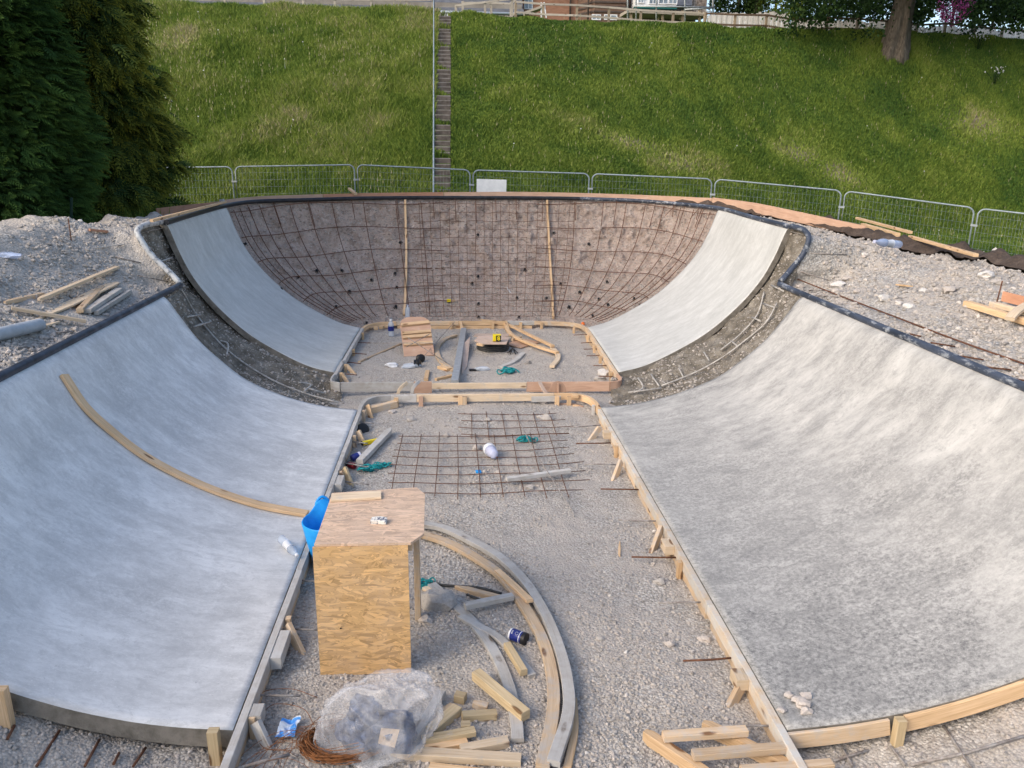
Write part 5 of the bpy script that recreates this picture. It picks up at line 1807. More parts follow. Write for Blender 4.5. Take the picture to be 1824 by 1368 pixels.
S_[:, 2] += .10 * sm(.2, 1, V[:, 0]) * sm(-.3, .5, V[:, 2]) - .05 * sm(.2, 1, -V[:, 0]) * sm(.2, .8, V[:, 2]) * 0
S_[:, 2] = np.where(S_[:, 2] < -.13, -.13 + (S_[:, 2] + .13) * .12, S_[:, 2])
ob = np_mesh('bag_film', S_ + [c0[0] + .01, c0[1], ZF + .155], F, M_BAG, True, BG)
for i, (dx, dy, dz, sx_, sy_, sz_) in enumerate(((-.04, -.03, .12, .20, .13, .12), (.08, -.06, .15, .15, .11, .12), (-.09, -.02, .25, .11, .09, .10))):
    V, F = ICO3
    V2 = V * (1 + .35 * fbm(V, 1.6, 3, 90 + i))[:, None] * np.array([sx_, sy_, sz_])
    np_mesh('blue_sacking', V2 + [c0[0] + dx, c0[1] + dy, ZF + dz], F, M_SHEETBLUE, False, BG)
b_ = MB(); b_.prism([c0 + [.0, -.17, .02], c0 + [.10, -.19, .0], c0 + [.13, -.16, .10], c0 + [.02, -.15, .11]], .01); b_.build('printed_card', M_TAN, BG)

# ---- rusty tie wire
rs = np.random.default_rng(5)
b_ = MB()
cw = onz(616, 1334, ZF)
for k_ in range(58):
    a0 = rs.random() * 6.28
    rx, ry = .235 + rs.normal(0, .024), .155 + rs.normal(0, .02)
    zz = .02 + abs(rs.normal(0, .03))
    tx = rs.normal(0, .02)
    b_.rod([cw + np.array([rx * math.cos(a0 + t) + tx + .02 * math.sin(2 * t + k_), ry * math.sin(a0 + t) + .3 * rx * math.cos(a0 + t) * -.35 + rs.normal(0, .003), zz + .05 * max(0, math.sin(a0 + t + 2.2)) + .012 * math.sin(3 * t + k_)]) for t in np.linspace(0, 5.2 + rs.random() * 1.2, 26)], .0026, 4)
for k_ in range(16):
    p_ = cw + np.array([-.16 + rs.normal(0, .06), .0 + rs.normal(0, .08), .03])
    L_ = .18 + .25 * rs.random()
    a_ = 2.2 + rs.normal(0, .7)
    b_.rod([p_ + np.array([L_ * t * math.cos(a_ + .9 * t), L_ * t * math.sin(a_ + .9 * t) * .8, .06 * math.sin(3 * t)]) for t in np.linspace(0, 1.3, 9)], .0018, 4)
tag(b_.build('tie_wire_coil', M_RUST_O), 'tangled coil of rusty orange tie wire beside the plastic bag', 'wire coil')
pts = [G(470, 1236, .09), G(500, 1240, .05), G(535, 1245, .03), G(560, 1262, .02)]
for k_, pts in enumerate(([(445, 1268), (470, 1240), (520, 1235), (565, 1250)], [(462, 1285), (490, 1262), (540, 1270), (560, 1300)], [(450, 1270), (452, 1300), (470, 1340), (520, 1345)])):
    b_ = MB(); b_.rod(catmull([G(px, py, .035) for px, py in pts], 5), .0022, 5)
    tag(b_.build('loose_wire', M_RUST_O), ['loose wire strand arching highest from the left formwork to the coil', 'loose wire strand crossing above the wrapper', 'loose wire strand looping below the wrapper'][k_], 'wire', 'loose strands of tie wire')
# crumpled wrapper
q = G(514, 1305)
nx_ = 22
gx, gy = np.meshgrid(np.linspace(-1, 1, nx_), np.linspace(-1, 1, nx_))
P3 = np.stack([gx.ravel() * .058 + .012 * gy.ravel(), gy.ravel() * .085, np.zeros(nx_ * nx_)], 1)
P3[:, 2] = .03 + .012 * fbm(P3, 22, 3, 7) + .02 * np.abs(gx.ravel())
P3[:, :2] += .006 * np.stack([vnoise(P3, 30, 2), vnoise(P3, 30, 3)], 1)
wr = grid_mesh('wrapper', np.concatenate([P3]), nx_, nx_, M_PACKET, False)
sol = wr.modifiers.new('thickness', 'SOLIDIFY'); sol.thickness = .002
wr.location = Vector(q); wr.rotation_euler = (0, 0, .1)
tag(wr, 'crumpled blue and white wrapper on the gravel by the wire coil', 'wrapper')

# ---- timber frame (pallet like) at the lower right
TF = thing('wooden_trestle', G(1300, 1340), 'small ladder like pine trestle lying at the bottom right of the near floor', 'trestle')
zr = ZF + .05
for a, c_ in (((1148, 1308), (1262, 1385)), ((1252, 1292), (1440, 1385))):
    b_ = MB(); b_.bar(onz(*a, zr), onz(*c_, zr), .06, .085, tip0=.6, tipl=.05); b_.build('rail', MW['pine'], TF)
for a, c_ in (((1181, 1312), (1330, 1302)), ((1234, 1345), (1398, 1332)), ((1320, 1374), (1482, 1362))):
    b_ = MB(); b_.bar(onz(*a, zr + .075), onz(*c_, zr + .075), .062, .045); b_.build('slat', MW['pine_dusty'], TF)

# ------------------------------------------------------------------ things in the deep end
DB = thing('plywood_template', onz(747, 640, ZF), 'round ended plywood board with four battens propped up at a slant in the deep end', 'board')
pa = onz(748, 635, ZF)
pb = np.array([onz(739, 560, .40)[0], pa[1] + .86, .40])
ax = pb - pa; Lb = np.linalg.norm(ax); ax /= Lb
sd_ = np.cross(ax, [0, 0, 1.0]); sd_ /= np.linalg.norm(sd_); nb = np.cross(sd_, ax)
def bp(u, v, o=0.0): return pa + ax * u + sd_ * v + nb * (o + .02)
out = [bp(0, -.29), bp(0, .27)] + [bp(Lb - .22 + .22 * math.sin(a_), (.09 + .20 * math.cos(a_)) if math.cos(a_) > 0 else (-.09 + .20 * math.cos(a_))) for a_ in np.linspace(0, math.pi, 16)]
b_ = MB(); b_.prism(out, .018); b_.build('plywood_sheet', MW['ply'], DB)
for u_, s_ in ((.27 * Lb, .02), (.45 * Lb, .03), (.55 * Lb, .03), (.77 * Lb, .05)):
    b_ = MB(); b_.bar(bp(u_, -.27, .025), bp(u_ + s_, .27, .025), .07, .045, up=nb); b_.build('batten', MW['pine'], DB)
for v_ in (-.2, .2):
    q = bp(Lb * .8, v_, -.03)
    b_ = MB(); b_.bar(q, (q[0], q[1] + .12, ZF - .02), .05, .04, up=(0, 1, .1)); b_.build('prop', MW['pine_dusty'], DB)
for i, (a, c_, z0, z1) in enumerate((((660, 611), (779, 611), .16, .26), ((727, 602), (795, 646), .30, -.08), ((752, 638), (810, 573), -.08, .05), ((765, 595), (724, 618), .3, .2))):
    b_ = MB(); b_.rod([onz(*a, z0), onz(*c_, z1)], .006, 6)
    tag(b_.build('rebar_rod', M_REBAR_G), ['thin bar lying level across the plywood template', 'thin bar slanting down right across the plywood template', 'thin bar leaning up to the back frame from the template foot', 'thin bar crossing the middle batten of the template'][i], 'rebar', 'thin bars over the plywood template')
DR_ = 'curved ribs in the deep end'
arc([(812, 599), (795, 605), (783, 614), (778, 626), (783, 642), (795, 653), (808, 663)], .09, .04, 'pine_dusty', 'curved rib bowed to the left beside the steel channel', group=DR_, z=ZF)
arc([(830, 577), (862, 579), (900, 585), (930, 599), (960, 614), (985, 626)], .07, .045, 'pine', 'long curved rib sweeping from the back frame to the right', group=DR_, z=ZF, lift=.08)
arc([(984, 624), (993, 635), (993, 645), (983, 657)], .09, .045, 'pale', 'hooked end rib turning back at the right of the deep end', group=DR_, z=ZF, lift=.02)
arc([(901, 584), (905, 596), (918, 608), (945, 620), (970, 629), (993, 636)], .08, .045, 'pine', 'curved rib bowed below the long sweeping rib', group=DR_, z=ZF, lift=.06)
arc([(932, 631), (922, 641), (910, 649), (892, 656)], .09, .04, 'grey', 'short grey curved piece below the coil of hose', group=DR_, z=ZF)
plank((640, 646), (714, 614), .05, .03, 'pine_dusty', 'thin batten leaning from the left frame into the deep end', 'batten')
plank((783, 656), (800, 661), .10, .05, 'pine', 'small pine offcut left of the steel channel', 'offcut', name='timber_offcut')
plank((759, 679), (762, 664), .07, .05, 'pine', 'small pine block in front of the black spools', 'offcut', name='timber_offcut')
plank((776, 678), (806, 671), .06, .04, 'pine', 'pine strip end by the foot of the steel channel', 'offcut', name='timber_offcut')
b_ = MB(); p0, p1 = onz(810, 682, -.06), onz(826, 588, ZF + .06)
b_.bar(p0, p1, .115, .10); tag(b_.build('steel_channel', M_STEEL), 'long grey steel box section lying across the deep end floor', 'steel beam')
b_ = MB(); b_.prism([onz(822, 667, -.14), onz(832, 652, -.14), onz(838, 599, -.05), onz(826, 612, -.05)], .018); tag(b_.build('plywood_strip', MW['ply_pale']), 'pale plywood strip with slanted ends beside the steel channel', 'board')
# coil with plywood on it
qc = onz(878, 621, ZF)
b_ = MB()
for k_ in range(5):
    rr_ = .30 - .004 * k_
    b_.rod([qc + np.array([rr_ * math.cos(a_), rr_ * math.sin(a_), .02 + .035 * k_]) for a_ in np.linspace(0, 2 * math.pi, 40)[:-1]], .019, 8, closed=True)
tag(b_.build('hose_coil', M_COIL), 'flat coil of black hose under the plywood scraps in the deep end', 'hose coil')
zc = ZF + .20
b_ = MB(); b_.prism([onz(845, 606, zc), onz(858, 612, zc), onz(902, 612, zc), onz(907, 601, zc), onz(873, 597, zc), onz(852, 599, zc)], .018); tag(b_.build('plywood_scrap', MW['ply_pale']), 'plywood scrap with cut corners on top of the hose coil', 'board', 'plywood scraps in the deep end')
b_ = MB(); b_.prism([onz(844, 598, zc - .06), onz(860, 600, zc - .06), onz(905, 599, zc - .06), onz(907, 594, zc - .06), onz(848, 594, zc - .06)], .018); tag(b_.build('plywood_scrap', MW['ply_pale']), 'plywood scrap just behind the coil', 'board', 'plywood scraps in the deep end')
b_ = MB(); b_.prism([onz(902, 613, ZF + .03), onz(928, 619, ZF + .03), onz(965, 609, ZF + .03), onz(925, 602, ZF + .03)], .018); tag(b_.build('plywood_scrap', MW['ply']), 'four cornered plywood scrap lying right of the coil under the ribs', 'board', 'plywood scraps in the deep end')
b_ = MB(); b_.bar(onz(912, 605, ZF + .06), onz(928, 601, ZF + .06), .06, .06); tag(b_.build('timber_offcut', MW['pine_dusty']), 'small pine block on the plywood scrap by the coil', 'offcut')
b_ = MB(); b_.bar(onz(850, 613, ZF + .21), onz(861, 615, ZF + .21), .05, .04); tag(b_.build('timber_offcut', MW['pine']), 'little pine block on the left rim of the coil', 'offcut')
# tape measure with a black face showing 8
q = onz(885, 609, zc)
TM = thing('tape_measure', q, 'yellow tape measure with a black face reading 8 on the plywood scrap', 'tape measure')
b_ = MB(); b_.bar(q + [-.075, .03, .075], q + [.075, .03, .075], .10, .13, c=.012); b_.build('case', M_YEL, TM)
b_ = MB(); b_.bar(q + [-.015, -.024, .072], q + [.078, -.024, .072], .008, .115, c=.003); b_.build('face_plate', M_BLACK, TM)
fc = bpy.data.curves.new('digit', 'FONT'); fc.body = '8'; fc.size = .11; fc.align_x = 'CENTER'; fc.align_y = 'CENTER'; fc.extrude = .002; fc.offset = .003
ft = bpy.data.objects.new('digit_text', fc); COL.objects.link(ft)
bpy.context.view_layer.update()
fme = bpy.data.meshes.new_from_object(ft.evaluated_get(bpy.context.evaluated_depsgraph_get()))
bpy.data.objects.remove(ft)
fme.materials.clear(); fme.materials.append(M_YEL)
fo = bpy.data.objects.new('digit', fme); COL.objects.link(fo)
fo.parent = TM; fo.location = (.032, -.032, .072); fo.rotation_euler = (math.radians(90), 0, 0)
# spools, plastics, lumps
for i, (px, py) in enumerate(((747, 653), (742, 649))):
    pass
for i, (px, py, ax_) in enumerate(((749, 645, (.5, -.8, .3)), (744, 654, (.9, -.3, .3)))):
    q = G(px, py)
    b_ = MB(); b_.lathe([(.02, -.04), (.075, -.038), (.075, -.028), (.04, -.025), (.04, .025), (.075, .028), (.075, .038), (.02, .04)], q + [0, 0, .07], ax_, 18)
    tag(b_.build('wire_spool', M_BLACK), ['black spool, the upper of two beside the plywood template', 'black spool, the lower of two beside the plywood template'][i], 'spool', 'black spools')
for i, (px, py, sx_) in enumerate(((698, 653, .11), (731, 655, .17), (860, 660, .14))):
    V, F = ICO2
    q = G(px, py)
    V2 = V * np.array([sx_, sx_ * .55, .05]) * (1 + .35 * vnoise(V, 1.7, 60 + i))[:, None] + [0, 0, .03]
    o_ = np_mesh('plastic_sheet_scrap', V2, F, M_BOTTLE if i else M_WHITEP); o_.location = Vector(q)
    tag(o_, ['white crumpled scrap at the left of the deep end floor', 'clear crumpled plastic left of the black spools', 'pale crumpled plastic right of the steel channel'][i], 'litter')
b_ = MB(); q = G(846, 661); b_.bar(q + [-.10, 0, .02], q + [.10, .02, .02], .06, .03); tag(b_.build('rubber_strip', M_BLACK), 'flat black strip at the right of the steel channel foot', 'litter')
b_ = MB(); q = G(913, 629)
for k_ in range(6):
    a_ = k_ * 1.05
    b_.bar(q + [0, 0, .10], q + np.array([.10 * math.cos(a_), .10 * math.sin(a_), .0]), .02, .015)
tag(b_.build('rebar_spacer', M_BLACK), 'black spacer standing loose on the floor right of the coil', 'rebar spacer')
rock(1076, 667, .12, 'white rounded stone in the right front corner of the deep end', seed=501, tint=.95)
rock(1068, 676, .10, 'grey rounded stone below the white one in the deep end corner', seed=502, tint=.45)
rock(940, 648, .06, 'dark lump on the deep end floor right of the grey curved piece', seed=503, tint=.05)
rock(672, 587, .10, 'grey stone against the left rear corner of the frame', seed=504, tint=.4)

# ------------------------------------------------------------------ things on the left deck
LDK = 'loose timbers on the left deck'
plank((70, 541), (209, 482), .075, .035, 'pale', 'long pale batten lying highest on the left deck rubble', surf=D, group=LDK, lift=.03, tip0=.4)
plank((9, 543), (75, 528), .07, .045, 'pine_dusty', 'short pointed stake at the left picture edge on the deck', 'stake', surf=D, group=LDK, tip0=.4)
plank((-10, 598), (120, 545), .17, .022, 'pale', 'wide pale board running off the left picture edge', surf=D, group=LDK)
plank((118, 546), (207, 504), .16, .022, 'pale', 'wide dirty board under the three grey offcuts', surf=D, group=LDK, tip1=.3)
plank((22, 559), (154, 582), .065, .035, 'pale', 'clean batten lying across the wide pale board', surf=D, group=LDK, lift=.045)
plank((143, 560), (182, 518), .075, .05, 'pine_dusty', 'left one of three short grey offcuts on the left deck', 'offcut', surf=D, group=LDK, lift=.02)
plank((156, 561), (213, 522), .09, .05, 'grey', 'middle one of three short grey offcuts on the left deck', 'offcut', surf=D, group=LDK, lift=.02)
plank((172, 563), (232, 524), .05, .05, 'grey', 'right one of three short grey offcuts on the left deck', 'offcut', surf=D, group=LDK, lift=.01)
plank((76, 583), (100, 575), .10, .022, 'pale', 'small board corner under the clean batten', surf=D, group=LDK)
pd0, pd1 = D(-25, 612), D(73, 588)
b_ = MB()
pr_ = []
for k_ in range(110):
    pr_.append((.062 + .005 * (k_ % 2), k_ * np.linalg.norm(pd1 - pd0) / 109))
b_.lathe(pr_, pd0 + [0, 0, .06], pd1 - pd0, 20)
tag(b_.build('corrugated_duct', M_DUCT), 'grey corrugated duct lying at the left picture edge on the deck', 'duct')
q = D(14, 461)
V, F = ICO2
o_ = np_mesh('plastic_wrapper', V * np.array([.14, .07, .04]) * (1 + .4 * vnoise(V, 1.6, 8))[:, None] + [0, 0, .04], F, M_BOTTLE_B); o_.location = Vector(q)
tag(o_, 'pale blue crumpled plastic at the far left of the deck', 'litter')
q = D(127, 428)
b_ = MB(); b_.rod([q + [0, 0, -.1], q + [0, 0, .30]], .008, 6); tag(b_.build('marker_bar', M_RUST), 'thin rusty bar standing upright in the left deck', 'rebar')
plank((160, 414), (192, 417), .05, .035, 'ply_red', 'short brown stick on the far left deck', 'stick', surf=D, lift=.02)
p0, p1 = D(271, 402), D(402, 367)
plank((271, 402), (402, 366), .05, .04, 'pine', 'long yellow batten lying just outside the left coping', surf=D, lift=.05, z=2.39)
plank((170, 445), (222, 438), .02, .012, 'grey', 'thin stick lying on the left deck below the upright bar', 'stick', surf=D, lift=.02)
for i, (a, c_) in enumerate((((205, 461), (252, 472)), ((245, 494), (302, 506)), ((100, 597), (133, 595)), ((32, 624), (62, 623)))):
    b_ = MB(); b_.rod([D(*a, .03), D(*c_, .03)], .008, 6)
    tag(b_.build('rebar_rod', M_REBAR_G), 'thin bar lying on the left deck, %s counting from the back' % ordinal(i), 'rebar', 'bars on the left deck')

# ------------------------------------------------------------------ things on the right deck
RDK = 'loose timbers on the right deck'
plank((1536, 408), (1598, 427), .09, .075, 'pine', 'short thick pine beam at the end of the plywood edging', surf=D, group=RDK, lift=.05)
plank((1525, 400), (1620, 428), .07, .05, 'pine', 'yellow pine timber just behind the thick beam', surf=D, group=RDK, lift=.12)
plank((1620, 430), (1737, 465), .07, .05, 'pine', 'yellow pine timber running on towards the dark soil', surf=D, group=RDK, lift=.06)
plank((1720, 548), (1840, 586), .09, .07, 'pine', 'long pine beam at the right picture edge', surf=D, group=RDK, lift=.02)
plank((1765, 553), (1840, 573), .08, .06, 'pale', 'pale timber behind the long pine beam at the right edge', surf=D, group=RDK, lift=.05)
plank((1783, 545), (1840, 560), .03, .12, 'ply_red', 'red brown board standing on edge at the right picture edge', surf=D, group=RDK, lift=.06)
arc([(1794, 590), (1808, 577), (1840, 556)], .10, .04, 'pale', 'short curved pale rib over the timbers at the right edge', surf=D, lift=.12, name='curved_rib')
q = D(1773, 545)
b_ = MB(); b_.rod([q + [0, 0, -.1], q + [.03, 0, .31]], .009, 6); tag(b_.build('marker_bar', M_RUST), 'rusty bar standing upright in the right deck', 'rebar')
b_ = MB(); b_.rod(catmull([D(px, py, .035) for px, py in ((1420, 501), (1480, 525), (1560, 556), (1660, 595), (1740, 625), (1840, 660))], 4), .010, 6)
tag(b_.build('rebar_rod', M_RUST), 'very long rusty bar lying along the right deck beside the coping', 'rebar')
RDW = [((1429, 432), (1501, 432)), ((1444, 455), (1508, 457)), ((1424, 487), (1475, 503)), ((1440, 521), (1490, 521)), ((1452, 530), (1492, 532)), ((1620, 600), (1640, 604)), ((1657, 616), (1700, 622)), ((1709, 640), (1751, 646)), ((1754, 660), (1800, 664)), ((1808, 682), (1840, 686))]
for i, (a, c_) in enumerate(RDW):
    b_ = MB(); b_.rod([D(*a, .035), D(*c_, .03)], .009, 6)
    tag(b_.build('rebar_rod', M_RUST if i > 4 else M_REBAR_G), 'anchor bar end on the deck behind the right coping, %s from the back' % ordinal(i), 'rebar', 'anchor bars behind the right coping')
RB_ = [(1495, 512, .13), (1510, 500, .10), (1488, 522, .09), (1513, 532, .08), (1526, 522, .07), (1574, 535, .10), (1600, 542, .07), (1645, 520, .08), (1690, 520, .12), (1668, 519, .07), (1755, 494, .13), (1780, 506, .10), (1804, 531, .09), (1522, 543, .06), (1618, 548, .09), (1772, 450, .09), (1540, 455, .06), (1425, 512, .07), (1470, 470, .05)]
for i, (px, py, s) in enumerate(sorted(RB_)):
    rock(px, py, s * .8, 'pale rubble block on the right deck, %s counting from the left' % ordinal(i), surf=D, seed=600 + i, squash=(1, .75, .6), group='rubble blocks on the right deck', tint=.55 + .45 * random.random(), lift=.5)
plank((1598, 512), (1622, 515), .06, .02, 'pine', 'small pine chip among the rubble on the right deck', 'offcut', surf=D, lift=.03, name='timber_offcut')

# plywood edging along the far rim
def edging(pts, h_, mat, label, z=None):
    b_ = MB()
    P_ = catmull([np.array(p_, float) for p_ in pts], 8)
    b_.sweep(P_, rect_section(.02, h_), uoff=random.random())
    return tag(b_.build('edging_board', MW[mat]), label, 'edging board', 'plywood edging behind the bowl')


def eb(px, py, y, dz=-.10):
    p_ = ony(px, py - 1.2, y)
    return p_ + [0, 0, dz]


edging([eb(278, 372, 16.6), eb(330, 366, 17.6), eb(398, 359, 18.9)], .19, 'ply_red', 'red brown plywood edging board at the far left end of the rim')
edging([eb(399, 357, 18.92), eb(470, 350.5, 19.8), eb(575, 347, 20.35)], .2, 'ply', 'pinkish plywood edging behind the left rear curve of the coping')
edging([eb(576, 347, 20.36), eb(690, 344.5, 20.62), eb(790, 343.5, 20.75)], .2, 'ply_red', 'darker plywood edging left of the middle of the back rim')
edging([eb(791, 343.5, 20.75), eb(930, 343, 20.8), eb(1070, 346, 20.65), eb(1180, 350, 20.2), eb(1268, 354, 19.5)], .2, 'ply', 'long plywood edging across the middle and right of the back rim')
edging([eb(1269, 354, 19.48, -.1), eb(1340, 363, 18.4, -.1), eb(1420, 379, 17.0, -.1), eb(1480, 392, 16.0, -.1), eb(1542, 405, 15.1, -.1)], .23, 'ply', 'broad plywood edging curving round the far right of the rim')
b_ = MB(); b_.bar(ony(622, 336, 21.0), ony(634, 347, 20.2) + [0, 0, .02], .07, .05); tag(b_.build('timber_offcut', MW['pine']), 'short yellow timber propped over the back edging', 'offcut')
b_ = MB(); b_.bar(ony(391, 358, 18.85), ony(399, 357, 18.75), .012, .07); tag(b_.build('white_tag', M_WHITEP), 'small white tag at the joint of the left edging boards', 'tag')


# ------------------------------------------------------------------ temporary mesh fence at the foot of the slope
FP = [(203, 300, 24.6), (415.5, 297, 24.4), (633.5, 293.5, 24.1), (840, 303, 23.8), (1052.5, 309.5, 23.2), (1271.5, 319, 22.2), (1502.5, 340, 20.8), (1740, 371, 19.2), (1960, 396, 17.6)]
FPT = [ony(*q_) for q_ in FP]
PL = ['fence panel furthest left, half hidden by the golden conifer', 'fence panel with the conifer just off its left end', 'fence panel in front of the concrete stairs', 'fence panel carrying the blank white sign', 'fence panel right of the white signed one', 'fence panel in front of the bare patches on the slope, starting to drop', 'sloping fence panel nearest the yellow timbers on the right deck', 'fence panel cut off by the right picture edge']
FPH = 2.0


def rounded(P0, P1, h, rad, n=6):
    ux = P1 - P0
    L = np.linalg.norm(ux)
    ux /= L
    pts = [(0, -h), (0, -rad)] + [(rad - rad * math.cos(a), -rad + rad * math.sin(a)) for a in np.linspace(.2, math.pi / 2, n)] + \
          [(L - rad + rad * math.sin(a), -rad + rad * math.cos(a)) for a in np.linspace(0, math.pi / 2 - .2, n)] + [(L, -rad), (L, -h)]
    return [P0 + ux * a + np.array([0, 0, b]) for a, b in pts], ux, L


for i in range(8):
    d_ = FPT[i + 1] - FPT[i]
    dn = d_ / np.linalg.norm(d_)
    P0, P1 = FPT[i] + dn * .045, FPT[i + 1] - dn * .045
    pan = thing('fence_panel', ((P0 + P1) / 2)[:2].tolist() + [min(P0[2], P1[2]) - FPH], 'galvanised mesh ' + PL[i], 'fence panel', 'temporary mesh fence panels')
    pts, ux, L = rounded(P0, P1, FPH, .17)
    b_ = MB(); b_.rod(pts, .021, 8); b_.build('frame', M_GALV_D, pan)
    b_ = MB(); b_.rod([P0 + [0, 0, -FPH + .12], P1 + [0, 0, -FPH + .12]], .017, 6); b_.build('bottom_rail', M_GALV_D, pan)
    b_ = MB()
    nw = 34
    for k in range(1, nw):
        s = k / nw
        a = P0 + (P1 - P0) * s
        b_.rod([a + [0, 0, -.02], a + [0, 0, -FPH + .12]], .0022, 3)
    for z in np.arange(.18, FPH - .1, .2):
        b_.rod([P0 + [0, 0, -z], P1 + [0, 0, -z]], .0026, 3)
    b_.build('wire_mesh', M_GALV_D, pan)
    b_ = MB(); b_.bar(P1 + [0, 0, -.42] - dn * .03, P1 + [0, 0, -.42] + dn * .12, .06, .05); b_.build('clamp', M_GALV, pan)
p0 = ony(849, 318, 23.52); p1 = ony(902, 319.5, 23.35)
b_ = MB(); b_.bar((p0 + p1) / 2 * 0 + p0 + [0, 0, -.32], p1 + [0, 0, -.32], .012, .62, c=.002)
tag(b_.build('blank_sign', M_WHITE), 'blank white board hung on the mesh fence right of the stairs', 'sign')

# ------------------------------------------------------------------ stairs up the slope with a handrail
SX = -.86
ST = thing('concrete_stairs', (SX, 26.5, gz(SX, 26.5)), 'narrow flight of old concrete steps climbing the grassy slope', 'stairs')
ys_ = np.arange(25.4, 43.4, .40)
for k_, y in enumerate(ys_):
    z0, z1 = float(hill_z(np.array([SX]), np.array([y]))[0]), float(hill_z(np.array([SX]), np.array([y + .40]))[0])
    jx = random.uniform(-.012, .012)
    zt = (z0 + z1) / 2 + .07
    b_ = MB()
    b_.raw([(SX - .34 + jx, y, zt - .42), (SX + .34 + jx, y, zt - .42), (SX + .34 + jx, y, zt), (SX - .34 + jx, y, zt), (SX - .34 + jx, y + .46, zt - .42), (SX + .34 + jx, y + .46, zt - .42), (SX + .34 + jx, y + .46, zt + .008), (SX - .34 + jx, y + .46, zt + .008)],
           [(0, 1, 2, 3), (3, 2, 6, 7), (1, 5, 6, 2), (4, 0, 3, 7)], 0)
    s_ = b_.build('step', M_STAIR, ST)
    b_ = MB(); b_.bar((SX - .335 + jx, y + .012, zt - .008), (SX + .335 + jx, y + .012, zt - .008), .035, .035); b_.build('nosing', M_STAIRT, s_)
HR = thing('handrail', (-1.25, 26, gz(-1.25, 26)), 'galvanised tube handrail running up the left side of the stairs', 'handrail')
_hb, _ht = ony(771.5, 335, 25.3)[0], ony(773, 10, 44.3)[0]
hp_ = [np.array([_hb + (_ht - _hb) * (y - 25.3) / 19, y, float(hill_z(np.array([-1.25]), np.array([y]))[0]) + .85]) for y in np.linspace(25.3, 44.3, 14)]
hp_ = [hp_[0] + [0, 0, -.9]] + hp_
b_ = MB(); b_.rod(hp_, .028, 8); b_.build('tube', M_GALV_D, HR)
for k_ in range(2, 14, 2):
    b_ = MB(); b_.rod([hp_[k_], hp_[k_] - [0, 0, 1.1]], .022, 6); b_.build('post', M_GALV_D, HR)
b_ = MB(); b_.rod([hp_[-1] + [0, 0, .35], hp_[-1] - [0, 0, .5]], .045, 8); b_.build('black_wrap', M_BLACK, HR)

# ------------------------------------------------------------------ post and rail fence along the top
def top_post(px, py, Y, h=1.25, w=.11, mat='fencepale', root=None):
    p_ = ony(px, py, Y)
    b_ = MB(); b_.bar((p_[0], Y, p_[2] - h), p_, w, w, up=(0, 1, 0)); b_.build('post', MW[mat], root)
    return p_


def rail_fence(posts, Y, mat_p, mat_r, label, drops=(.06, .5, .95), h=1.3, rw=.10):
    c0 = ony(posts[0][0], posts[0][1], Y)
    root = thing('rail_fence', (c0[0], Y, c0[2] - h), label, 'fence', 'timber fences along the top of the slope')
    P_ = [top_post(px, py, Y, h, .12, mat_p, root) for px, py in posts]
    for d_ in drops:
        for a, c_ in zip(P_, P_[1:]):
            b_ = MB(); b_.bar(a + [.0, -.085, -d_], c_ + [.0, -.085, -d_], .04, rw); b_.build('rail', MW[mat_r], root)
    return root


rail_fence([(250, -14), (330, -12), (400, -10), (470, -8), (540, -6), (596, -4), (661, -3), (725, -2), (771, -3)], 46.2, 'fencepale', 'fencepale', 'pale weathered fence at the top of the slope left of the stairs', (.08, .62), 1.5)
rail_fence([(812, 9), (864, 3), (912, -3)], 44.6, 'fencepale', 'fencepale', 'pale sloping handrail fence just right of the top of the stairs', (.04, .95), 1.45)
rail_fence([(824, 2), (875, 2), (910, 4), (918, -4)], 47.0, 'fencepale', 'fencepale', 'pale fence behind the sloping handrail fence', (.1, .75), 1.5)
rail_fence([(919, 2), (968, 6), (1028, 8), (1085, 12), (1142, 17), (1199.5, 20), (1256, 22)], 45.4, 'fencewood', 'fencepale', 'weathered post and rail fence in front of the brown house', (.05, .55, .98), 1.35)
rail_fence([(1257, 22), (1310, 24.5), (1366, 25.5), (1418, 34), (1474, 30), (1528, 32)], 45.2, 'fencewood', 'fencedark', 'dark railed fence in front of the white boarding, left of the big trunk', (.06, .58, 1.06), 1.45)
rail_fence([(1529, 32), (1580, 36), (1634, 43), (1685, 40), (1737, 46), (1786, 50), (1850, 56)], 45.0, 'fencewood', 'fencedark', 'dark railed fence behind and right of the big trunk', (.06, .58, 1.06), 1.45)


# ------------------------------------------------------------------ buildings beyond the fence
def box_mb(x0, x1, y0, y1, z0, z1, mb=None, mi=0):
    b_ = mb or MB()
    v = [(x0, y0, z0), (x1, y0, z0), (x1, y1, z0), (x0, y1, z0), (x0, y0, z1), (x1, y0, z1), (x1, y1, z1), (x0, y1, z1)]
    b_.raw(v, [(3, 2, 1, 0), (4, 5, 6, 7), (0, 1, 5, 4), (1, 2, 6, 5), (2, 3, 7, 6), (3, 0, 4, 7)], mi)
    return b_


def pxbox(a, c_, Y, dep, mb=None):
    """box whose front face spans two photo points at distance Y"""
    p0, p1 = ony(*a, Y), ony(*c_, Y)
    return box_mb(min(p0[0], p1[0]), max(p0[0], p1[0]), Y, Y + dep, min(p0[2], p1[2]), max(p0[2], p1[2]), mb)


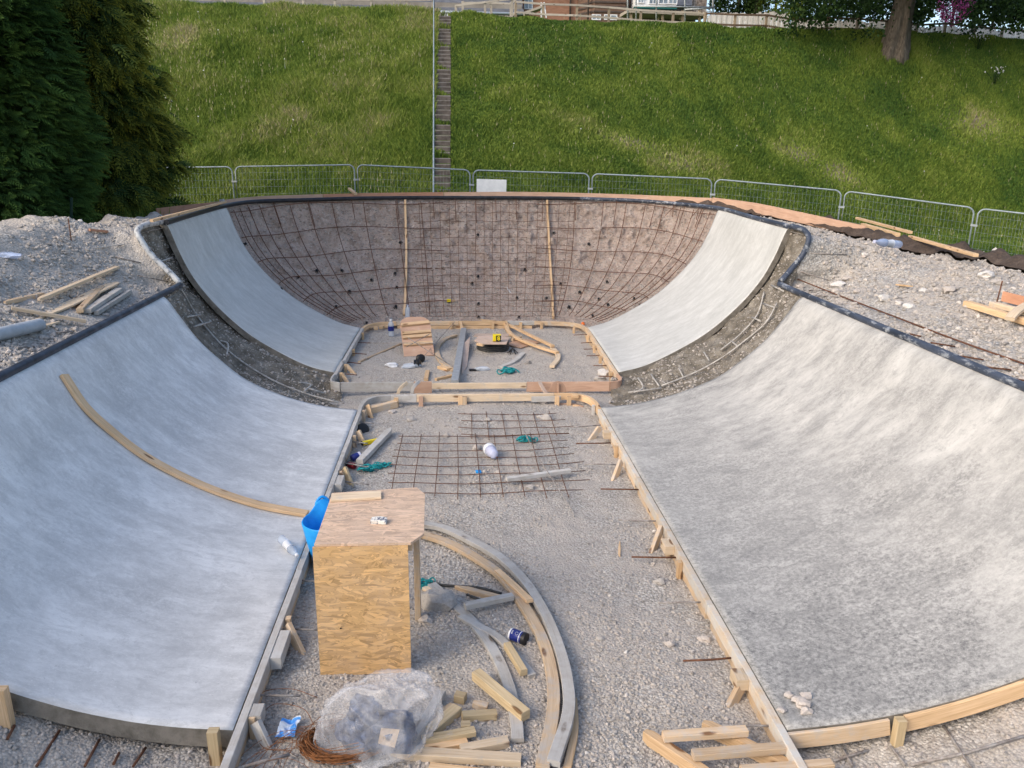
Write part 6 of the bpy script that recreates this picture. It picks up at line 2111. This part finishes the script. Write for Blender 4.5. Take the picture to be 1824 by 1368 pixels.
M_RENDER = mottled('grey rendered wall', [(.3, (.16, .145, .125)), (.65, (.27, .25, .22))], 1.5, .9, 0, .3, 20, .02, 'World')
M_BRICK = mottled('orange brown brick', [(.3, (.25, .13, .085)), (.65, (.36, .20, .135))], 3, .9, 0, .3, 18, .02, 'World', (1, 1, 3))
M_BRICKD = mottled('dark brown brick', [(.3, (.11, .07, .052)), (.65, (.18, .115, .085))], 3, .9, 0, .3, 18, .02, 'World', (1, 1, 3))
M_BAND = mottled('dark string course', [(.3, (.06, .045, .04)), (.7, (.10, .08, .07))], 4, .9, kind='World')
M_SLATE = mottled('grey slate roof', [(.3, (.07, .075, .085)), (.65, (.13, .14, .16))], 3, .8, 0, .3, 14, .02, 'World')
M_UPVC = mottled('white window frame', [(.3, (.62, .65, .68)), (.7, (.78, .80, .82))], 3, .4, kind='World')
M_GLASS = mottled('window glass', [(.3, (.10, .14, .18)), (.6, (.34, .42, .50))], .8, .12, kind='World')
M_TEALB = mottled('teal painted base', [(.3, (.01, .10, .10)), (.7, (.02, .16, .16))], 3, .6, kind='World')
M_STONEW = mottled('rubble stone wall', [(.35, (.13, .11, .095)), (.5, (.26, .22, .19)), (.65, (.42, .38, .34))], 3.2, .9, 0, .6, 6, .05, 'World', (1, 1, 1.6), 3)
M_BOARDS = mottled('white weathered boarding', [(.3, (.46, .44, .42)), (.65, (.66, .65, .63))], 2.5, .8, 0, .3, 20, .01, 'World', (4, 1, .4))
M_BLOCK = mottled('concrete block wall', [(.3, (.10, .10, .105)), (.65, (.20, .20, .20))], 2, .9, 0, .3, 14, .02, 'World')


def window(root, a, c_, Y, name='window', fr=.06):
    p0, p1 = ony(*a, Y), ony(*c_, Y)
    x0, x1, z0, z1 = min(p0[0], p1[0]), max(p0[0], p1[0]), min(p0[2], p1[2]), max(p0[2], p1[2])
    b_ = MB()
    box_mb(x0, x1, Y - .05, Y + .03, z1 - fr, z1, b_)
    box_mb(x0, x1, Y - .05, Y + .03, z0, z0 + fr, b_)
    box_mb(x0, x0 + fr, Y - .05, Y + .03, z0 + fr, z1 - fr, b_)
    box_mb(x1 - fr, x1, Y - .05, Y + .03, z0 + fr, z1 - fr, b_)
    box_mb((x0 + x1) / 2 - fr / 2, (x0 + x1) / 2 + fr / 2, Y - .048, Y + .03, z0 + fr, z1 - fr, b_)
    w_ = b_.build(name, M_UPVC, root)
    box_mb(x0 + fr, x1 - fr, Y - .03, Y + .025, z0 + fr, z1 - fr).build('pane', M_GLASS, w_)
    return w_


H1 = thing('house', (-6, 55, 10.4), 'long low grey rendered building behind the pale fence at the top left', 'house')
b_ = MB(); pxbox((300, 45), (930, 8), 53, 7, b_); b_.build('wall', M_RENDER, H1)
p0, p1 = ony(290, 8, 52.4), ony(934, 3, 52.4)
b_ = MB(); b_.raw([(p0[0], 52.4, p0[2]), (p1[0], 52.4, p0[2]), (p1[0], 56.5, p0[2] + 2.4), (p0[0], 56.5, p0[2] + 2.4), (p0[0], 60.5, p0[2]), (p1[0], 60.5, p0[2]), (p0[0], 52.4, p0[2] - .12), (p1[0], 52.4, p0[2] - .12), (p1[0], 60.5, p0[2] - .12), (p0[0], 60.5, p0[2] - .12)],
       [(0, 1, 2, 3), (3, 2, 5, 4), (6, 7, 1, 0), (9, 8, 7, 6), (4, 5, 8, 9), (0, 3, 4), (1, 5, 2), (6, 0, 4, 9), (7, 8, 5, 1)])
b_.build('roof', M_SLATE, H1)
b_ = MB(); b_.rod([(p0[0], 52.33, p0[2] - .02), (p1[0], 52.33, p0[2] - .02)], .07, 8); b_.build('gutter', M_UPVC, H1)
for a, c_ in (((636, 10), (650, 16)), ((700, 10), (724, 19)), ((781, 14), (799, 24)), ((826, 23), (842, 34)), ((850, 18), (873, 25))):
    window(H1, a, c_, 53)
b_ = MB(); pxbox((778, 24), (841, 33), 50.5, 1.6, b_); tag(b_.build('garden_bench_box', M_UPVC), 'white low box glimpsed through the fence at the top of the stairs', 'box')

H2 = thing('house', (5, 56, 10.4), 'orange and dark brown brick house with a canted bay, at the top centre', 'house')
b_ = MB(); pxbox((921, 40), (1034, -70), 55, 6, b_); b_.build('wall', M_BRICK, H2)
xa, xb, xc, xd = [ony(px, 0, 54.6)[0] for px in (1031, 1054, 1108, 1130)]
zb_, zt_ = ony(1050, 42, 54)[2], ony(1050, -70, 54)[2]
b_ = MB()
ring = [(xa, 54.7), (xb, 53.4), (xc, 53.4), (xd, 54.7), (xd, 58), (xa, 58)]
b_.raw([(x, y, zb_) for x, y in ring] + [(x, y, zt_) for x, y in ring], [(i, (i + 1) % 6, (i + 1) % 6 + 6, i + 6) for i in range(6)] + [(6, 7, 8, 9, 10, 11)])
b_.build('bay', M_BRICKD, H2)
for py in (3, 11, 20):
    z = ony(1050, py, 53.4)[2]
    b_ = MB(); b_.sweep([(xa - .03, 54.66, z), (xb - .01, 53.36, z), (xc + .01, 53.36, z), (xd + .03, 54.66, z)], rect_section(.05, .10)); b_.build('string_course', M_BAND, H2)
z = ony(1000, 25, 55)[2]
for px in (1016, 1048):
    p_ = ony(px, 0, 54.9 if px < 1030 else 53.5)
    b_ = MB(); b_.rod([(p_[0], p_[1] - .04, zb_), (p_[0], p_[1] - .04, zt_)], .06, 8); b_.build('drainpipe', M_BAND, H2)
window(H2, (934, -8), (949, 17), 55)
window(H2, (1054, 25.5), (1070, 36), 53.4)
window(H2, (1076, 25.5), (1099, 36), 53.4)
b_ = MB(); pxbox((915, 12), (931, -30), 54.3, .5, b_); b_.build('chimney_breast', M_BRICKD, H2)
xr0, xr1 = ony(915, 0, 58)[0], ony(1135, 0, 58)[0]
b_ = MB(); b_.raw([(xr0, 53, zt_), (xr1, 53, zt_), (xr1, 62, zt_), (xr0, 62, zt_), (xr0, 57.5, zt_ + 3), (xr1, 57.5, zt_ + 3)], [(3, 2, 1, 0), (0, 1, 5, 4), (2, 3, 4, 5), (1, 2, 5), (3, 0, 4)]); b_.build('roof', M_SLATE, H2)
STP = thing('garden_steps', ony(950, 30, 50), 'small sloping ramp with a white trestle in front of the brick house', 'ramp')
b_ = MB(); b_.bar(ony(934, 25, 50), ony(968, 13, 50), 1.0, .12); b_.build('ramp_board', MW['fencepale'], STP)
for px in (966, 971):
    b_ = MB(); b_.bar(ony(px - 2, 4, 49.6), ony(px + (2 if px > 968 else -2), 32, 49.6), .07, .07, up=(0, 1, 0)); b_.build('leg', M_UPVC, STP)

CV = thing('conservatory', ony(1170, 20, 53), 'white panelled conservatory with a teal base on a raised deck', 'conservatory')
b_ = MB(); pxbox((1131, 10.5), (1210, -70), 53, 3, b_); b_.build('wall', M_UPVC, CV)
b_ = MB(); pxbox((1132, 14), (1206, 10.6), 53.03, 2.9, b_); b_.build('base', M_TEALB, CV)
for a, c_ in (((1137, -20), (1147, 6)), ((1157, -20), (1170, 8)), ((1174, -20), (1190, 8)), ((1192, -20), (1206, 8))):
    window(CV, a, c_, 52.98, fr=.05)
DKT = thing('raised_deck', ony(1190, 40, 52), 'raised timber deck with dark space beneath, in front of the conservatory', 'deck')
p0, p1 = ony(1118, 17, 51), ony(1256, 23, 51)
b_ = MB(); b_.raw([(p0[0], 51, p0[2]), (p1[0], 51, p1[2]), (p1[0], 56, p1[2] + .25), (p0[0], 56, p0[2] + .25), (p0[0], 51, p0[2] - .16), (p1[0], 51, p1[2] - .16), (p1[0], 56, p1[2] + .05), (p0[0], 56, p0[2] + .05)], [(0, 1, 2, 3), (4, 5, 1, 0), (7, 6, 5, 4), (1, 5, 6, 2), (0, 3, 7, 4)]); b_.build('platform', MW['fencepale'], DKT)
b_ = MB(); pxbox((1140, 40), (1240, 19), 53.5, .3, b_); b_.build('shade_panel', M_BAND, DKT)  # near black panel added to paint the shade beneath the platform
for px in (1124, 1180, 1216, 1246):
    b_ = MB(); b_.bar(ony(px, 45, 51.2), ony(px, 19, 51.2), .14, .14, up=(0, 1, 0)); b_.build('post', MW['fencewood'], DKT)
SCF = thing('scaffold', ony(1200, 40, 50), 'galvanised scaffold poles standing in front of the conservatory', 'scaffold')
for px in (1118, 1133, 1169, 1220, 1270):
    b_ = MB(); b_.rod([ony(px, 45, 50.2), ony(px, -60, 50.2)], .05, 8); b_.build('upright', M_GALV, SCF)
for a, c_ in (((1130, 11), (1272, 13)), ((1130, -20), (1272, -18)), ((1220, 17), (1272, 14))):
    b_ = MB(); b_.rod([ony(*a, 50.1), ony(*c_, 50.1)], .045, 8); b_.build('ledger', M_GALV, SCF)
LD_ = thing('ladder', ony(1266, 42, 49.8), 'aluminium ladder leaning by the scaffold at the end of the deck', 'ladder')
for d_ in (0, 7):
    b_ = MB(); b_.rod([ony(1261 + d_, 42, 49.8), ony(1258 + d_, 18, 49.9)], .04, 6); b_.build('stile', M_GALV, LD_)
for k_ in range(6):
    b_ = MB(); b_.rod([ony(1260.5 - .5 * k_, 40 - 4 * k_, 49.8), ony(1267.5 - .5 * k_, 40 - 4 * k_, 49.8)], .03, 6); b_.build('rung', M_GALV, LD_)
b_ = MB(); pxbox((1240, 30), (1264, -60), 54, 1.2, b_); tag(b_.build('stone_pillar', M_STONEW), 'rough stone pillar behind the scaffold, left of the hedge', 'pillar')
H3 = thing('house', ony(1225, 20, 62), 'grey slate roofed house glimpsed between the conservatory and the stone pillar', 'house')
b_ = MB(); pxbox((1205, 22), (1245, 8), 62, 5, b_); b_.build('wall', M_RENDER, H3)
p0, p1 = ony(1200, 9, 61.5), ony(1250, 9, 61.5)
b_ = MB(); b_.raw([(p0[0], 61.5, p0[2]), (p1[0], 61.5, p0[2]), (p1[0], 66, p0[2] + 4), (p0[0], 66, p0[2] + 4), (p0[0], 70, p0[2]), (p1[0], 70, p0[2])], [(0, 1, 2, 3), (3, 2, 5, 4), (5, 1, 0, 4), (0, 3, 4), (1, 5, 2)]); b_.build('roof', M_SLATE, H3)
window(H3, (1232, 8), (1243, 17), 62)


def boarding(a, c_, Y, h, label, name='boarded_fence', mat=M_BOARDS, top_wave=.06):
    p0, p1 = ony(*a, Y), ony(*c_, Y)
    n = int((p1[0] - p0[0]) / .15)
    b_ = MB()
    for k in range(n):
        s0, s1 = k / n, (k + .93) / n
        A, B = p0 + (p1 - p0) * s0, p0 + (p1 - p0) * s1
        dz = random.uniform(-top_wave, top_wave) + .12 * abs(math.sin(k * .21))
        yy = Y + (.02 if k % 2 else 0)
        box_mb(A[0], B[0], yy, yy + .025, A[2] - h, A[2] + dz, b_)
    return tag(b_.build(name, mat), label, 'fence', 'white boarded fences at the top')


boarding((1262, 27), (1408, 25.5), 47.5, 1.5, 'white vertical boarded fence below the hedges, left of the big tree')
boarding((1409, 38), (1580, 40), 47.6, 1.3, 'grey white boarded fence behind the left half of the leafy tree')
boarding((1581, 45), (1840, 58), 47.8, 1.3, 'shaded white boarded fence right of the big tree trunk')
b_ = MB(); p0, p1 = ony(1520, 60, 47.2), ony(1860, 82, 47.2)
b_.bar(p0 + [0, 0, -.4], p1 + [0, 0, -.4], .3, 1.1); tag(b_.build('block_wall', M_BLOCK), 'low dark block wall under the white boarding on the right', 'wall')


# ------------------------------------------------------------------ foliage
def spray_template(n=7, L=1.0, wid=.34, droop=.35):
    V, F, t = [], [], []
    for k in range(n):
        s = k / (n - 1)
        x, z = L * s, -droop * s * s
        w_ = wid * (1 - .55 * s) * (.6 + .4 * math.sin(math.pi * min(1, s * 1.2 + .15)))
        for sd in (-1, 1):
            b = len(V)
            V += [(x - .06, 0, z), (x + .07, 0, z + .01), (x + .20, sd * w_, z - .10), (x + .06, sd * w_ * .75, z - .03)]
            F += [(b, b + 1, b + 2, b + 3)]
            t += [s * .6, s * .6, s * .8 + .25, s * .6 + .15]
    return np.array(V), np.array(F), np.array(t)


def instance(tmpl, pos, xdir, roll, scale, tint, tip=.5):
    V, F, t = tmpl
    n = len(pos)
    x = xdir / np.linalg.norm(xdir, axis=1)[:, None]
    up = np.tile(np.array([0, 0, 1.0]), (n, 1)) + .001
    y = np.cross(up, x)
    y /= np.linalg.norm(y, axis=1)[:, None] + 1e-9
    z = np.cross(x, y)
    c, s = np.cos(roll)[:, None], np.sin(roll)[:, None]
    y, z = c * y + s * z, -s * y + c * z
    P = pos[:, None] + scale[:, None, None] * (V[None, :, 0:1] * x[:, None] + V[None, :, 1:2] * y[:, None] + V[None, :, 2:3] * z[:, None])
    T = np.clip(tint[:, None] + t[None] * tip, 0, 1)
    Fo = (F[None] + (np.arange(n) * len(V))[:, None, None]).reshape(-1, F.shape[1])
    return P.reshape(-1, 3), Fo, T.ravel()


def conifer(name, label, c, zb, zt, rfun, n, mat, seed, size, droop, tb, downward=.15, layer=.0, tip=.5):
    rs = np.random.default_rng(seed)
    z = zb + (zt - zb) * rs.random(n) ** 1.15
    th = rs.random(n) * 2 * math.pi
    # keep more on the side that can be seen
    R = rfun(z) * (1 + .10 * np.sin(3 * th + z * 1.7) + .07 * np.sin(7 * th - 2.3 * z))
    if layer:
        R *= 1 + layer * (np.mod(z * 1.15 + .35 * np.sin(th * 2), 1) - .5)
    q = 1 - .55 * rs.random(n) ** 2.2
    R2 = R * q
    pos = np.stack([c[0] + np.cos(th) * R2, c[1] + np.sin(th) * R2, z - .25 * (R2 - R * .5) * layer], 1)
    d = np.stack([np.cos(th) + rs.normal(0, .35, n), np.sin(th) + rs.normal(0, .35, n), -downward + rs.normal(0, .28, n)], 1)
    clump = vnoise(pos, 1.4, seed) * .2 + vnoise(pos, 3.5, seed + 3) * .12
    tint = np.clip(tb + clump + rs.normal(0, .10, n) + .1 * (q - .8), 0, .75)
    V, F, T = instance(spray_template(7, 1.0, .36, droop), pos, d, rs.normal(0, .7, n), size * (.6 + .7 * rs.random(n)), tint, tip)
    root = thing(name, (c[0], c[1], c[2]), label, 'tree')
    np_mesh('crown', V, F, mat, False, root, T)
    b_ = MB(); b_.sweep([(c[0], c[1], c[2] - .5), (c[0], c[1], zb + .5), (c[0] + .1, c[1], zt - 1)], circ_section(.28, 10), (0, 1, 0), [(1.2, 1.2), (1, 1), (.2, .2)], 0, True); b_.build('trunk', M_BARK, root)
    return root


conifer('conifer_tree', 'dense dark green conifer filling the left edge of the view', (-8.6, 14.3, .9), 1.1, 9.5, lambda z: 1.8 - .0 * z - .10 * np.maximum(0, z - 4) - .5 * np.maximum(0, 1.8 - z), 34000, M_CYPRESS, 21, .22, .25, .27, .0)
conifer('conifer_tree', 'golden tipped conifer with drooping branches, right of the dark one', (-8.95, 18.2, .9), 1.3, 12.5, lambda z: 2.15 - .11 * np.maximum(0, z - 3), 26000, M_GOLDEN, 22, .33, .5, .27, .35, .28, .78)


def leaf_template():
    V = np.array([(0, 0, 0), (.5, .32, .05), (1, 0, -.08), (.5, -.32, .05)], float)
    return V, np.array([[0, 1, 2, 3]]), np.array([0, .15, .25, .15])


def leaves(pos, size, rs, tint, out=None):
    n = len(pos)
    d = rs.normal(0, 1, (n, 3)) if out is None else out + rs.normal(0, .6, (n, 3))
    return instance(leaf_template(), pos, d, rs.random(n) * 6.28, size * (.6 + .8 * rs.random(n)), np.clip(tint, 0, .9))


# the big tree at the top right
tb_ = hp(1592, 90)
TBY = float(tb_[1])
BT = thing('broadleaf_tree', tb_, 'big broadleaf tree with a thick fluted trunk standing on the slope at the top right', 'tree')
b_ = MB()
npt, nk = 26, 40
prev = len(b_.v)
for i in range(npt):
    s = i / (npt - 1)
    z = -1.6 + 7.6 * s
    r = .52 + .20 * math.exp(-max(-.2, z) * 1.5) - .025 * z
    cx_ = tb_[0] + .10 * z - .02 * z * z * .2
    for k in range(nk):
        a = 2 * math.pi * k / nk
        fl = 1 + .11 * math.cos(5 * a + .5 * z) + .07 * math.cos(9 * a - .3 * z + 1) - .22 * math.exp(-((math.remainder(a - (4.55 + .05 * z), 2 * math.pi)) / .16) ** 2) * sm(-.2, .8, z)
        b_.v.append(np.array([cx_ + r * fl * math.cos(a) * 1.05, TBY + r * fl * math.sin(a), tb_[2] + z]))
for i in range(npt - 1):
    for k in range(nk):
        k2 = (k + 1) % nk
        b_.face([i * nk + k, i * nk + k2, (i + 1) * nk + k2, (i + 1) * nk + k], None, 0, True)
b_.build('trunk', M_BARK, BT)
rs = np.random.default_rng(31)
tc = np.array([tb_[0] + .4, TBY, tb_[2] + 5.0])
tips = []
for k in range(16):
    a = rs.random() * 6.28
    e = tc + np.array([math.cos(a) * (4 + 3.5 * rs.random()), math.sin(a) * (3.5 + 3 * rs.random()), 1 + 4 * rs.random()])
    if k < 7:
        e = tc + np.array([[-5, -3, 2], [-3, -4, .5], [4, -3, .5], [7, -2, 1.5], [9, 0, 3], [-7, 1, 3], [1, -5, 3]][k])
    mid_ = (tc + e) / 2 + [0, 0, 1.0]
    path = catmull([tc + [0, 0, -2.2], tc + (mid_ - tc) * .4, mid_, e, e + (e - tc) * .12 + [0, 0, -1.2]], 5)
    b_ = MB(); b_.sweep(path, circ_section(.22, 8), (0, 0, 1), [(1 - .85 * i / (len(path) - 1),) * 2 for i in range(len(path))], 0, True); b_.build('limb', M_BARK, BT)
    tips += path[8:]
tips = np.array(tips)
pp_, tt2 = [], []
# leaf clumps around limbs and drooping skirts over the fence
NC = 520
base_c = tips[rs.integers(0, len(tips), NC)] + rs.normal(0, 1.2, (NC, 3))
sk = []
for px, py in [(x, y) for x in range(1395, 1840, 13) for y in range(-60, 62, 13)]:
    lim = 52 + 14 * math.sin(px * .045) + 10 * math.sin(px * .11 + 1)
    if px < 1420:
        lim -= (1420 - px) * .8
    if 1560 < px < 1640:
        lim = -10 if px < 1605 else 44
    if 1664 < px < 1712:
        lim = 2
    if py < lim and rs.random() < .86:
        sk.append(ony(px + rs.normal(0, 6), py + rs.normal(0, 6), TBY - 2 + 4.5 * rs.random()))
for k_ in range(420):
    sk.append(ony(1330 + 640 * rs.random(), -420 + 370 * rs.random(), TBY - 8 + 9 * rs.random()))
base_c = np.concatenate([base_c, np.array(sk)])
for c_ in base_c:
    m_ = 55
    p_ = c_ + rs.normal(0, 1, (m_, 3)) * np.array([.34, .34, .26])
    pp_.append(p_)
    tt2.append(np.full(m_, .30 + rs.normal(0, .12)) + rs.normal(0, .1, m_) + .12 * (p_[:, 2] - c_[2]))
V, F, T = leaves(np.concatenate(pp_), .17, rs, np.concatenate(tt2))
np_mesh('crown', V, F, M_LEAF, False, BT, T)


def bush(name, label, c, r, n, mat, size, seed, cat='bush', tb=.35, boxy=False):
    rs = np.random.default_rng(seed)
    if boxy:
        u = rs.random((n, 3)) * 2 - 1
        f = rs.integers(0, 3, n)
        u[np.arange(n), f] = np.sign(u[np.arange(n), f]) * (1 - .12 * rs.random(n))
        p_ = u * np.array(r)
    else:
        u = rs.normal(0, 1, (n, 3))
        u /= np.linalg.norm(u, axis=1)[:, None]
        p_ = u * np.array(r) * (1 - .5 * rs.random(n) ** 2)[:, None] * (1 + .3 * vnoise(u, 2.2, seed))[:, None]
    p_ = p_ + np.array(c)
    p_[:, 2] += .25 * vnoise(p_, .8, seed)
    tint = tb + .2 * vnoise(p_, 1.6, seed + 1) + rs.normal(0, .12, n)
    V, F, T = leaves(p_, size, rs, tint, u)
    root = thing(name, (c[0], c[1], c[2] - r[2]), label, cat)
    np_mesh('foliage', V, F, mat, False, root, T)
    b_ = MB(); b_.rod([(c[0], c[1], c[2] - r[2] - .4), (c[0], c[1], c[2] + r[2] * .3)], .09, 7); b_.build('stem', M_BARK, root)
    return root


c_ = ony(1316, 6, 50.5); bush('hedge', 'dark green shrub above the white boarded fence, right of the scaffold', (c_[0], 50.5, c_[2] + .6), (1.9, .9, 1.7), 5000, M_LEAFD, .18, 51, 'hedge', .3)
c_ = ony(1345, 10, 50.2); bush('hedge', 'brownish low bush between the dark shrub and the yellow hedge', (c_[0], 50.0, c_[2] + .3), (.8, .6, .9), 1500, M_LEAFD, .14, 52, 'bush', .6)
c_ = ony(1383, 3, 50.5); bush('hedge', 'bright yellow green hedge above the white boarded fence', (c_[0], 50.5, c_[2] + .5), (1.35, .9, 1.35), 5500, M_LEAFY, .13, 53, 'hedge', .4, True)
c_ = ony(1690, 22, 49.5); bush('flowering_bush', 'bright pink flowering bush behind the fence right of the big trunk', (c_[0], 49.0, c_[2] + .2), (.95, .7, 1.15), 2600, M_PINK, .13, 54, 'bush', .35)
for k_, (px, py, rx, lb) in enumerate(((1480, -5, 3.4, 'dark evergreen behind the fence left of the big trunk'), (1610, -8, 3.0, 'dark evergreen directly behind the big trunk'), (1775, 0, 3.8, 'dark evergreen behind the fence at the right picture edge'), (1860, 0, 3.0, 'dark evergreen beyond the right picture edge'))):
    c_ = ony(px, py, 53)
    bush('evergreen_bush', lb, (c_[0], 53, c_[2] + 1.2), (rx, 1.5, 3.0), 6500, M_LEAFD, .24, 60 + k_, 'bush', .25)
c_ = ony(270, -30, 56); bush('evergreen_bush', 'dark evergreen behind the top left of the slope', (c_[0], 62, c_[2] + 1), (6, 2, 3.5), 5000, M_LEAFD, .3, 70, 'bush', .25)
# cow parsley
for k_, (px, py) in enumerate(((1741, 90), (1770, 152))):
    q = hp(px, py)
    b_ = MB()
    rs = np.random.default_rng(80 + k_)
    for j in range(9):
        t_ = q + np.array([rs.normal(0, .28), rs.normal(0, .25), .55 + .3 * rs.random()])
        b_.rod([q + [0, 0, -.1], (q + t_) / 2 + [0, 0, .1], t_], .012, 4)
    o_ = b_.build('cow_parsley', M_LEAF)
    tag(o_, ['white flowering cow parsley near the block wall right of the big trunk', 'white flowering cow parsley lower on the slope at the right'][k_], 'plant', 'cow parsley plants')
    rs = np.random.default_rng(80 + k_)
    fl = MB()
    for j in range(9):
        t_ = q + np.array([rs.normal(0, .28), rs.normal(0, .25), .55 + .3 * rs.random()])
        for m_ in range(7):
            fl.raw(ICO1[0] * .02 + t_ + np.random.default_rng(m_ + j).normal(0, .05, 3) * [1, 1, .3], ICO1[1].tolist())
    fl.build('flower_heads', M_WHITEP, o_)

# thin green posts under the conifers
for k_, (px, y0, y1, Y) in enumerate(((127, 352, 405, 14.0), (137, 352, 402, 15.0), (192, 362, 390, 16.5))):
    a = ony(px, y0, Y); c_ = ony(px, y1 + 12, Y)
    b_ = MB(); b_.bar(c_, a, .035, .035, up=(0, 1, 0))
    tag(b_.build('green_post', M_GREENP), ['dark green thin post under the conifers, the leftmost', 'dark green thin post under the conifers, the middle one', 'dark green thin post under the conifers, the rightmost'][k_], 'post', 'thin green posts')
# rough grass at the foot of the conifers
rs = np.random.default_rng(91)
N2 = 9000
pg = np.stack([-12 + 7.2 * rs.random(N2), 13.2 + 8.5 * rs.random(N2), np.zeros(N2)], 1)
pg = pg[(pg[:, 0] < -6.1 - .0 * pg[:, 1])]
N2 = len(pg)
mx_ = np.linspace(-13.5, -4.6, 40); my_ = np.linspace(12.6, 23.5, 40)
GX, GY = np.meshgrid(mx_, my_)
def knoll(x, y):
    return .9 + .95 * sm(0, 1.2, -6.0 - x + .22 * (y - 13)) * sm(22.5, 17, y) * sm(12.4, 13.6, y) + .08 * np.sin(x * 2.1) * np.cos(y * 1.7)
GZ = knoll(GX, GY)
tag(grid_mesh('grass_knoll', np.stack([GX.ravel(), GY.ravel(), GZ.ravel()], 1), 40, 40, M_TURF, True, None, np.zeros(1600)), kind='structure')
pg[:, 2] = knoll(pg[:, 0], pg[:, 1])
h_ = .25 + .35 * rs.random(N2)
an = rs.random(N2) * 6.28
w2 = .014
V = np.empty((N2, 3, 3), np.float32)
V[:, 0] = pg + np.stack([np.cos(an) * w2, np.sin(an) * w2, 0 * h_], 1)
V[:, 1] = pg - np.stack([np.cos(an) * w2, np.sin(an) * w2, 0 * h_], 1)
V[:, 2] = pg + np.stack([rs.normal(0, .1, N2), rs.normal(0, .1, N2), h_], 1)
tag(np_mesh('rough_grass', V.reshape(-1, 3), np.arange(N2 * 3).reshape(-1, 3), M_GRASS, False, None, np.repeat(np.clip(.45 + rs.normal(0, .15, N2), 0, 1), 3)), 'rough grass under the two conifers', 'grass', None, 'stuff')
